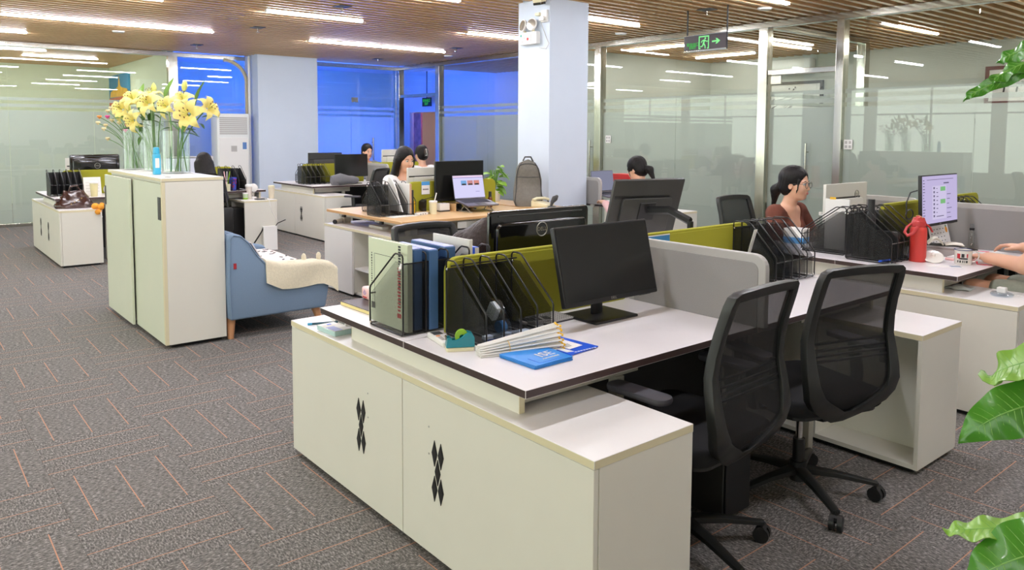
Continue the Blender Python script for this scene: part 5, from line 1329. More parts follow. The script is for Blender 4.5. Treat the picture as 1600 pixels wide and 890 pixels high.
for k, (y, w, hgt, sh) in enumerate(((1.502, 0.036, 0.305, 0.0), (1.556, 0.040, 0.300, 0.02), (1.650, 0.046, 0.300, -0.01))):
    lab = ('blue document box next to the pale green book', 'blue document box in the middle of the binder rack', 'deeper blue document box, third from the pale green book')[k]
    t = thing('document_box', lab, 'document box', (-2.520+sh, y, 0.746), 0, 'blue document boxes in the rack')
    f = MB(); f.box(-0.125, 0.125, 0, w, 0, hgt); f.build('case', M_BPAPER, t, bev=0.002)
    f = MB(); f.box(-0.123, 0.118, 0.002, w-0.002, hgt, hgt+0.003); f.build('top_glare', M_LAV, t, bev=0.001)  # paler slab standing in for glare on the blue top
t = thing('folder', 'white folder standing behind the blue document boxes', 'folder', (-2.52, 1.755, 0.746)); f = MB(); f.box(-0.13, 0.12, 0, 0.006, 0, 0.322); f.box(-0.13, 0.12, 0.010, 0.016, 0, 0.318); f.box(0.12, 0.126, 0, 0.016, 0, 0.322); f.build('sleeve', M_PAPER, t, bev=0.001)
t = thing('folder', 'blue and white booklet at the far end of the binder rack', 'folder', (-2.50, 1.80, 0.746)); MB().box(-0.08, 0.08, 0, 0.02, 0, 0.285).build('cover', M_ROYAL, t, bev=0.001); MB().box(0.0805, 0.083, 0.001, 0.019, 0, 0.283).build('page_edge', M_PAPER, t)
# white knotted ribbon on the binder rack
t = tag(MB().tube([(0, 0, 0), (0.006, -0.006, -0.012), (0.004, -0.010, -0.022), (0.010, -0.012, -0.012), (0.020, -0.012, -0.016)], [0.003, 0.005, 0.004, 0.005, 0.003], 6).build('ribbon', M_PAPER, smooth=50), 'small white ribbon tied to the corner post of the binder rack', 'ribbon'); t.location = (-2.372, 1.432, 1.01)
# teal tape dispenser
t = thing('tape_dispenser', 'teal tape dispenser with green tape on a cream base', 'tape dispenser', (-2.118, 1.512, DZ), rad(62)); t.scale = (0.80, 0.86, 0.92)
f = MB(); f.prism(rrect(-0.062, 0.062, -0.026, 0.026, 0.012), 'z', 0, 0.014); f.build('base', M_CREAM, t, bev=0.003)
P = [(-0.062, 0.015), (0.062, 0.015), (0.062, 0.050), (0.052, 0.064), (0.034, 0.070), (0.020, 0.064), (0.004, 0.052), (-0.016, 0.044), (-0.034, 0.042), (-0.042, 0.052), (-0.056, 0.052)]
f = MB(); f.prism(P, 'y', -0.024, -0.013); f.prism(P, 'y', 0.013, 0.024); f.prism([(-0.062, 0.015), (0.062, 0.015), (0.062, 0.048), (0.044, 0.03), (-0.03, 0.03), (-0.056, 0.045)], 'y', -0.0129, 0.0129); f.build('body', M_TEAL, t, bev=0.003)
f = MB(); n = 24
f.tube([(0.008+0.020*math.cos(2*PI*k/n), 0, 0.050+0.020*math.sin(2*PI*k/n)) for k in range(n)], 1, 4, closed=True, flat=(0.009, 0.009)); f.build('tape_roll', M_LIME, t, smooth=40)
f = MB(); f.box(-0.064, -0.058, -0.013, 0.013, 0.044, 0.056); f.build('cutter', M_CHROME, t)
# remote control
t = thing('remote_control', 'white remote control lying left of the teal tape dispenser', 'remote control', (-2.245, 1.522, DZ), rad(-12))
f = MB(); f.prism(rrect(-0.078, 0.078, -0.027, 0.027, 0.008), 'z', 0, 0.020); b = f.build('body', M_WHITEP, t, bev=0.005)
MB().box(-0.066, -0.025, -0.018, 0.018, 0.0195, 0.0208).build('display', M_DGREY, b)
f = MB(); f.box(-0.012, 0.0, -0.018, -0.004, 0.0195, 0.022); f.build('button', pm('orange_button', (226, 140, 80), 0.4), t)
f = MB()
for i in range(3):
    for j in range(2): f.box(0.008+0.016*i, 0.019+0.016*i, -0.018+0.022*j, -0.004+0.022*j, 0.0195, 0.0215)
f.build('buttons', M_GTRIM, t)
# bundle of white balloon sticks with yellow cups
random.seed(21)
A = Vector((-2.020, 1.520, DZ)); Bv = Vector((-1.955, 1.745, DZ)); ax = (Bv-A).normalized(); sd = Vector((ax.y, -ax.x, 0))
def stick(p, q, first=[None]):
    v = q-p
    if first[0] is None:
        t = thing('balloon_stick', 'white plastic balloon stick with yellow tip in the bundle beside the tape dispenser', 'stick', (0, 0, 0), 0, 'bundle of white balloon sticks')
        MB().tube([(0, 0, 0), (0, 0, 0.30)], 0.0031, 7).build('rod', M_WHITEP, t, smooth=50)
        f = MB(); f.lathe([(0.0032, 0.297), (0.0042, 0.299), (0.0050, 0.303), (0.0046, 0.304), (0.003, 0.301)], 10); f.build('cup', M_YELLOW, t, smooth=50)
        first[0] = t; o = t
    else:
        o = dup(first[0], (0, 0, 0))
    o.rotation_mode = 'QUATERNION'; o.rotation_quaternion = Vector((0, 0, 1)).rotation_difference(v.normalized()); o.location = p
n = 0
for layer, cnt in enumerate((9, 9, 8, 7, 6, 4)):
    for k in range(cnt):
        a = (k-(cnt-1)/2)
        p = A+sd*(a*0.0066)+Vector((0, 0, 0.0035+layer*0.0060))-ax*random.uniform(0, 0.006)
        q = Bv+sd*(a*0.0112+random.uniform(-0.001, 0.001))+Vector((0, 0, 0.0040+layer*0.0125+random.uniform(0, 0.002)))+ax*(random.uniform(-0.012, 0.012)-0.004*layer)
        stick(p, p+(q-p).normalized()*0.30)
f = MB(); m = A+ax*0.10
ring = [m+sd*(0.037*math.cos(a))+Vector((0, 0, 0.0235+0.0245*math.sin(a))) for a in [2*PI*k/20 for k in range(20)]]
f.tube([tuple(p) for p in ring], 0.0016, 6, closed=True)
tag(f.build('rubber_band', pm('tan_rubber', (226, 188, 110), 0.5), smooth=60), 'tan rubber band around the bundle of white balloon sticks', 'rubber band')
# clear clip strips behind the sticks
t = thing('plastic_strip', 'clear bluish plastic strip box behind the balloon sticks', 'box', (-2.135, 1.735, DZ), rad(84)); f = MB(); f.box(-0.10, 0.10, -0.012, 0.012, 0, 0.022); f.build('tray', pm('pale_blue_plastic', (206, 220, 240), 0.25), t, bev=0.002); MB().box(-0.10, 0.10, -0.013, -0.0115, 0.002, 0.010).build('blue_stripe', M_ROYAL, t)
# stack of blue folded bags
random.seed(4)
def quad_sheet(name, pts, z, th, mat, parent, bump=0.0):
    a, b, c, d = [Vector((*p, 0)) for p in pts]
    def fn(u, v):
        p = (a*(1-u)+b*u)*(1-v)+(d*(1-u)+c*u)*v
        return (p.x, p.y, z+bump*math.sin(5*u+3*v)*math.sin(4*v))
    return MB().sheet(fn, 6, 6, th).build(name, mat, parent, smooth=30)
cx, cy = -1.867, 1.652
base = [(-1.958, 1.560), (-1.783, 1.569), (-1.789, 1.737), (-1.938, 1.743)]
bags = []
for k in range(4):
    lab = ('lowest blue folded bag in the stack on the front desk', 'second lowest blue folded bag in the stack', 'third blue folded bag in the stack', 'top blue folded bag with white block lettering')[k]
    t = thing('folded_bag', lab, 'bag', (cx, cy, DZ), 0, 'blue folded bags by the desk edge')
    a = random.uniform(-0.05, 0.05) if k < 3 else 0
    P = []
    for (x, y) in base:
        dx, dy = x-cx, y-cy; P.append((dx*math.cos(a)-dy*math.sin(a), dx*math.sin(a)+dy*math.cos(a)))
    quad_sheet('bag', P, 0.0025+0.0032*k, 0.002, M_BLUE, t, 0.0008)
    bags.append(t)
top = bags[-1]; zt = 0.0143
Mx = lambda x, y: plane_to((x-cx, y-cy, zt), (-0.06, 1.0, 0), (-1.0, -0.06, 0))
text('ISE', 0.058, top, M_PAPER, Mx(-1.862, 1.678), extrude=0.0004)
text('AUTOMOBILE', 0.0125, top, M_PAPER, Mx(-1.825, 1.672), extrude=0.0004)
f = MB(); f.box(-1.800-cx, -1.799-cx, 1.60-cy, 1.70-cy, zt-0.0012, zt-0.0006); f.box(-1.86-cx, -1.80-cx, 1.6-cy, 1.601-cy, zt-0.0012, zt-0.0006); f.build('fold_line', M_ROYAL, top)
f = MB(); f.tube([(-1.985-cx, 1.62-cy, 0.022), (-1.955-cx, 1.72-cy, 0.024)], 0.010, 8); f.build('rolled_hem', M_BLUE, top, smooth=50)
# blue and white envelope
ex, ey = -1.93, 1.845
t = thing('envelope', 'royal blue and white courier envelope behind the blue bags', 'envelope', (ex, ey, DZ))
E = [(-1.823, 1.762), (-1.839, 1.909), (-2.045, 1.888), (-2.035, 1.765)]
quad_sheet('envelope', [(x-ex, y-ey) for x, y in E], 0.004, 0.004, M_ROYAL, t)
quad_sheet('address_label', [(x-ex, y-ey) for x, y in ((-1.870, 1.80), (-1.880, 1.872), (-1.985, 1.868), (-1.975, 1.79))], 0.0066, 0.0008, M_PAPER, t)
f = MB(); f.prism([(x-ex, y-ey) for x, y in ((-1.850, 1.768), (-1.843, 1.795), (-1.880, 1.790), (-1.925, 1.778), (-1.95, 1.766))], 'z', 0.0060, 0.0068); f.build('white_swoosh', M_PAPER, t)
f = MB()
for k in range(8): f.box(-1.838-ex+0.0005*k, -1.832-ex+0.0005*k, 1.792-ey+0.013*k, 1.800-ey+0.013*k, 0.006, 0.0067)
f.build('small_print', M_PAPER, t)
f = MB()
for k in range(5): f.box(-1.90-ex-0.012*k, -1.897-ex-0.012*k, 1.805-ey, 1.835-ey+0.004*(k % 3), 0.007, 0.0074)
f.build('handwriting', M_INK, t)
# calculator and perforated pad behind the rack
t = thing('calculator', 'grey calculator lying behind the nearest file rack', 'calculator', (-2.235, 1.965, DZ), rad(75)); f = MB(); f.prism(rrect(-0.07, 0.07, -0.035, 0.035, 0.008), 'z', 0, 0.018); b = f.build('body', M_GTRIM, t, bev=0.004); MB().box(0.03, 0.06, -0.025, 0.025, 0.0175, 0.0188).build('display', M_DGREY, b)
f = MB()
for i in range(4):
    for j in range(4): f.box(-0.058+0.02*i, -0.045+0.02*i, -0.026+0.014*j, -0.016+0.014*j, 0.0175, 0.0195)
f.build('keys', M_DGREY, b)
t = thing('metal_tray', 'light grey perforated metal tray under the edge of the black screen', 'tray', (-2.25, 2.055, DZ), 0.03); f = MB(); f.prism(rrect(-0.065, 0.065, -0.085, 0.085, 0.008), 'z', 0.004, 0.010); f.build('plate', M_GTRIM, t, bev=0.002)
f = MB()
for i in range(10):
    for j in range(13): f.prism([(-0.055+0.012*i+0.003*math.cos(2*PI*k/6), -0.075+0.0125*j+0.003*math.sin(2*PI*k/6)) for k in range(6)], 'z', 0.0098, 0.0105)
o = f.build('hole', M_DGREY, t); o['kind'] = 'stuff'
f = MB(); f.prism(rrect(-0.065, 0.065, -0.085, 0.085, 0.008), 'z', 0.0, 0.004); f.build('rubber_foot', M_BLACK, t)
# loose pouch in the nearest rack: a clear bag with a white box and a blue roll
t = thing('clear_pouch', 'clear plastic pouch holding a white box and a blue roll in the nearest rack', 'pouch', (-2.17, 1.70, 0.75)); f = MB(); f.T = rot(0, 0.0, 0); f.prism([(-0.10, 0.10), (-0.095, 0.16), (0.03, 0.125), (0.085, 0.05), (0.09, 0.012), (-0.02, 0.01)], 'y', -0.016, 0.016); f.build('bag', M_CLEAR, t, bev=0.003)
f = MB(); f.T = tr(0.0, 0, 0.085) @ rot(0, 0.5, 0); f.box(-0.022, 0.022, -0.012, 0.012, -0.028, 0.028); f.build('box', M_WHITEP, t, bev=0.002)
f = MB(); f.tube([(0.045, -0.013, 0.036), (0.045, 0.013, 0.036)], 0.022, 14); f.build('roll', pm('deep_blue_roll', (30, 96, 150), 0.4), t, smooth=40)
# dark notebook with pale page edge, pink tissue pack
t = thing('notebook', 'dark brown notebook with a cream page edge under the pink tissue pack', 'notebook', (-2.875, 1.625, DZ), 0.02); f = MB(); f.box(-0.13, 0.13, -0.115, 0.115, 0.002, 0.014); f.build('page_block', pm('cream_pages', (232, 216, 150), 0.7), t); MB().box(-0.131, 0.132, -0.113, 0.117, 0.0142, 0.017).build('cover', pm('dark_brown_cover', (72, 62, 62), 0.5), t, bev=0.001); MB().box(-0.131, 0.132, -0.113, 0.117, 0.0, 0.0018).build('back_cover', MAT['dark_brown_cover'], t)
t = thing('tissue_pack', 'pink soft tissue pack lying on the dark notebook', 'tissue', (-2.905, 1.655, DZ+0.0172), 0.0)
f = MB(); f.prism(rrect(-0.095, 0.095, -0.05, 0.05, 0.012), 'z', 0, 0.055); b = f.build('pack', M_PINK, t, bev=0.012, seg=3)
MB().box(0.0935, 0.0958, -0.035, 0.035, 0.008, 0.046).build('end_flap', M_GTRIM, b, bev=0.001)
def tis(u, v): return (-0.05+0.10*u, -0.018+0.036*v, 0.056+0.028*math.sin(PI*v)*(0.6+0.4*math.sin(3*u))+0.008*math.sin(7*u))
MB().sheet(tis, 10, 8, 0.003).build('tissue_sheet', M_TISSUE, t, smooth=60)
f = MB(); f.ell((0.0, -0.0, 0.0548), (0.024, 0.014, 0.0012), 14, 6); f.build('badge', pm('violet_print', (120, 110, 200), 0.5), b)
text('心', 0.026, b, MAT['violet_print'], plane_to((-0.06, -0.0508, 0.032), (1, 0, 0), (0, 0, 1)))
f = MB(); f.box(-0.078, -0.042, -0.0512, -0.0504, 0.008, 0.014); f.build('red_line', M_RED, b)
# on the cabinet end: pen, cards, white box
t = thing('pen', 'dark teal pen lying on the end of the front cabinet', 'pen', (-3.14, 1.497, CT+0.0055), rad(70)); f = MB(); f.tube([(-0.072, 0, 0), (0.06, 0, 0), (0.072, 0, 0)], [0.0052, 0.0048, 0.002], 10); f.build('barrel', pm('dark_teal', (24, 72, 84), 0.3), t, smooth=40); f = MB(); f.tube([(-0.0745, 0, 0), (-0.055, 0, 0)], 0.0054, 10); f.build('cap_end', pm('blue_cap', (70, 160, 200), 0.3), t, smooth=40)
t = thing('card_box', 'clear box of white cards on the end of the front cabinet', 'box', (-3.0, 1.472, CT), 0.05); f = MB(); f.prism(rrect(-0.075, 0.085, -0.042, 0.042, 0.006), 'z', 0, 0.020); f.build('case', pm('mint_clear_plastic', (186, 216, 214), 0.2), t, bev=0.002); MB().box(-0.07, 0.08, -0.039, 0.039, 0.0202, 0.0225).build('card', M_PAPER, t, bev=0.0005); MB().box(-0.05, -0.035, -0.01, 0.01, 0.0226, 0.0230).build('blue_mark', M_ROYAL, t); MB().box(0.0, 0.08, -0.039, 0.0, 0.0226, 0.0232).build('paper_slip', M_LAV, t)
t = thing('card_box', 'small white carton behind the pen on the front cabinet', 'box', (-3.12, 1.58, CT), 0.0); MB().box(-0.08, 0.08, -0.03, 0.06, 0, 0.022).build('carton', M_WHITEP, t, bev=0.002); f = MB()
for k in range(9): f.box(-0.02+0.01*k, -0.013+0.01*k, -0.0306, -0.0299, 0.007, 0.013)
f.build('small_print', M_INK, t)
# paper stuck to the lime divider
t = tag(MB().box(-0.001, 0.001, -0.135, 0.08, -0.12, 0.105).build('poster', M_PAPER), 'white and blue leaflet stuck on the lime divider behind the grey divider corner', 'leaflet'); t.location = (-2.3135, 2.80, 0.906)
f = MB(); P = [(-0.134, 0.03)] + [(-0.134+0.213*k/12, 0.055-0.055*math.sin(k/12*2.6+0.6)-0.02) for k in range(13)] + [(0.079, 0.10), (-0.134, 0.10)]
f.prism(P, 'x', 0.0011, 0.0016); f.build('blue_wave', pm('leaflet_blue', (48, 128, 178), 0.5), t)
# white strip on the third rack
t = tag(MB().box(-0.002, 0.002, -0.012, 0.012, 0, 0.26).build('plastic_strip', M_SILV), 'pale grey strip leaning in the rack beyond the grey divider', 'strip'); t.location = (-2.245, 3.385, DZ+0.02); t.rotation_euler = (0, 0.28, 0)
for k in range(3):
    f = MB(); f.sheet(lambda u, v: (0.02+0.19*u*(1-0.35*v), 0.008*math.sin(6*u+5*v+k), 0.015+0.19*v*(1-0.25*u)), 8, 8, 0.002)
    o = tag(f.build('plastic_bag', M_CLEAR, smooth=60), ('crumpled clear bag in the near slot of the rack beyond the grey divider', 'crumpled clear bag in the middle slot of the rack beyond the grey divider', 'crumpled clear bag in the far slot of the rack beyond the grey divider')[k], 'bag', 'clear bags in the file rack'); o.location = (-2.30, 3.50+0.0735*k*1.0+0.005, DZ)
# ================================================================== things on the second desk group
M_THERM = pm('coral_red_enamel', (212, 62, 54), 0.42)
M_THLID = pm('dark_coral_plastic', (190, 54, 54), 0.4)
M_GOLD = pm('pale_gold', (226, 190, 130), 0.3, 0.6)
t = thing('thermos_flask', 'coral red thermos flask with folding handle on the white desk', 'flask', (-1.945, 4.735, DZ), rad(25))
f = MB(); f.lathe([(0.0, 0), (0.044, 0), (0.047, 0.004), (0.047, 0.185), (0.044, 0.200), (0.034, 0.212), (0.0, 0.212)], 28); b = f.build('body', M_THERM, t, smooth=40)
f = MB(); f.lathe([(0.036, 0.206), (0.040, 0.210), (0.040, 0.236), (0.037, 0.240), (0.030, 0.262), (0.0, 0.264)], 28); lid = f.build('lid', M_THLID, t, smooth=40)
f = MB(); f.tube([(0.0, -0.036, 0.238), (0.0, -0.010, 0.268), (0.0, 0.012, 0.268), (0.0, 0.034, 0.244)], 1, 8, flat=(0.016, 0.004)); f.build('flip_spout', M_THLID, lid, smooth=50)
f = MB(); f.tube([(0.018, -0.03, 0.262), (0.0, 0.0, 0.274), (-0.015, 0.02, 0.268)], 0.0028, 6); f.build('gold_clip', M_GOLD, lid, smooth=50)
f = MB(); f.tube([(-0.040, -0.012, 0.225), (-0.062, -0.026, 0.205), (-0.074, -0.048, 0.176), (-0.060, -0.064, 0.158), (-0.030, -0.058, 0.172), (-0.006, -0.044, 0.212)], 1, 8, flat=(0.010, 0.006)); f.build('carry_loop', M_THLID, t, smooth=50)
f = MB(); f.tube([(0.038, 0.0, 0.226), (0.060, 0.006, 0.206), (0.074, 0.008, 0.178)], 1, 8, flat=(0.010, 0.005)); f.build('strap_end', M_THLID, t, smooth=50)
f = MB(); f.box(-0.0485, -0.046, -0.018, 0.004, 0.022, 0.046); f.build('sticker', pm('navy_sticker', (60, 60, 110), 0.5), b)
# enamel mug with a blue rim
M_ENAM = pm('white_enamel', (238, 236, 228), 0.2, coat=0.5)
t = thing('mug', 'white enamel mug with a blue rim and a red and black print', 'mug', (-1.735, 4.845, DZ), 0); t.scale = (1.1, 1.1, 1.08)
f = MB(); f.lathe([(0.0, 0.0), (0.039, 0.0), (0.041, 0.003), (0.042, 0.078), (0.0395, 0.078), (0.0385, 0.006), (0.0, 0.005)], 32); b = f.build('body', M_ENAM, t, smooth=40)
f = MB(); f.tube([(0.0425*math.cos(2*PI*k/32), 0.0425*math.sin(2*PI*k/32), 0.079) for k in range(32)], 0.0021, 8, closed=True); f.build('rim', pm('navy_enamel', (44, 56, 110), 0.25), t, smooth=60)
f = MB(); a = 0.72; c, s = math.cos(a), math.sin(a)
f.tube([(c*r, s*r, z) for r, z in ((0.041, 0.068), (0.060, 0.072), (0.074, 0.062), (0.078, 0.043), (0.070, 0.024), (0.054, 0.013), (0.041, 0.014))], 1, 8, flat=(0.0055, 0.003)); f.build('handle', M_ENAM, t, smooth=60)
def arc_patch(m, a0, a1, z0, z1, r, n=6):
    vs = []; fs = []
    for k in range(n+1):
        a = a0+(a1-a0)*k/n
        for rr in (r, r+0.0005):
            for z in (z0, z1): vs.append((rr*math.cos(a), rr*math.sin(a), z))
    for k in range(n):
        o = k*4; p = o+4
        fs += [(o+2, p+2, p+3, o+3), (o, o+1, p+1, p), (o+1, o+3, p+3, p+1), (o, p, p+2, o+2)]
    m.add(vs, fs)
A0 = -1.22
for nm, col, parts in (('red_print', M_RED, ((-0.55, -0.25, 0.034, 0.060), (0.30, 0.42, 0.040, 0.060))), ('black_print', M_INK, ((-0.15, 0.10, 0.040, 0.060), (-0.38, 0.40, 0.030, 0.038), (-0.50, -0.40, 0.012, 0.024), (-0.30, -0.18, 0.012, 0.024), (-0.06, 0.02, 0.012, 0.024), (0.10, 0.16, 0.012, 0.024), (0.24, 0.40, 0.012, 0.024)))):
    for p in parts:
        f = MB(); arc_patch(f, A0+p[0]*1.3, A0+p[1]*1.3, p[2], p[3], 0.0421); f.build(nm, col, b)
f = MB(); f.tube([(0.052, 0.040, 0.018), (0.058, 0.030, 0.004), (0.075, 0.045, 0.002), (0.105, 0.062, 0.002), (0.125, 0.090, 0.002)], 0.0018, 6); f.ell((0.054, 0.038, 0.012), (0.005, 0.005, 0.007), 8, 6); f.build('red_string', pm('red_string', (222, 60, 80), 0.7), t, smooth=60)
# mug lid leaning
t = thing('cup_cover', 'white round lid leaning in front of the red thermos', 'lid', (-1.872, 4.775, DZ+0.003), 0)
f = MB(); f.T = tr(0, 0, 0.034) @ rot(0, 0, rad(30)) @ rot(rad(33), 0, 0) @ Matrix.Scale(1.25, 4); f.lathe([(0.0, 0.004), (0.008, 0.004), (0.010, 0.0), (0.040, 0.0), (0.0455, -0.003), (0.0455, -0.006), (0.0, -0.006)], 28); f.build('lid', M_ENAM, t, smooth=35)
f = MB(); f.T = tr(0, 0, 0.034) @ rot(0, 0, rad(30)) @ rot(rad(33), 0, 0) @ Matrix.Scale(1.25, 4); f.lathe([(0.007, 0.004), (0.009, 0.010), (0.006, 0.014), (0.0, 0.014)], 14); f.build('knob', M_ENAM, t, smooth=50)
# slips
t = thing('paper_slip', 'printed paper slip lying in front of the white lid', 'paper', (-1.745, 4.690, DZ), rad(38)); MB().box(-0.12, 0.065, -0.032, 0.032, 0, 0.001).build('sheet', M_PAPER, t); f = MB(); f.box(0.0, 0.055, -0.022, 0.022, 0.001, 0.0014); f.build('grey_print', pm('grey_blue_print', (150, 162, 186), 0.6), t)
# boxes with an open notebook
t = thing('flat_box', 'grey flat box behind the enamel mug', 'box', (-1.96, 5.14, DZ), rad(4)); MB().box(-0.10, 0.10, -0.10, 0.09, 0, 0.045).build('carton', pm('grey_board', (176, 170, 166), 0.6), t, bev=0.002); MB().box(-0.101, 0.101, -0.101, 0.091, 0.0453, 0.058).build('lid', pm('taupe_board', (150, 142, 138), 0.6), t, bev=0.002)
t = thing('open_notebook', 'open cream notebook with curled pages lying on the grey box', 'notebook', (-1.965, 5.15, DZ+0.0585), rad(25)); t.scale = (0.85, 0.8, 1)
f = MB(); f.sheet(lambda u, v: (-0.10+0.10*u+0.0, -0.075+0.15*v, 0.006+0.034*math.sin(PI*min(1, u*1.0))), 12, 4, 0.010); f.build('curled_pages', pm('cream_paper', (236, 230, 214), 0.7), t, smooth=50)
f = MB(); f.sheet(lambda u, v: (0.012+0.12*u, -0.075+0.15*v, 0.006+0.006*math.sin(PI*u)), 8, 4, 0.006); f.build('flat_pages', MAT['cream_paper'], t, smooth=50)
MB().box(-0.11, 0.14, -0.078, 0.078, 0.0, 0.0018).build('cover', M_DGREY, t)
t = thing('key_tag', 'small red tag on the grey box', 'tag', (-1.853, 5.085, DZ+0.03), 0); f = MB(); f.ell((0, 0, 0), (0.016, 0.006, 0.010), 10, 8); f.build('tag', M_RED, t, smooth=50); f = MB(); f.ell((0.0, 0.0, 0.016), (0.009, 0.006, 0.008), 10, 8); f.build('white_bead', M_WHITEP, t, smooth=50)
# tent calendar with a pineapple print
t = thing('desk_calendar', 'white tent calendar with an orange pineapple print below the lit screen', 'calendar', (-2.045, 5.455, DZ), 0)
C = rot(0, rad(-14), 0)
f = MB(); f.T = C; f.box(-0.0015, 0.0, -0.24, 0.06, 0.004, 0.165); pg = f.build('front_page', M_PAPER, t)
f = MB(); f.T = tr(-0.085, 0, 0) @ rot(0, rad(14), 0); f.box(-0.0015, 0.0, -0.24, 0.06, 0.004, 0.165); f.build('back_board', M_GTRIM, t)
f = MB(); f.T = C
for i in range(4):
    for j in range(5): f.box(0.0, 0.0006, -0.215+0.046*j, -0.199+0.046*j, 0.055+0.026*i, 0.060+0.026*i)
f.build('day_numbers', M_INK, pg)
f = MB(); f.T = C; f.box(0.0, 0.0006, -0.10, 0.01, 0.02, 0.042); f.build('photo_print', pm('slate_print', (110, 124, 136), 0.6), pg)
f = MB(); f.T = C; f.prism([(0.025+0.017*math.cos(2*PI*k/14), 0.125+0.020*math.sin(2*PI*k/14)) for k in range(14)], 'x', 0.0, 0.0008); f.build('pineapple', pm('pineapple_orange', (240, 160, 40), 0.6), pg)
f = MB(); f.T = C; f.prism([(0.018, 0.143), (0.032, 0.143), (0.036, 0.156), (0.028, 0.150), (0.025, 0.161), (0.021, 0.150), (0.013, 0.156)], 'x', 0.0, 0.0008); f.build('pineapple_leaf', pm('print_green', (70, 140, 80), 0.6), pg)
# glass bottle, phone, mouse and keyboard
t = thing('glass_bottle', 'small clear bottle with a black collar by the grey divider', 'bottle', (-1.935, 5.53, DZ)); f = MB(); f.lathe([(0.0, 0), (0.024, 0), (0.024, 0.006), (0.018, 0.012), (0.019, 0.10), (0.014, 0.118), (0.013, 0.126)], 20); f.build('body', glass('bottle_glass', (0.86, 0.88, 0.88), 0.02, 0.08), t, smooth=50); f = MB(); f.lathe([(0.0145, 0.126), (0.0145, 0.140), (0.0, 0.140)], 16); f.build('collar', M_BLACK, t, smooth=40); f = MB(); f.lathe([(0.012, 0.140), (0.013, 0.168), (0.0, 0.168)], 16); f.build('cap', M_CLEAR, t, smooth=40)
t = thing('keyboard', 'pink and white keyboard under the typing hands', 'keyboard', (-1.80, 5.12, DZ), 0); f = MB(); f.prism(rrect(-0.065, 0.065, -0.20, 0.20, 0.012), 'z', 0, 0.014); b = f.build('tray', M_PINK, t, bev=0.003); f = MB()
for i in range(5):
    for j in range(16): f.box(-0.055+0.0225*i, -0.036+0.0225*i, -0.19+0.024*j, -0.17+0.024*j, 0.014, 0.020)
o = f.build('keys', M_WHITEP, b); o['kind'] = 'stuff'
t = thing('computer_mouse', 'white mouse under the far hand of the typing person', 'mouse', (-1.72, 5.33, DZ)); f = MB(); f.ell((0, 0, 0.006), (0.052, 0.03, 0.026), 18, 10); f.build('shell', M_WHITEP, t, smooth=50)
t = thing('mobile_phone', 'dark phone lying on papers behind the keyboard', 'phone', (-1.93, 5.42, DZ), rad(70)); f = MB(); f.prism(rrect(-0.075, 0.075, -0.036, 0.036, 0.01), 'z', 0.002, 0.010); b = f.build('body', M_BLACKG, t, bev=0.002)
t = thing('paper_slip', 'papers and a pink pen near the grey divider', 'paper', (-1.80, 5.45, DZ), rad(10)); MB().box(-0.10, 0.10, -0.05, 0.05, 0, 0.0015).build('sheet', M_PAPER, t); f = MB(); f.tube([(-0.06, -0.02, 0.005), (0.07, 0.01, 0.005)], 0.0035, 8); f.build('pink_pen', pm('pink_pen', (228, 110, 130), 0.4), t, smooth=40)
# on the cabinet: white holder on a glass coaster, cable, clear bag; cloth on the chair arm
t = thing('charger', 'white plug-in charger on a clear coaster on the right cabinet', 'charger', (-1.455, 4.62, CT)); f = MB(); f.lathe([(0.0, 0), (0.052, 0), (0.056, 0.010), (0.050, 0.016), (0.0, 0.014)], 24); f.build('coaster', M_CLEAR, t, smooth=40); f = MB(); f.box(-0.022, 0.022, -0.018, 0.018, 0.016, 0.046); f.build('plug', M_WHITEP, t, bev=0.005); f = MB(); f.tube([(0.022, 0, 0.03), (0.06, 0.02, 0.012), (0.10, 0.06, 0.003), (0.13, 0.05, 0.003)], 0.0025, 6); f.build('cable', M_WHITEP, t, smooth=50)
t = thing('plastic_bag', 'flat pale clear bag on the right cabinet near the board', 'bag', (-1.665, 4.63, CT)); f = MB(); f.sheet(lambda u, v: (-0.06+0.12*u, -0.05+0.10*v, 0.006+0.010*math.sin(PI*u)*math.sin(PI*v)+0.004*math.sin(9*u+6*v)), 10, 8, 0.003); f.build('bag', pm('milky_plastic', (204, 212, 206), 0.3), t, smooth=60)
t = thing('striped_towel', 'white towel with blue stripes hanging by the shorts at the right edge', 'towel', (-1.20, 4.80, 0.60)); f = MB()
f.sheet(lambda u, v: (-0.07+0.17*u+0.03*v, -0.03+0.05*math.sin(3*u)-0.02*v, 0.035+0.03*math.sin(PI*u)-0.16*v), 12, 12, 0.008); tw = f.build('cloth', M_TISSUE, t, smooth=60)
for q in (0.25, 0.5, 0.75):
    f = MB(); f.tube([(-0.07+0.17*q+0.03*v, -0.0345+0.05*math.sin(3*q)-0.02*v, 0.0355+0.03*math.sin(PI*q)-0.16*v) for v in [k/8 for k in range(9)]], 0.003, 5); f.build('stripe', M_LAV, tw, smooth=50)
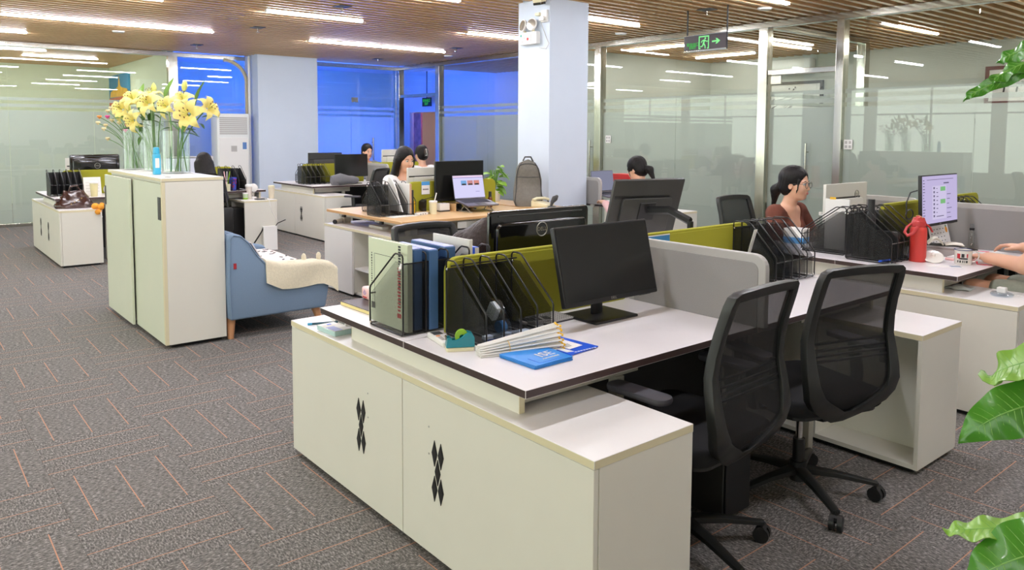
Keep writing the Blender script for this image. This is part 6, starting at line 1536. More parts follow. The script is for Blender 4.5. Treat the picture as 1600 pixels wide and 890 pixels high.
# woman in brown: blue tissue box, water bottle, papers, tumbler
t = thing('tissue_box', 'white and blue tissue box before the woman in brown', 'tissue', (-2.80, 4.86, DZ), rad(8)); f = MB(); f.box(-0.07, 0.07, -0.055, 0.055, 0, 0.105); b = f.build('carton', M_WHITEP, t, bev=0.004); f = MB(); f.box(-0.0705, 0.0705, -0.0555, 0.0555, 0.004, 0.045); f.build('blue_band', pm('sky_blue_print', (84, 160, 224), 0.5), b)
t = thing('water_bottle', 'clear water bottle with a white cap beside the tissue box', 'bottle', (-2.70, 5.00, DZ)); f = MB(); f.lathe([(0.0, 0), (0.030, 0), (0.032, 0.01), (0.032, 0.05), (0.029, 0.06), (0.032, 0.07), (0.032, 0.13), (0.030, 0.15), (0.014, 0.185), (0.014, 0.195)], 20); f.build('body', MAT['bottle_glass'], t, smooth=50); f = MB(); f.lathe([(0.016, 0.193), (0.016, 0.215), (0.0, 0.216)], 16); f.build('cap', M_WHITEP, t, smooth=40)
t = thing('paper_stack', 'white sheets standing in the rack before the pale monitor', 'paper', (-2.42, 4.72, DZ+0.012)); MB().box(-0.10, 0.06, -0.006, 0.006, 0, 0.325).build('sheet', M_PAPER, t); MB().box(-0.07, -0.03, -0.0065, -0.006, 0.322, 0.337).build('yellow_tab', M_YELLOW, t)
t = thing('tumbler', 'black tumbler standing in the big file rack', 'bottle', (-2.16, 4.585, DZ+0.013)); f = MB(); f.lathe([(0.0, 0), (0.026, 0), (0.028, 0.25), (0.020, 0.27), (0.020, 0.35), (0.0, 0.35)], 20); f.build('body', M_BLACK, t, smooth=40)
t = thing('pencil_case', 'dark pouch in the big file rack', 'pouch', (-2.12, 4.66, DZ+0.012)); f = MB(); f.box(-0.10, 0.10, -0.018, 0.018, 0, 0.16); f.build('pouch', M_DGREY, t, bev=0.01)
t = thing('marker_pen', 'blue topped marker lying at the front of the big file rack', 'pen', (-2.03, 4.50, DZ+0.016), rad(80)); f = MB(); f.tube([(-0.05, 0, 0), (0.05, 0, 0)], 0.006, 8); f.build('barrel', M_ROYAL, t, smooth=40)
# beyond: red box, file stuff, tissues on the cabinet by the glass wall
t = thing('red_box', 'red box beside the woman with the ponytail', 'box', (-5.80, 6.42, DZ)); MB().box(-0.13, 0.13, -0.08, 0.08, 0, 0.30).build('carton', pm('red_card', (206, 44, 42), 0.5), t, bev=0.003); f = MB(); f.tube([(0.131, 0.0, 0.20), (0.165, 0.0, 0.20), (0.165, 0.0, 0.15), (0.131, 0.0, 0.15)], 0.007, 6); f.build('handle', MAT['red_card'], t, smooth=50)
t = thing('tissue_pack', 'pale pink tissue pack on the cabinet by the right glass wall', 'tissue', (-5.50, 6.74, CT)); f = MB(); f.prism(rrect(-0.09, 0.09, -0.05, 0.05, 0.012), 'z', 0, 0.05); f.build('pack', M_PINK, t, bev=0.01); MB().sheet(lambda u, v: (-0.04+0.08*u, -0.02+0.04*v, 0.05+0.05*math.sin(PI*v)*(0.7+0.3*math.sin(5*u))), 8, 8, 0.003).build('tissue_sheet', M_TISSUE, t, smooth=60)
t = thing('paper_stack', 'white papers on the cabinet by the right glass wall', 'paper', (-5.68, 6.80, CT), rad(12)); MB().box(-0.10, 0.10, -0.13, 0.13, 0, 0.03).build('sheet', M_PAPER, t)
t = thing('toy_bag', 'crumpled white tissue bundle on the cabinet by the right glass wall', 'tissue', (-5.62, 6.62, CT)); f = MB(); f.ell((0, 0, 0.05), (0.06, 0.05, 0.055), 14, 10); f.build('bundle', M_TISSUE, t, smooth=60)

t = thing('computer_tower', 'dark grey computer tower on the floor under the nearest desk, behind the first chair', 'computer', (-1.86, 2.50, 0)); f = MB(); f.box(-0.20, 0.20, -0.085, 0.085, 0.012, 0.37); f.build('case', M_DGREY, t, bev=0.004); f = MB(); f.box(0.2005, 0.21, -0.08, 0.08, 0.02, 0.36); f.build('front_panel', M_BLACK, t, bev=0.003)
for sx in (-0.15, 0.15): MB().box(sx-0.03, sx+0.03, -0.08, 0.08, 0, 0.012).build('foot', M_BLACK, t)

t = thing('stool', 'low black stool under the woman with the ponytail', 'stool', (-5.02, 5.86, 0)); f = MB(); f.lathe([(0.0, 0.36), (0.16, 0.36), (0.17, 0.38), (0.16, 0.41), (0.0, 0.415)], 22); f.build('seat', M_CSEAT, t, smooth=40); f = MB(); f.lathe([(0.0, 0.0), (0.18, 0.0), (0.18, 0.015), (0.03, 0.03), (0.03, 0.36), (0.0, 0.36)], 20); f.build('leg', M_BLACK, t, smooth=40)
# ================================================================== wooden desk
W_ = 0.755
t = thing('tin_cup', 'white lidded cup with a straw on the wooden desk', 'cup', (-5.735, 3.80, W_)); f = MB(); f.lathe([(0.0, 0), (0.032, 0), (0.036, 0.10), (0.036, 0.105), (0.0, 0.105)], 22); f.build('cup', M_CREAM, t, smooth=40); f = MB(); f.lathe([(0.039, 0.104), (0.039, 0.116), (0.034, 0.120), (0.0, 0.120)], 22); f.build('lid', M_WHITEP, t, smooth=40); f = MB(); f.tube([(0.005, 0.012, 0.118), (0.01, 0.03, 0.19)], 0.005, 8); f.build('straw', M_PAPER, t, smooth=40)
t = thing('power_adapter', 'black power adapter standing beside the white cup', 'adapter', (-6.00, 3.86, W_)); f = MB(); f.T = tr(0, 0, 0.06) @ rot(0.3, 0.2, 0.5); f.cbox((0, 0, 0), (0.05, 0.06, 0.09)); f.build('block', M_BLACK, t, bev=0.004); f = MB(); f.tube([(0.0, 0.02, 0.11), (0.03, 0.10, 0.13), (0.10, 0.16, 0.07), (0.14, 0.10, 0.01)], 0.003, 6); f.build('cable', M_BLACK, t, smooth=50)
f = MB(); f.prism([(-0.02, 0.0), (0.02, 0.0), (0.02, 0.03), (-0.02, 0.03)], 'x', -0.03, 0.03); f.build('foot', M_BLACK, t)
t = thing('usb_hub', 'white plug hub with a cable on the wooden desk edge', 'hub', (-5.72, 3.665, W_), 0.3); f = MB(); f.prism(rrect(-0.025, 0.025, -0.07, 0.07, 0.01), 'z', 0, 0.022); f.build('body', M_WHITEP, t, bev=0.004); f = MB()
for k in range(3): f.box(0.0245, 0.0258, -0.045+0.032*k, -0.03+0.032*k, 0.008, 0.015)
f.build('ports', M_DGREY, t); f = MB(); f.tube([(0, 0.07, 0.012), (0.02, 0.16, 0.004), (-0.05, 0.26, 0.03), (-0.12, 0.34, 0.04)], 0.0028, 6); f.build('cable', M_BLACK, t, smooth=50)
t = thing('white_carton', 'small white carton behind the cup on the wooden desk', 'box', (-5.88, 4.0, W_)); MB().box(-0.04, 0.04, -0.055, 0.055, 0.012, 0.075).build('carton', M_WHITEP, t, bev=0.003); MB().box(-0.042, 0.042, -0.058, 0.058, 0.0, 0.011).build('dark_base', M_DGREY, t)
t = thing('wooden_shelf', 'little wooden shelf under the raised laptop', 'shelf', (-5.86, 4.22, W_)); f = MB(); f.box(-0.06, 0.06, -0.13, -0.12, 0, 0.08); f.box(-0.06, 0.06, 0.07, 0.08, 0, 0.08); f.box(-0.06, 0.06, -0.13, 0.08, 0.072, 0.080); f.build('frame', M_BIRCH, t); MB().box(-0.05, 0.05, -0.10, 0.05, 0, 0.02).build('booklet', M_DGREY, t)
t = thing('paper_sheaf', 'bent white paper sheaf standing in the mesh rack on the wooden desk', 'paper', (-5.88, 3.50, W_+0.012)); f = MB()
f.sheet(lambda u, v: (-0.12+0.22*u*(1-0.3*v), 0.0+0.01*u, 0.02+(0.30-0.19*u*u)*v), 12, 10, 0.012); f.build('sheets', M_PAPER, t, smooth=50)
t = thing('book', 'upright pale book with a tan spine in the mesh rack on the wooden desk', 'book', (-5.88, 3.575, W_+0.012)); MB().box(-0.11, 0.11, 0, 0.02, 0, 0.265).build('block', M_PAPER, t, bev=0.001); MB().box(0.1105, 0.1125, 0, 0.02, 0, 0.265).build('spine', pm('tan_spine', (196, 160, 130), 0.5), t)
t = thing('book', 'thin dark book at the right of the mesh rack on the wooden desk', 'book', (-5.88, 3.605, W_+0.012)); MB().box(-0.10, 0.11, 0, 0.012, 0, 0.21).build('cover', M_DGREY, t)
t = thing('yellow_ruler', 'yellow ruler at the right end of the mesh rack', 'ruler', (-5.775, 3.622, W_+0.012)); MB().box(-0.012, 0.012, 0, 0.006, 0, 0.11).build('blade', M_YELLOW, t)
t = thing('paper_slip', 'white papers in front of the rack on the wooden desk', 'paper', (-5.72, 3.47, W_), 0.1); MB().box(-0.06, 0.06, -0.14, 0.12, 0, 0.004).build('sheet', M_PAPER, t)
t = thing('name_card', 'white and blue badge card clipped to the lime divider by the long haired woman', 'card', (-6.012, 3.90, 0.975)); MB().box(-0.0015, 0.0015, -0.045, 0.045, -0.065, 0.055).build('card', M_PAPER, t); MB().box(0.0015, 0.0022, -0.045, 0.045, 0.02, 0.055).build('blue_band', MAT['sky_blue_print'], t)
f = MB()
for k in range(4): f.box(0.0015, 0.0022, -0.03+0.016*k, -0.02+0.016*k, -0.025, -0.012)
f.build('print', M_INK, t)
t = thing('marker_pen', 'white roll with a black end lying on the cabinet left of the wooden desk', 'marker', (-6.60, 3.30, CT+0.021), rad(-55)); f = MB(); f.tube([(-0.06, 0, 0), (0.06, 0, 0)], 0.020, 14); f.build('roll', M_WHITEP, t, smooth=40); f = MB(); f.tube([(0.0605, 0, 0), (0.072, 0, 0)], 0.021, 14); f.build('black_end', M_BLACK, t, smooth=40); f = MB(); f.tube([(-0.10, 0, -0.008), (-0.0605, 0, 0)], [0.006, 0.018], 12); f.build('green_tip', pm('sage', (120, 140, 120), 0.5), t, smooth=40)
t = thing('paper_slip', 'white strip of paper under the wooden desk on the cabinet', 'paper', (-6.05, 3.42, CT)); MB().box(-0.12, 0.12, -0.03, 0.03, 0, 0.02).build('sheet', M_PAPER, t)
t = thing('amber_bottle', 'amber bottle with grey cap right of the laptop', 'bottle', (-5.93, 4.60, W_)); f = MB(); f.lathe([(0.0, 0), (0.022, 0), (0.022, 0.09), (0.016, 0.10), (0.0, 0.10)], 16); f.build('body', pm('amber', (110, 62, 30), 0.25), t, smooth=40); f = MB(); f.lathe([(0.016, 0.10), (0.015, 0.155), (0.0, 0.155)], 14); f.build('cap', M_DGREY, t, smooth=40)
# grey backpack against the pillar
M_BAG = pm('grey_canvas', (112, 108, 100), 0.9, var=0.08, scale=40, bump=0.5, bscale=80)
t = thing('backpack', 'grey canvas backpack leaning against the narrow pillar', 'backpack', (-5.86, 5.03, 0.759), rad(-38))
def bp(u, v):
    a = 2*PI*u; c, s = math.cos(a), math.sin(a)
    z = 0.46*v
    w = interp([(0, 0.135), (0.1, 0.15), (0.55, 0.135), (0.8, 0.115), (0.93, 0.08), (1.0, 0.004)], v)
    d = interp([(0, 0.15), (0.12, 0.14), (0.45, 0.085), (0.8, 0.075), (0.93, 0.05), (1.0, 0.004)], v)
    cs = math.copysign(abs(c)**0.6, c); sn = math.copysign(abs(s)**0.6, s)
    off = interp([(0, 0.05), (0.3, 0.02), (0.6, -0.01), (1.0, -0.02)], v)
    wr = 0.006*math.sin(11*v+3*a)*math.sin(2*a+1)
    return (off+(d+wr)*cs, (w+wr)*sn, z)
f = MB(); nu, nv = 40, 26; vs = [bp(i/nu, j/nv) for i in range(nu) for j in range(nv+1)]; fs = []
for i in range(nu):
    k = (i+1) % nu
    for j in range(nv): fs.append((i*(nv+1)+j, k*(nv+1)+j, k*(nv+1)+j+1, i*(nv+1)+j+1))
fs.append(tuple(i*(nv+1) for i in range(nu))[::-1])
f.add(vs, fs); f.build('bag_body', M_BAG, t, smooth=60)
def surf_line(us, vs_, r, nm, mat):
    f = MB(); f.tube([tuple(Vector(bp(u, v))*1.0+Vector((0.003*math.cos(2*PI*u), 0.003*math.sin(2*PI*u), 0))) for u, v in zip(us, vs_)], r, 6); f.build(nm, mat, t, smooth=60)
n = 24
surf_line([0.17-0.34*k/n for k in range(n+1)], [0.62]*(n+1), 0.003, 'pocket_seam', M_DGREY)
surf_line([0.14+0.02*math.sin(3*k/n) for k in range(n+1)], [0.02+0.92*k/n for k in range(n+1)], 0.004, 'zip', M_BLACK)
surf_line([-0.14 for k in range(n+1)], [0.02+0.92*k/n for k in range(n+1)], 0.004, 'zip', M_BLACK)
surf_line([0.17-0.34*k/n for k in range(n+1)], [0.86+0.05*math.sin(PI*k/n) for k in range(n+1)], 0.004, 'zip', M_BLACK)
f = MB(); f.tube([(-0.03, -0.05, 0.445), (-0.035, -0.03, 0.485), (-0.035, 0.03, 0.485), (-0.03, 0.055, 0.435)], 1, 8, flat=(0.014, 0.007)); f.build('grab_handle', M_BLACK, t, smooth=50)
f = MB(); f.tube([(-0.06, 0.13, 0.09), (-0.05, 0.20, 0.06), (-0.02, 0.22, 0.008), (0.03, 0.18, 0.006)], 1, 8, flat=(0.014, 0.005)); f.build('shoulder_strap', M_BLACK, t, smooth=50)
# leafy pot plant behind the backpack
def leaf_mesh(L, Wd, droop, fold=0.25, n=8, th=0.0016):
    f = MB()
    def fn(u, v):
        w = Wd*math.sin(PI*min(1, u*0.97+0.03))**0.75*(1-0.35*u)
        y = (2*v-1)*w
        return (L*u*math.cos(droop*u*0.6), y, -L*0.5*droop*u*u+fold*abs(y)+0.02*L*math.sin(6*u)*abs(2*v-1))
    return f.sheet(fn, n, 4, th)
M_LEAFB = pm('bright_green_leaf', (132, 178, 62), 0.4, var=0.2, scale=8)
M_LEAFD = pm('dark_green_leaf', (60, 104, 40), 0.4, var=0.2, scale=10)
M_STEM = pm('green_stem', (96, 140, 60), 0.5)
t = thing('potted_plant', 'bright green leafy pot plant behind the grey backpack', 'plant', (-6.42, 5.04, 0.76))
f = MB(); f.lathe([(0.0, 0), (0.055, 0), (0.07, 0.11), (0.064, 0.11), (0.06, 0.09), (0.0, 0.09)], 20); f.build('pot', M_WHITEP, t, smooth=40)
random.seed(31)
lm = leaf_mesh(0.15, 0.042, 0.8).mesh('leaf', M_LEAFB, smooth=60)
for k in range(26):
    a = random.random()*2*PI; up = random.uniform(0.1, 1.2); hgt = random.uniform(0.12, 0.36)
    o = link('leaf', lm, t, (0.05*math.cos(a)*up, 0.05*math.sin(a)*up+0.02, hgt)); o.rotation_euler = (random.uniform(-0.4, 0.4), -up*0.7+0.35, a); s = random.uniform(0.7, 1.15); o.scale = (s, s, s)
f = MB()
for k in range(9):
    a = k*0.7; f.tube([(0, 0, 0.09), (0.02*math.cos(a), 0.02*math.sin(a), 0.2), (0.05*math.cos(a), 0.05*math.sin(a), 0.33)], 0.004, 6)
o = f.build('stem', M_STEM, t, smooth=50); o['kind'] = 'stuff'
t = thing('telephone', 'cream desk telephone in front of the backpack', 'phone', (-5.62, 5.02, 0.759), rad(20)); f = MB(); f.prism([(-0.09, 0), (0.09, 0), (0.09, 0.03), (-0.09, 0.065)], 'y', -0.08, 0.08); f.build('base', M_CREAM, t, bev=0.008); f = MB(); f.tube([(-0.06, -0.09, 0.07), (-0.04, -0.05, 0.085), (0.0, 0.03, 0.085), (0.02, 0.08, 0.07)], 1, 8, flat=(0.02, 0.014)); f.build('handset', M_CREAM, t, smooth=50)
t = thing('desk_microphone', 'dark grey rounded headset stand end by the narrow pillar', 'headset', (-5.52, 5.04, 0.759)); f = MB(); f.lathe([(0.0, 0), (0.05, 0), (0.05, 0.012), (0.0, 0.016)], 18); f.build('foot', M_DGREY, t, smooth=40); f = MB(); f.tube([(0, 0, 0.012), (0.0, 0.015, 0.05), (0.0, 0.05, 0.085), (0, 0.085, 0.11)], [0.010, 0.018, 0.03, 0.012], 12); f.build('head', M_DGREY, t, smooth=60)
t = thing('paper_bundle', 'bundle of tan paper packing on the floor under the wooden desk', 'packing', (-6.30, 4.72, 0.0)); f = MB()
random.seed(8)
for k in range(14): f.ell((random.uniform(-0.12, 0.12), random.uniform(-0.12, 0.08), 0.30+random.uniform(-0.25, 0.2)), (random.uniform(0.04, 0.08), random.uniform(0.04, 0.07), random.uniform(0.03, 0.06)), 8, 6)
o = f.build('crumpled_paper', pm('tan_packing', (196, 172, 120), 0.8), t, smooth=30); o['kind'] = 'stuff'
# ================================================================== before the blue glass
M_CUSH = pm('grey_cushion', (116, 116, 120), 0.9, var=0.04, scale=60)
t = thing('neck_pillow', 'grey curved neck pillow on the desk before the blue glass', 'pillow', (-9.98, 5.08, DZ), rad(8)); f = MB(); f.tube([(0.02, -0.22, 0.075), (0.06, -0.10, 0.085), (0.065, 0.04, 0.07), (0.05, 0.14, 0.065), (0.01, 0.22, 0.06)], [0.06, 0.085, 0.06, 0.055, 0.04], 14); f.build('pillow', M_CUSH, t, smooth=60); f = MB(); f.ell((0.03, -0.15, 0.06), (0.07, 0.09, 0.085), 16, 10); f.build('end', M_CUSH, t, smooth=60)
t = thing('paper_slip', 'white paper at the desk edge before the wide blue pillar', 'paper', (-9.98, 4.72, DZ)); MB().box(-0.06, 0.06, -0.10, 0.10, 0, 0.003).build('sheet', M_PAPER, t)
# ================================================================== left desks
t = thing('handbag', 'brown glossy handbag on the left white cabinet', 'bag', (-9.72, 1.63, CT), 0.0)
def hb(u, v):
    a = 2*PI*u; c, s = math.cos(a), math.sin(a)
    w = interp([(0, 0.19), (0.15, 0.20), (0.5, 0.16), (0.85, 0.11), (1.0, 0.10)], v); d = interp([(0, 0.11), (0.3, 0.10), (0.7, 0.05), (1.0, 0.012)], v)
    wr = 0.010*math.sin(7*v+4*a)*math.sin(3*a)
    return ((d+wr)*math.copysign(abs(c)**0.7, c), (w+wr)*math.copysign(abs(s)**0.7, s), 0.19*v+0.012*math.sin(3*a)*v)
f = MB(); nu, nv = 36, 12; vs = [hb(i/nu, j/nv) for i in range(nu) for j in range(nv+1)]; fs = []
for i in range(nu):
    k = (i+1) % nu
    for j in range(nv): fs.append((i*(nv+1)+j, k*(nv+1)+j, k*(nv+1)+j+1, i*(nv+1)+j+1))
fs += [tuple(i*(nv+1) for i in range(nu))[::-1], tuple(i*(nv+1)+nv for i in range(nu))]
f.add(vs, fs); f.build('bag_body', pm('brown_patent', (62, 36, 30), 0.22, coat=0.3), t, smooth=60)
f = MB(); f.tube([(0.0, -0.05, 0.19), (0.02, -0.04, 0.24), (0.02, 0.03, 0.25), (0.0, 0.06, 0.19)], 0.009, 8); f.build('handle', MAT['brown_patent'], t, smooth=50)
f = MB()
for k in range(4): f.cbox((0.105-0.006*k, -0.05+0.035*k, 0.05+0.02*k), (0.006, 0.012, 0.012))
f.build('studs', M_GOLD, t)
t = thing('toy_charm', 'orange plush charm hanging over the left cabinet edge', 'toy', (-9.42, 1.80, CT)); f = MB()
for c_, r_ in (((0, -0.02, 0.03), 0.04), ((0.02, 0.03, 0.02), 0.036), ((0.035, 0.0, -0.03), 0.034), ((0.0, 0.045, 0.045), 0.026)): f.ell(c_, (r_, r_, r_*0.9), 12, 8)
f.build('plush', pm('orange_plush', (244, 166, 60), 0.9), t, smooth=60); f = MB(); f.tube([(0.06, 0.02, -0.03), (0.07, 0.03, -0.09)], 0.006, 6); f.build('tassel', M_PAPER, t)
t = thing('desk_calendar', 'white tent calendar behind the drinks cup at the far left', 'calendar', (-9.93, 1.86, DZ), 0); f = MB(); f.T = rot(0, rad(-14), 0); f.box(-0.002, 0, -0.09, 0.09, 0, 0.22); f.build('page', M_PAPER, t); f = MB(); f.T = tr(-0.11, 0, 0) @ rot(0, rad(14), 0); f.box(-0.002, 0, -0.09, 0.09, 0, 0.22); f.build('back_board', M_GTRIM, t)
f = MB(); f.T = rot(0, rad(-14), 0)
for i in range(4): f.box(0.0, 0.001, -0.07, 0.07, 0.05+0.035*i, 0.053+0.035*i)
f.build('printed_line', M_GTRIM, t)
t = thing('drinks_cup', 'tall cup with pale yellow drink at the far left', 'cup', (-9.80, 1.845, DZ)); f = MB(); f.lathe([(0.0, 0), (0.034, 0), (0.044, 0.15), (0.0, 0.15)], 18); f.build('cup', pm('pale_yellow_drink', (232, 222, 170), 0.3), t, smooth=40); f = MB(); f.lathe([(0.047, 0.15), (0.047, 0.162), (0.03, 0.178), (0.0, 0.178)], 18); f.build('lid', M_WHITEP, t, smooth=40)
t = thing('plastic_bag', 'crumpled white bag behind the tent calendar at the far left', 'bag', (-10.05, 2.08, DZ)); f = MB(); f.ell((0, 0, 0.06), (0.08, 0.09, 0.07), 14, 10); f.build('bag', M_TISSUE, t, smooth=40)
t = thing('paper_slip', 'white papers in front of the dark rack at the far left', 'paper', (-9.84, 1.60, DZ)); MB().box(-0.12, 0.12, -0.12, 0.10, 0, 0.004).build('sheet', M_PAPER, t)
t = thing('earphones', 'coiled pink cable on the far left desk', 'cable', (-9.80, 2.16, DZ)); f = MB(); f.tube([(0.04*math.cos(k*0.5), 0.05*math.sin(k*0.5), 0.004+0.001*k*0.3) for k in range(30)], 0.003, 5); f.build('cable', M_PINK, t, smooth=50)
# vases group on the tall cabinet is below; desk with drinks by the wide pillar
CX = -9.55
for k, (x, y, hgt, r, body, lidc, lab) in enumerate((
    (-9.66, 3.54, 0.085, 0.036, 'pale_green_cup', M_WHITEP, 'small white cup with a green base on the cabinet by the paper bag'),
    (-9.70, 3.60, 0.19, 0.042, 'milk_tea', M_WHITEP, 'tall clear milk tea cup on the cabinet by the paper bag'),
    (-9.60, 3.86, 0.17, 0.04, 'cream_cup', M_CREAM, 'tall cup with a cream lid at the right end of the cabinet'))):
    t = thing('drinks_cup', lab, 'cup', (x, y, CT)); mt = pm(body, {'pale_green_cup': (206, 224, 190), 'milk_tea': (226, 216, 206), 'cream_cup': (226, 214, 190)}[body], 0.3)
    f = MB(); f.lathe([(0.0, 0), (r*0.8, 0), (r, hgt*0.82), (0.0, hgt*0.82)], 18); f.build('cup', mt, t, smooth=40); f = MB(); f.lathe([(r*1.06, hgt*0.82), (r*1.06, hgt*0.93), (r*0.8, hgt), (0.0, hgt)], 18); f.build('lid', lidc, t, smooth=40)
    if k == 0: f = MB(); f.lathe([(0.0, 0.001), (r*0.84, 0.001), (r*0.87, 0.02), (0.0, 0.02)], 18); f.build('green_base', M_LIME, t, smooth=40)
t = thing('drinks_cup', 'blue printed paper cup beside the tent calendar at the pillar', 'cup', (-9.76, 3.42, DZ)); f = MB(); f.lathe([(0.0, 0), (0.038, 0), (0.05, 0.17), (0.046, 0.17), (0.036, 0.01), (0.0, 0.01)], 18); f.build('cup', pm('blue_print_cup', (64, 82, 190), 0.4), t, smooth=40)
f = MB(); random.seed(2)
for k in range(12):
    a = random.uniform(-1.6, 0.6); z = random.uniform(0.03, 0.15); r = 0.039+0.012*z/0.17; f.cbox((r*math.cos(a), r*math.sin(a), z), (0.012, 0.012, 0.014))
o = f.build('print_spot', M_RED, t); o['kind'] = 'stuff'
t = thing('desk_calendar', 'white tent calendar beside the dark rack at the pillar', 'calendar', (-9.78, 3.10, DZ)); f = MB(); f.T = rot(0, rad(-12), 0); f.box(-0.002, 0, -0.10, 0.10, 0, 0.26); f.build('page', M_PAPER, t); f = MB(); f.T = tr(-0.11, 0, 0) @ rot(0, rad(12), 0); f.box(-0.002, 0, -0.10, 0.10, 0, 0.26); f.build('back_board', M_GTRIM, t)
f = MB(); f.T = rot(0, rad(-12), 0)
for i in range(5): f.box(0.0, 0.001, -0.075, 0.075, 0.05+0.03*i, 0.052+0.03*i)
f.box(0.0, 0.0015, -0.015, 0.015, 0.225, 0.235); f.build('printed_line', M_GTRIM, t)
t = thing('tissue_pack', 'white and lime packet on the rack top by the pillar', 'packet', (-9.86, 3.14, DZ)); f = MB(); f.box(-0.04, 0.04, -0.05, 0.05, 0.0, 0.30); f.build('packet', M_WHITEP, t, bev=0.01); MB().box(0.0405, 0.042, -0.05, 0.0, 0.18, 0.29).build('lime_panel', M_LIME, t)
t = thing('snack_cup', 'cream cup with pink straws beside the blue printed cup', 'cup', (-9.72, 3.33, DZ)); f = MB(); f.lathe([(0.0, 0), (0.04, 0), (0.045, 0.09), (0.0, 0.09)], 16); f.build('cup', M_CREAM, t, smooth=40)
for k in range(3): MB().tube([(0.0, 0.01*k-0.01, 0.09), (-0.01+0.02*k, 0.03*k-0.03, 0.25)], 0.006, 6).build('straw', (M_PINK, M_PAPER, M_LIME)[k], t)
t = thing('desk_fan', 'little white fan head behind the cups', 'fan', (-9.72, 3.66, CT)); f = MB(); f.lathe([(0.0, 0), (0.05, 0), (0.045, 0.02), (0.01, 0.03), (0.01, 0.08), (0.0, 0.08)], 16); f.build('stand', M_WHITEP, t, smooth=40); f = MB(); f.ell((0.02, 0, 0.135), (0.03, 0.06, 0.06), 18, 10); f.build('head', M_WHITEP, t, smooth=50)
t = thing('phone_pad', 'black charging pad with a white cable hanging down the cabinet end', 'charger', (-9.52, 3.70, CT)); MB().box(-0.05, 0.05, -0.08, 0.05, 0, 0.012).build('pad', M_DGREY, t, bev=0.003); f = MB(); f.tube([(0.05, 0.02, 0.008), (0.158, 0.03, 0.004), (0.166, 0.06, -0.14), (0.166, 0.14, -0.28)], 0.004, 6); f.build('cable', M_WHITEP, t, smooth=50)
t = thing('paper_bag', 'white paper carrier bag with black handles against the cabinet end', 'bag', (-9.33, 3.72, 0.0), rad(-4)); f = MB(); f.prism([(-0.06, 0), (0.04, 0), (0.015, 0.30), (-0.035, 0.30)], 'y', -0.085, 0.085); f.build('bag', M_WHITEP, t, bev=0.002)
for s in (-1, 1): f = MB(); f.tube([(-0.01, s*0.075, 0.29), (-0.0, s*0.10, 0.24 if s < 0 else 0.33), (0.01, s*0.20, 0.10 if s < 0 else 0.37)], 1, 6, flat=(0.012, 0.006)); f.build('handle', M_BLACK, t, smooth=50)
t = thing('fern', 'dark spiky plant on the divider beside the air conditioner', 'plant', (-10.9, 3.30, DZ)); f = MB(); f.lathe([(0.0, 0), (0.06, 0), (0.08, 0.14), (0.0, 0.13)], 16); f.build('pot', M_DGREY, t, smooth=40)
fl = leaf_mesh(0.26, 0.014, 1.3, n=6).mesh('frond', M_LEAFD, smooth=60)
for k in range(22): o = link('frond', fl, t, (0, 0, 0.14)); o.rotation_euler = (0, -0.5-0.5*random.random(), k*0.9); 
t = thing('shoulder_bag', 'black quilted bag hanging on the chair behind the tall cabinet', 'bag', (-9.19, 3.06, 0.34)); f = MB(); f.cbox((0.06, 0, 0.10), (0.09, 0.26, 0.30)); f.build('bag', M_BLACK, t, bev=0.03); f = MB(); f.tube([(0.05, -0.08, 0.24), (0.02, -0.05, 0.42), (0.02, 0.05, 0.42), (0.05, 0.08, 0.24)], 0.01, 6); f.build('strap', M_BLACK, t, smooth=50)

t = thing('computer_tower', 'black computer tower under the desk beside the cabinet with the drinks cups', 'computer', (-9.80, 3.36, 0)); f = MB(); f.box(-0.21, 0.21, -0.10, 0.15, 0.012, 0.52); f.build('case', M_BLACK, t, bev=0.004)
for sx in (-0.15, 0.15): MB().box(sx-0.03, sx+0.03, -0.08, 0.12, 0, 0.012).build('foot', M_BLACK, t)
# ================================================================== flower vases on the tall cabinet
M_VASE = glass('vase_glass', (0.95, 0.97, 0.96), 0.0, 0.055, 1.0)
M_WATER = glass('vase_water', (0.95, 0.97, 0.94), 0.0, 0.015, 0.4)
M_PETAL = pm('pale_yellow_petal', (246, 230, 140), 0.55, var=0.08, scale=10)
M_BUD = pm('yellow_green_bud', (204, 206, 104), 0.5, var=0.1, scale=14)
M_ANTH = pm('brown_anther', (110, 58, 30), 0.7)
M_LLEAF = pm('lily_leaf', (76, 118, 52), 0.4, var=0.2, scale=12)
VT = 1.170
def vase(label, x, y, r, hgt, square=False):
    t = thing('glass_vase', label, 'vase', (x, y, VT), 0, 'clear glass vases of flowers')
    f = MB(); f.lathe([(0.0, 0.0), (r, 0.0), (r, hgt), (r-0.004, hgt), (r-0.004, 0.012), (0.0, 0.012)], 28); f.build('glass', M_VASE, t, smooth=40)
    f = MB(); f.lathe([(0.0, 0.013), (r-0.005, 0.013), (r-0.005, hgt*0.42), (0.0, hgt*0.42)], 24); f.build('water', M_WATER, t, smooth=40)
    return t
V1 = (-6.84, 1.59); V2 = (-6.50, 1.66); V3 = (-6.09, 1.71)
vase('clear glass vase at the left with small pink flowers', *V1, 0.080, 0.34)
vase('tallest clear glass vase in the middle with yellow lilies', *V2, 0.082, 0.40)
vase('clear glass vase at the right behind the blue bottle', *V3, 0.098, 0.32)
petal_me = None
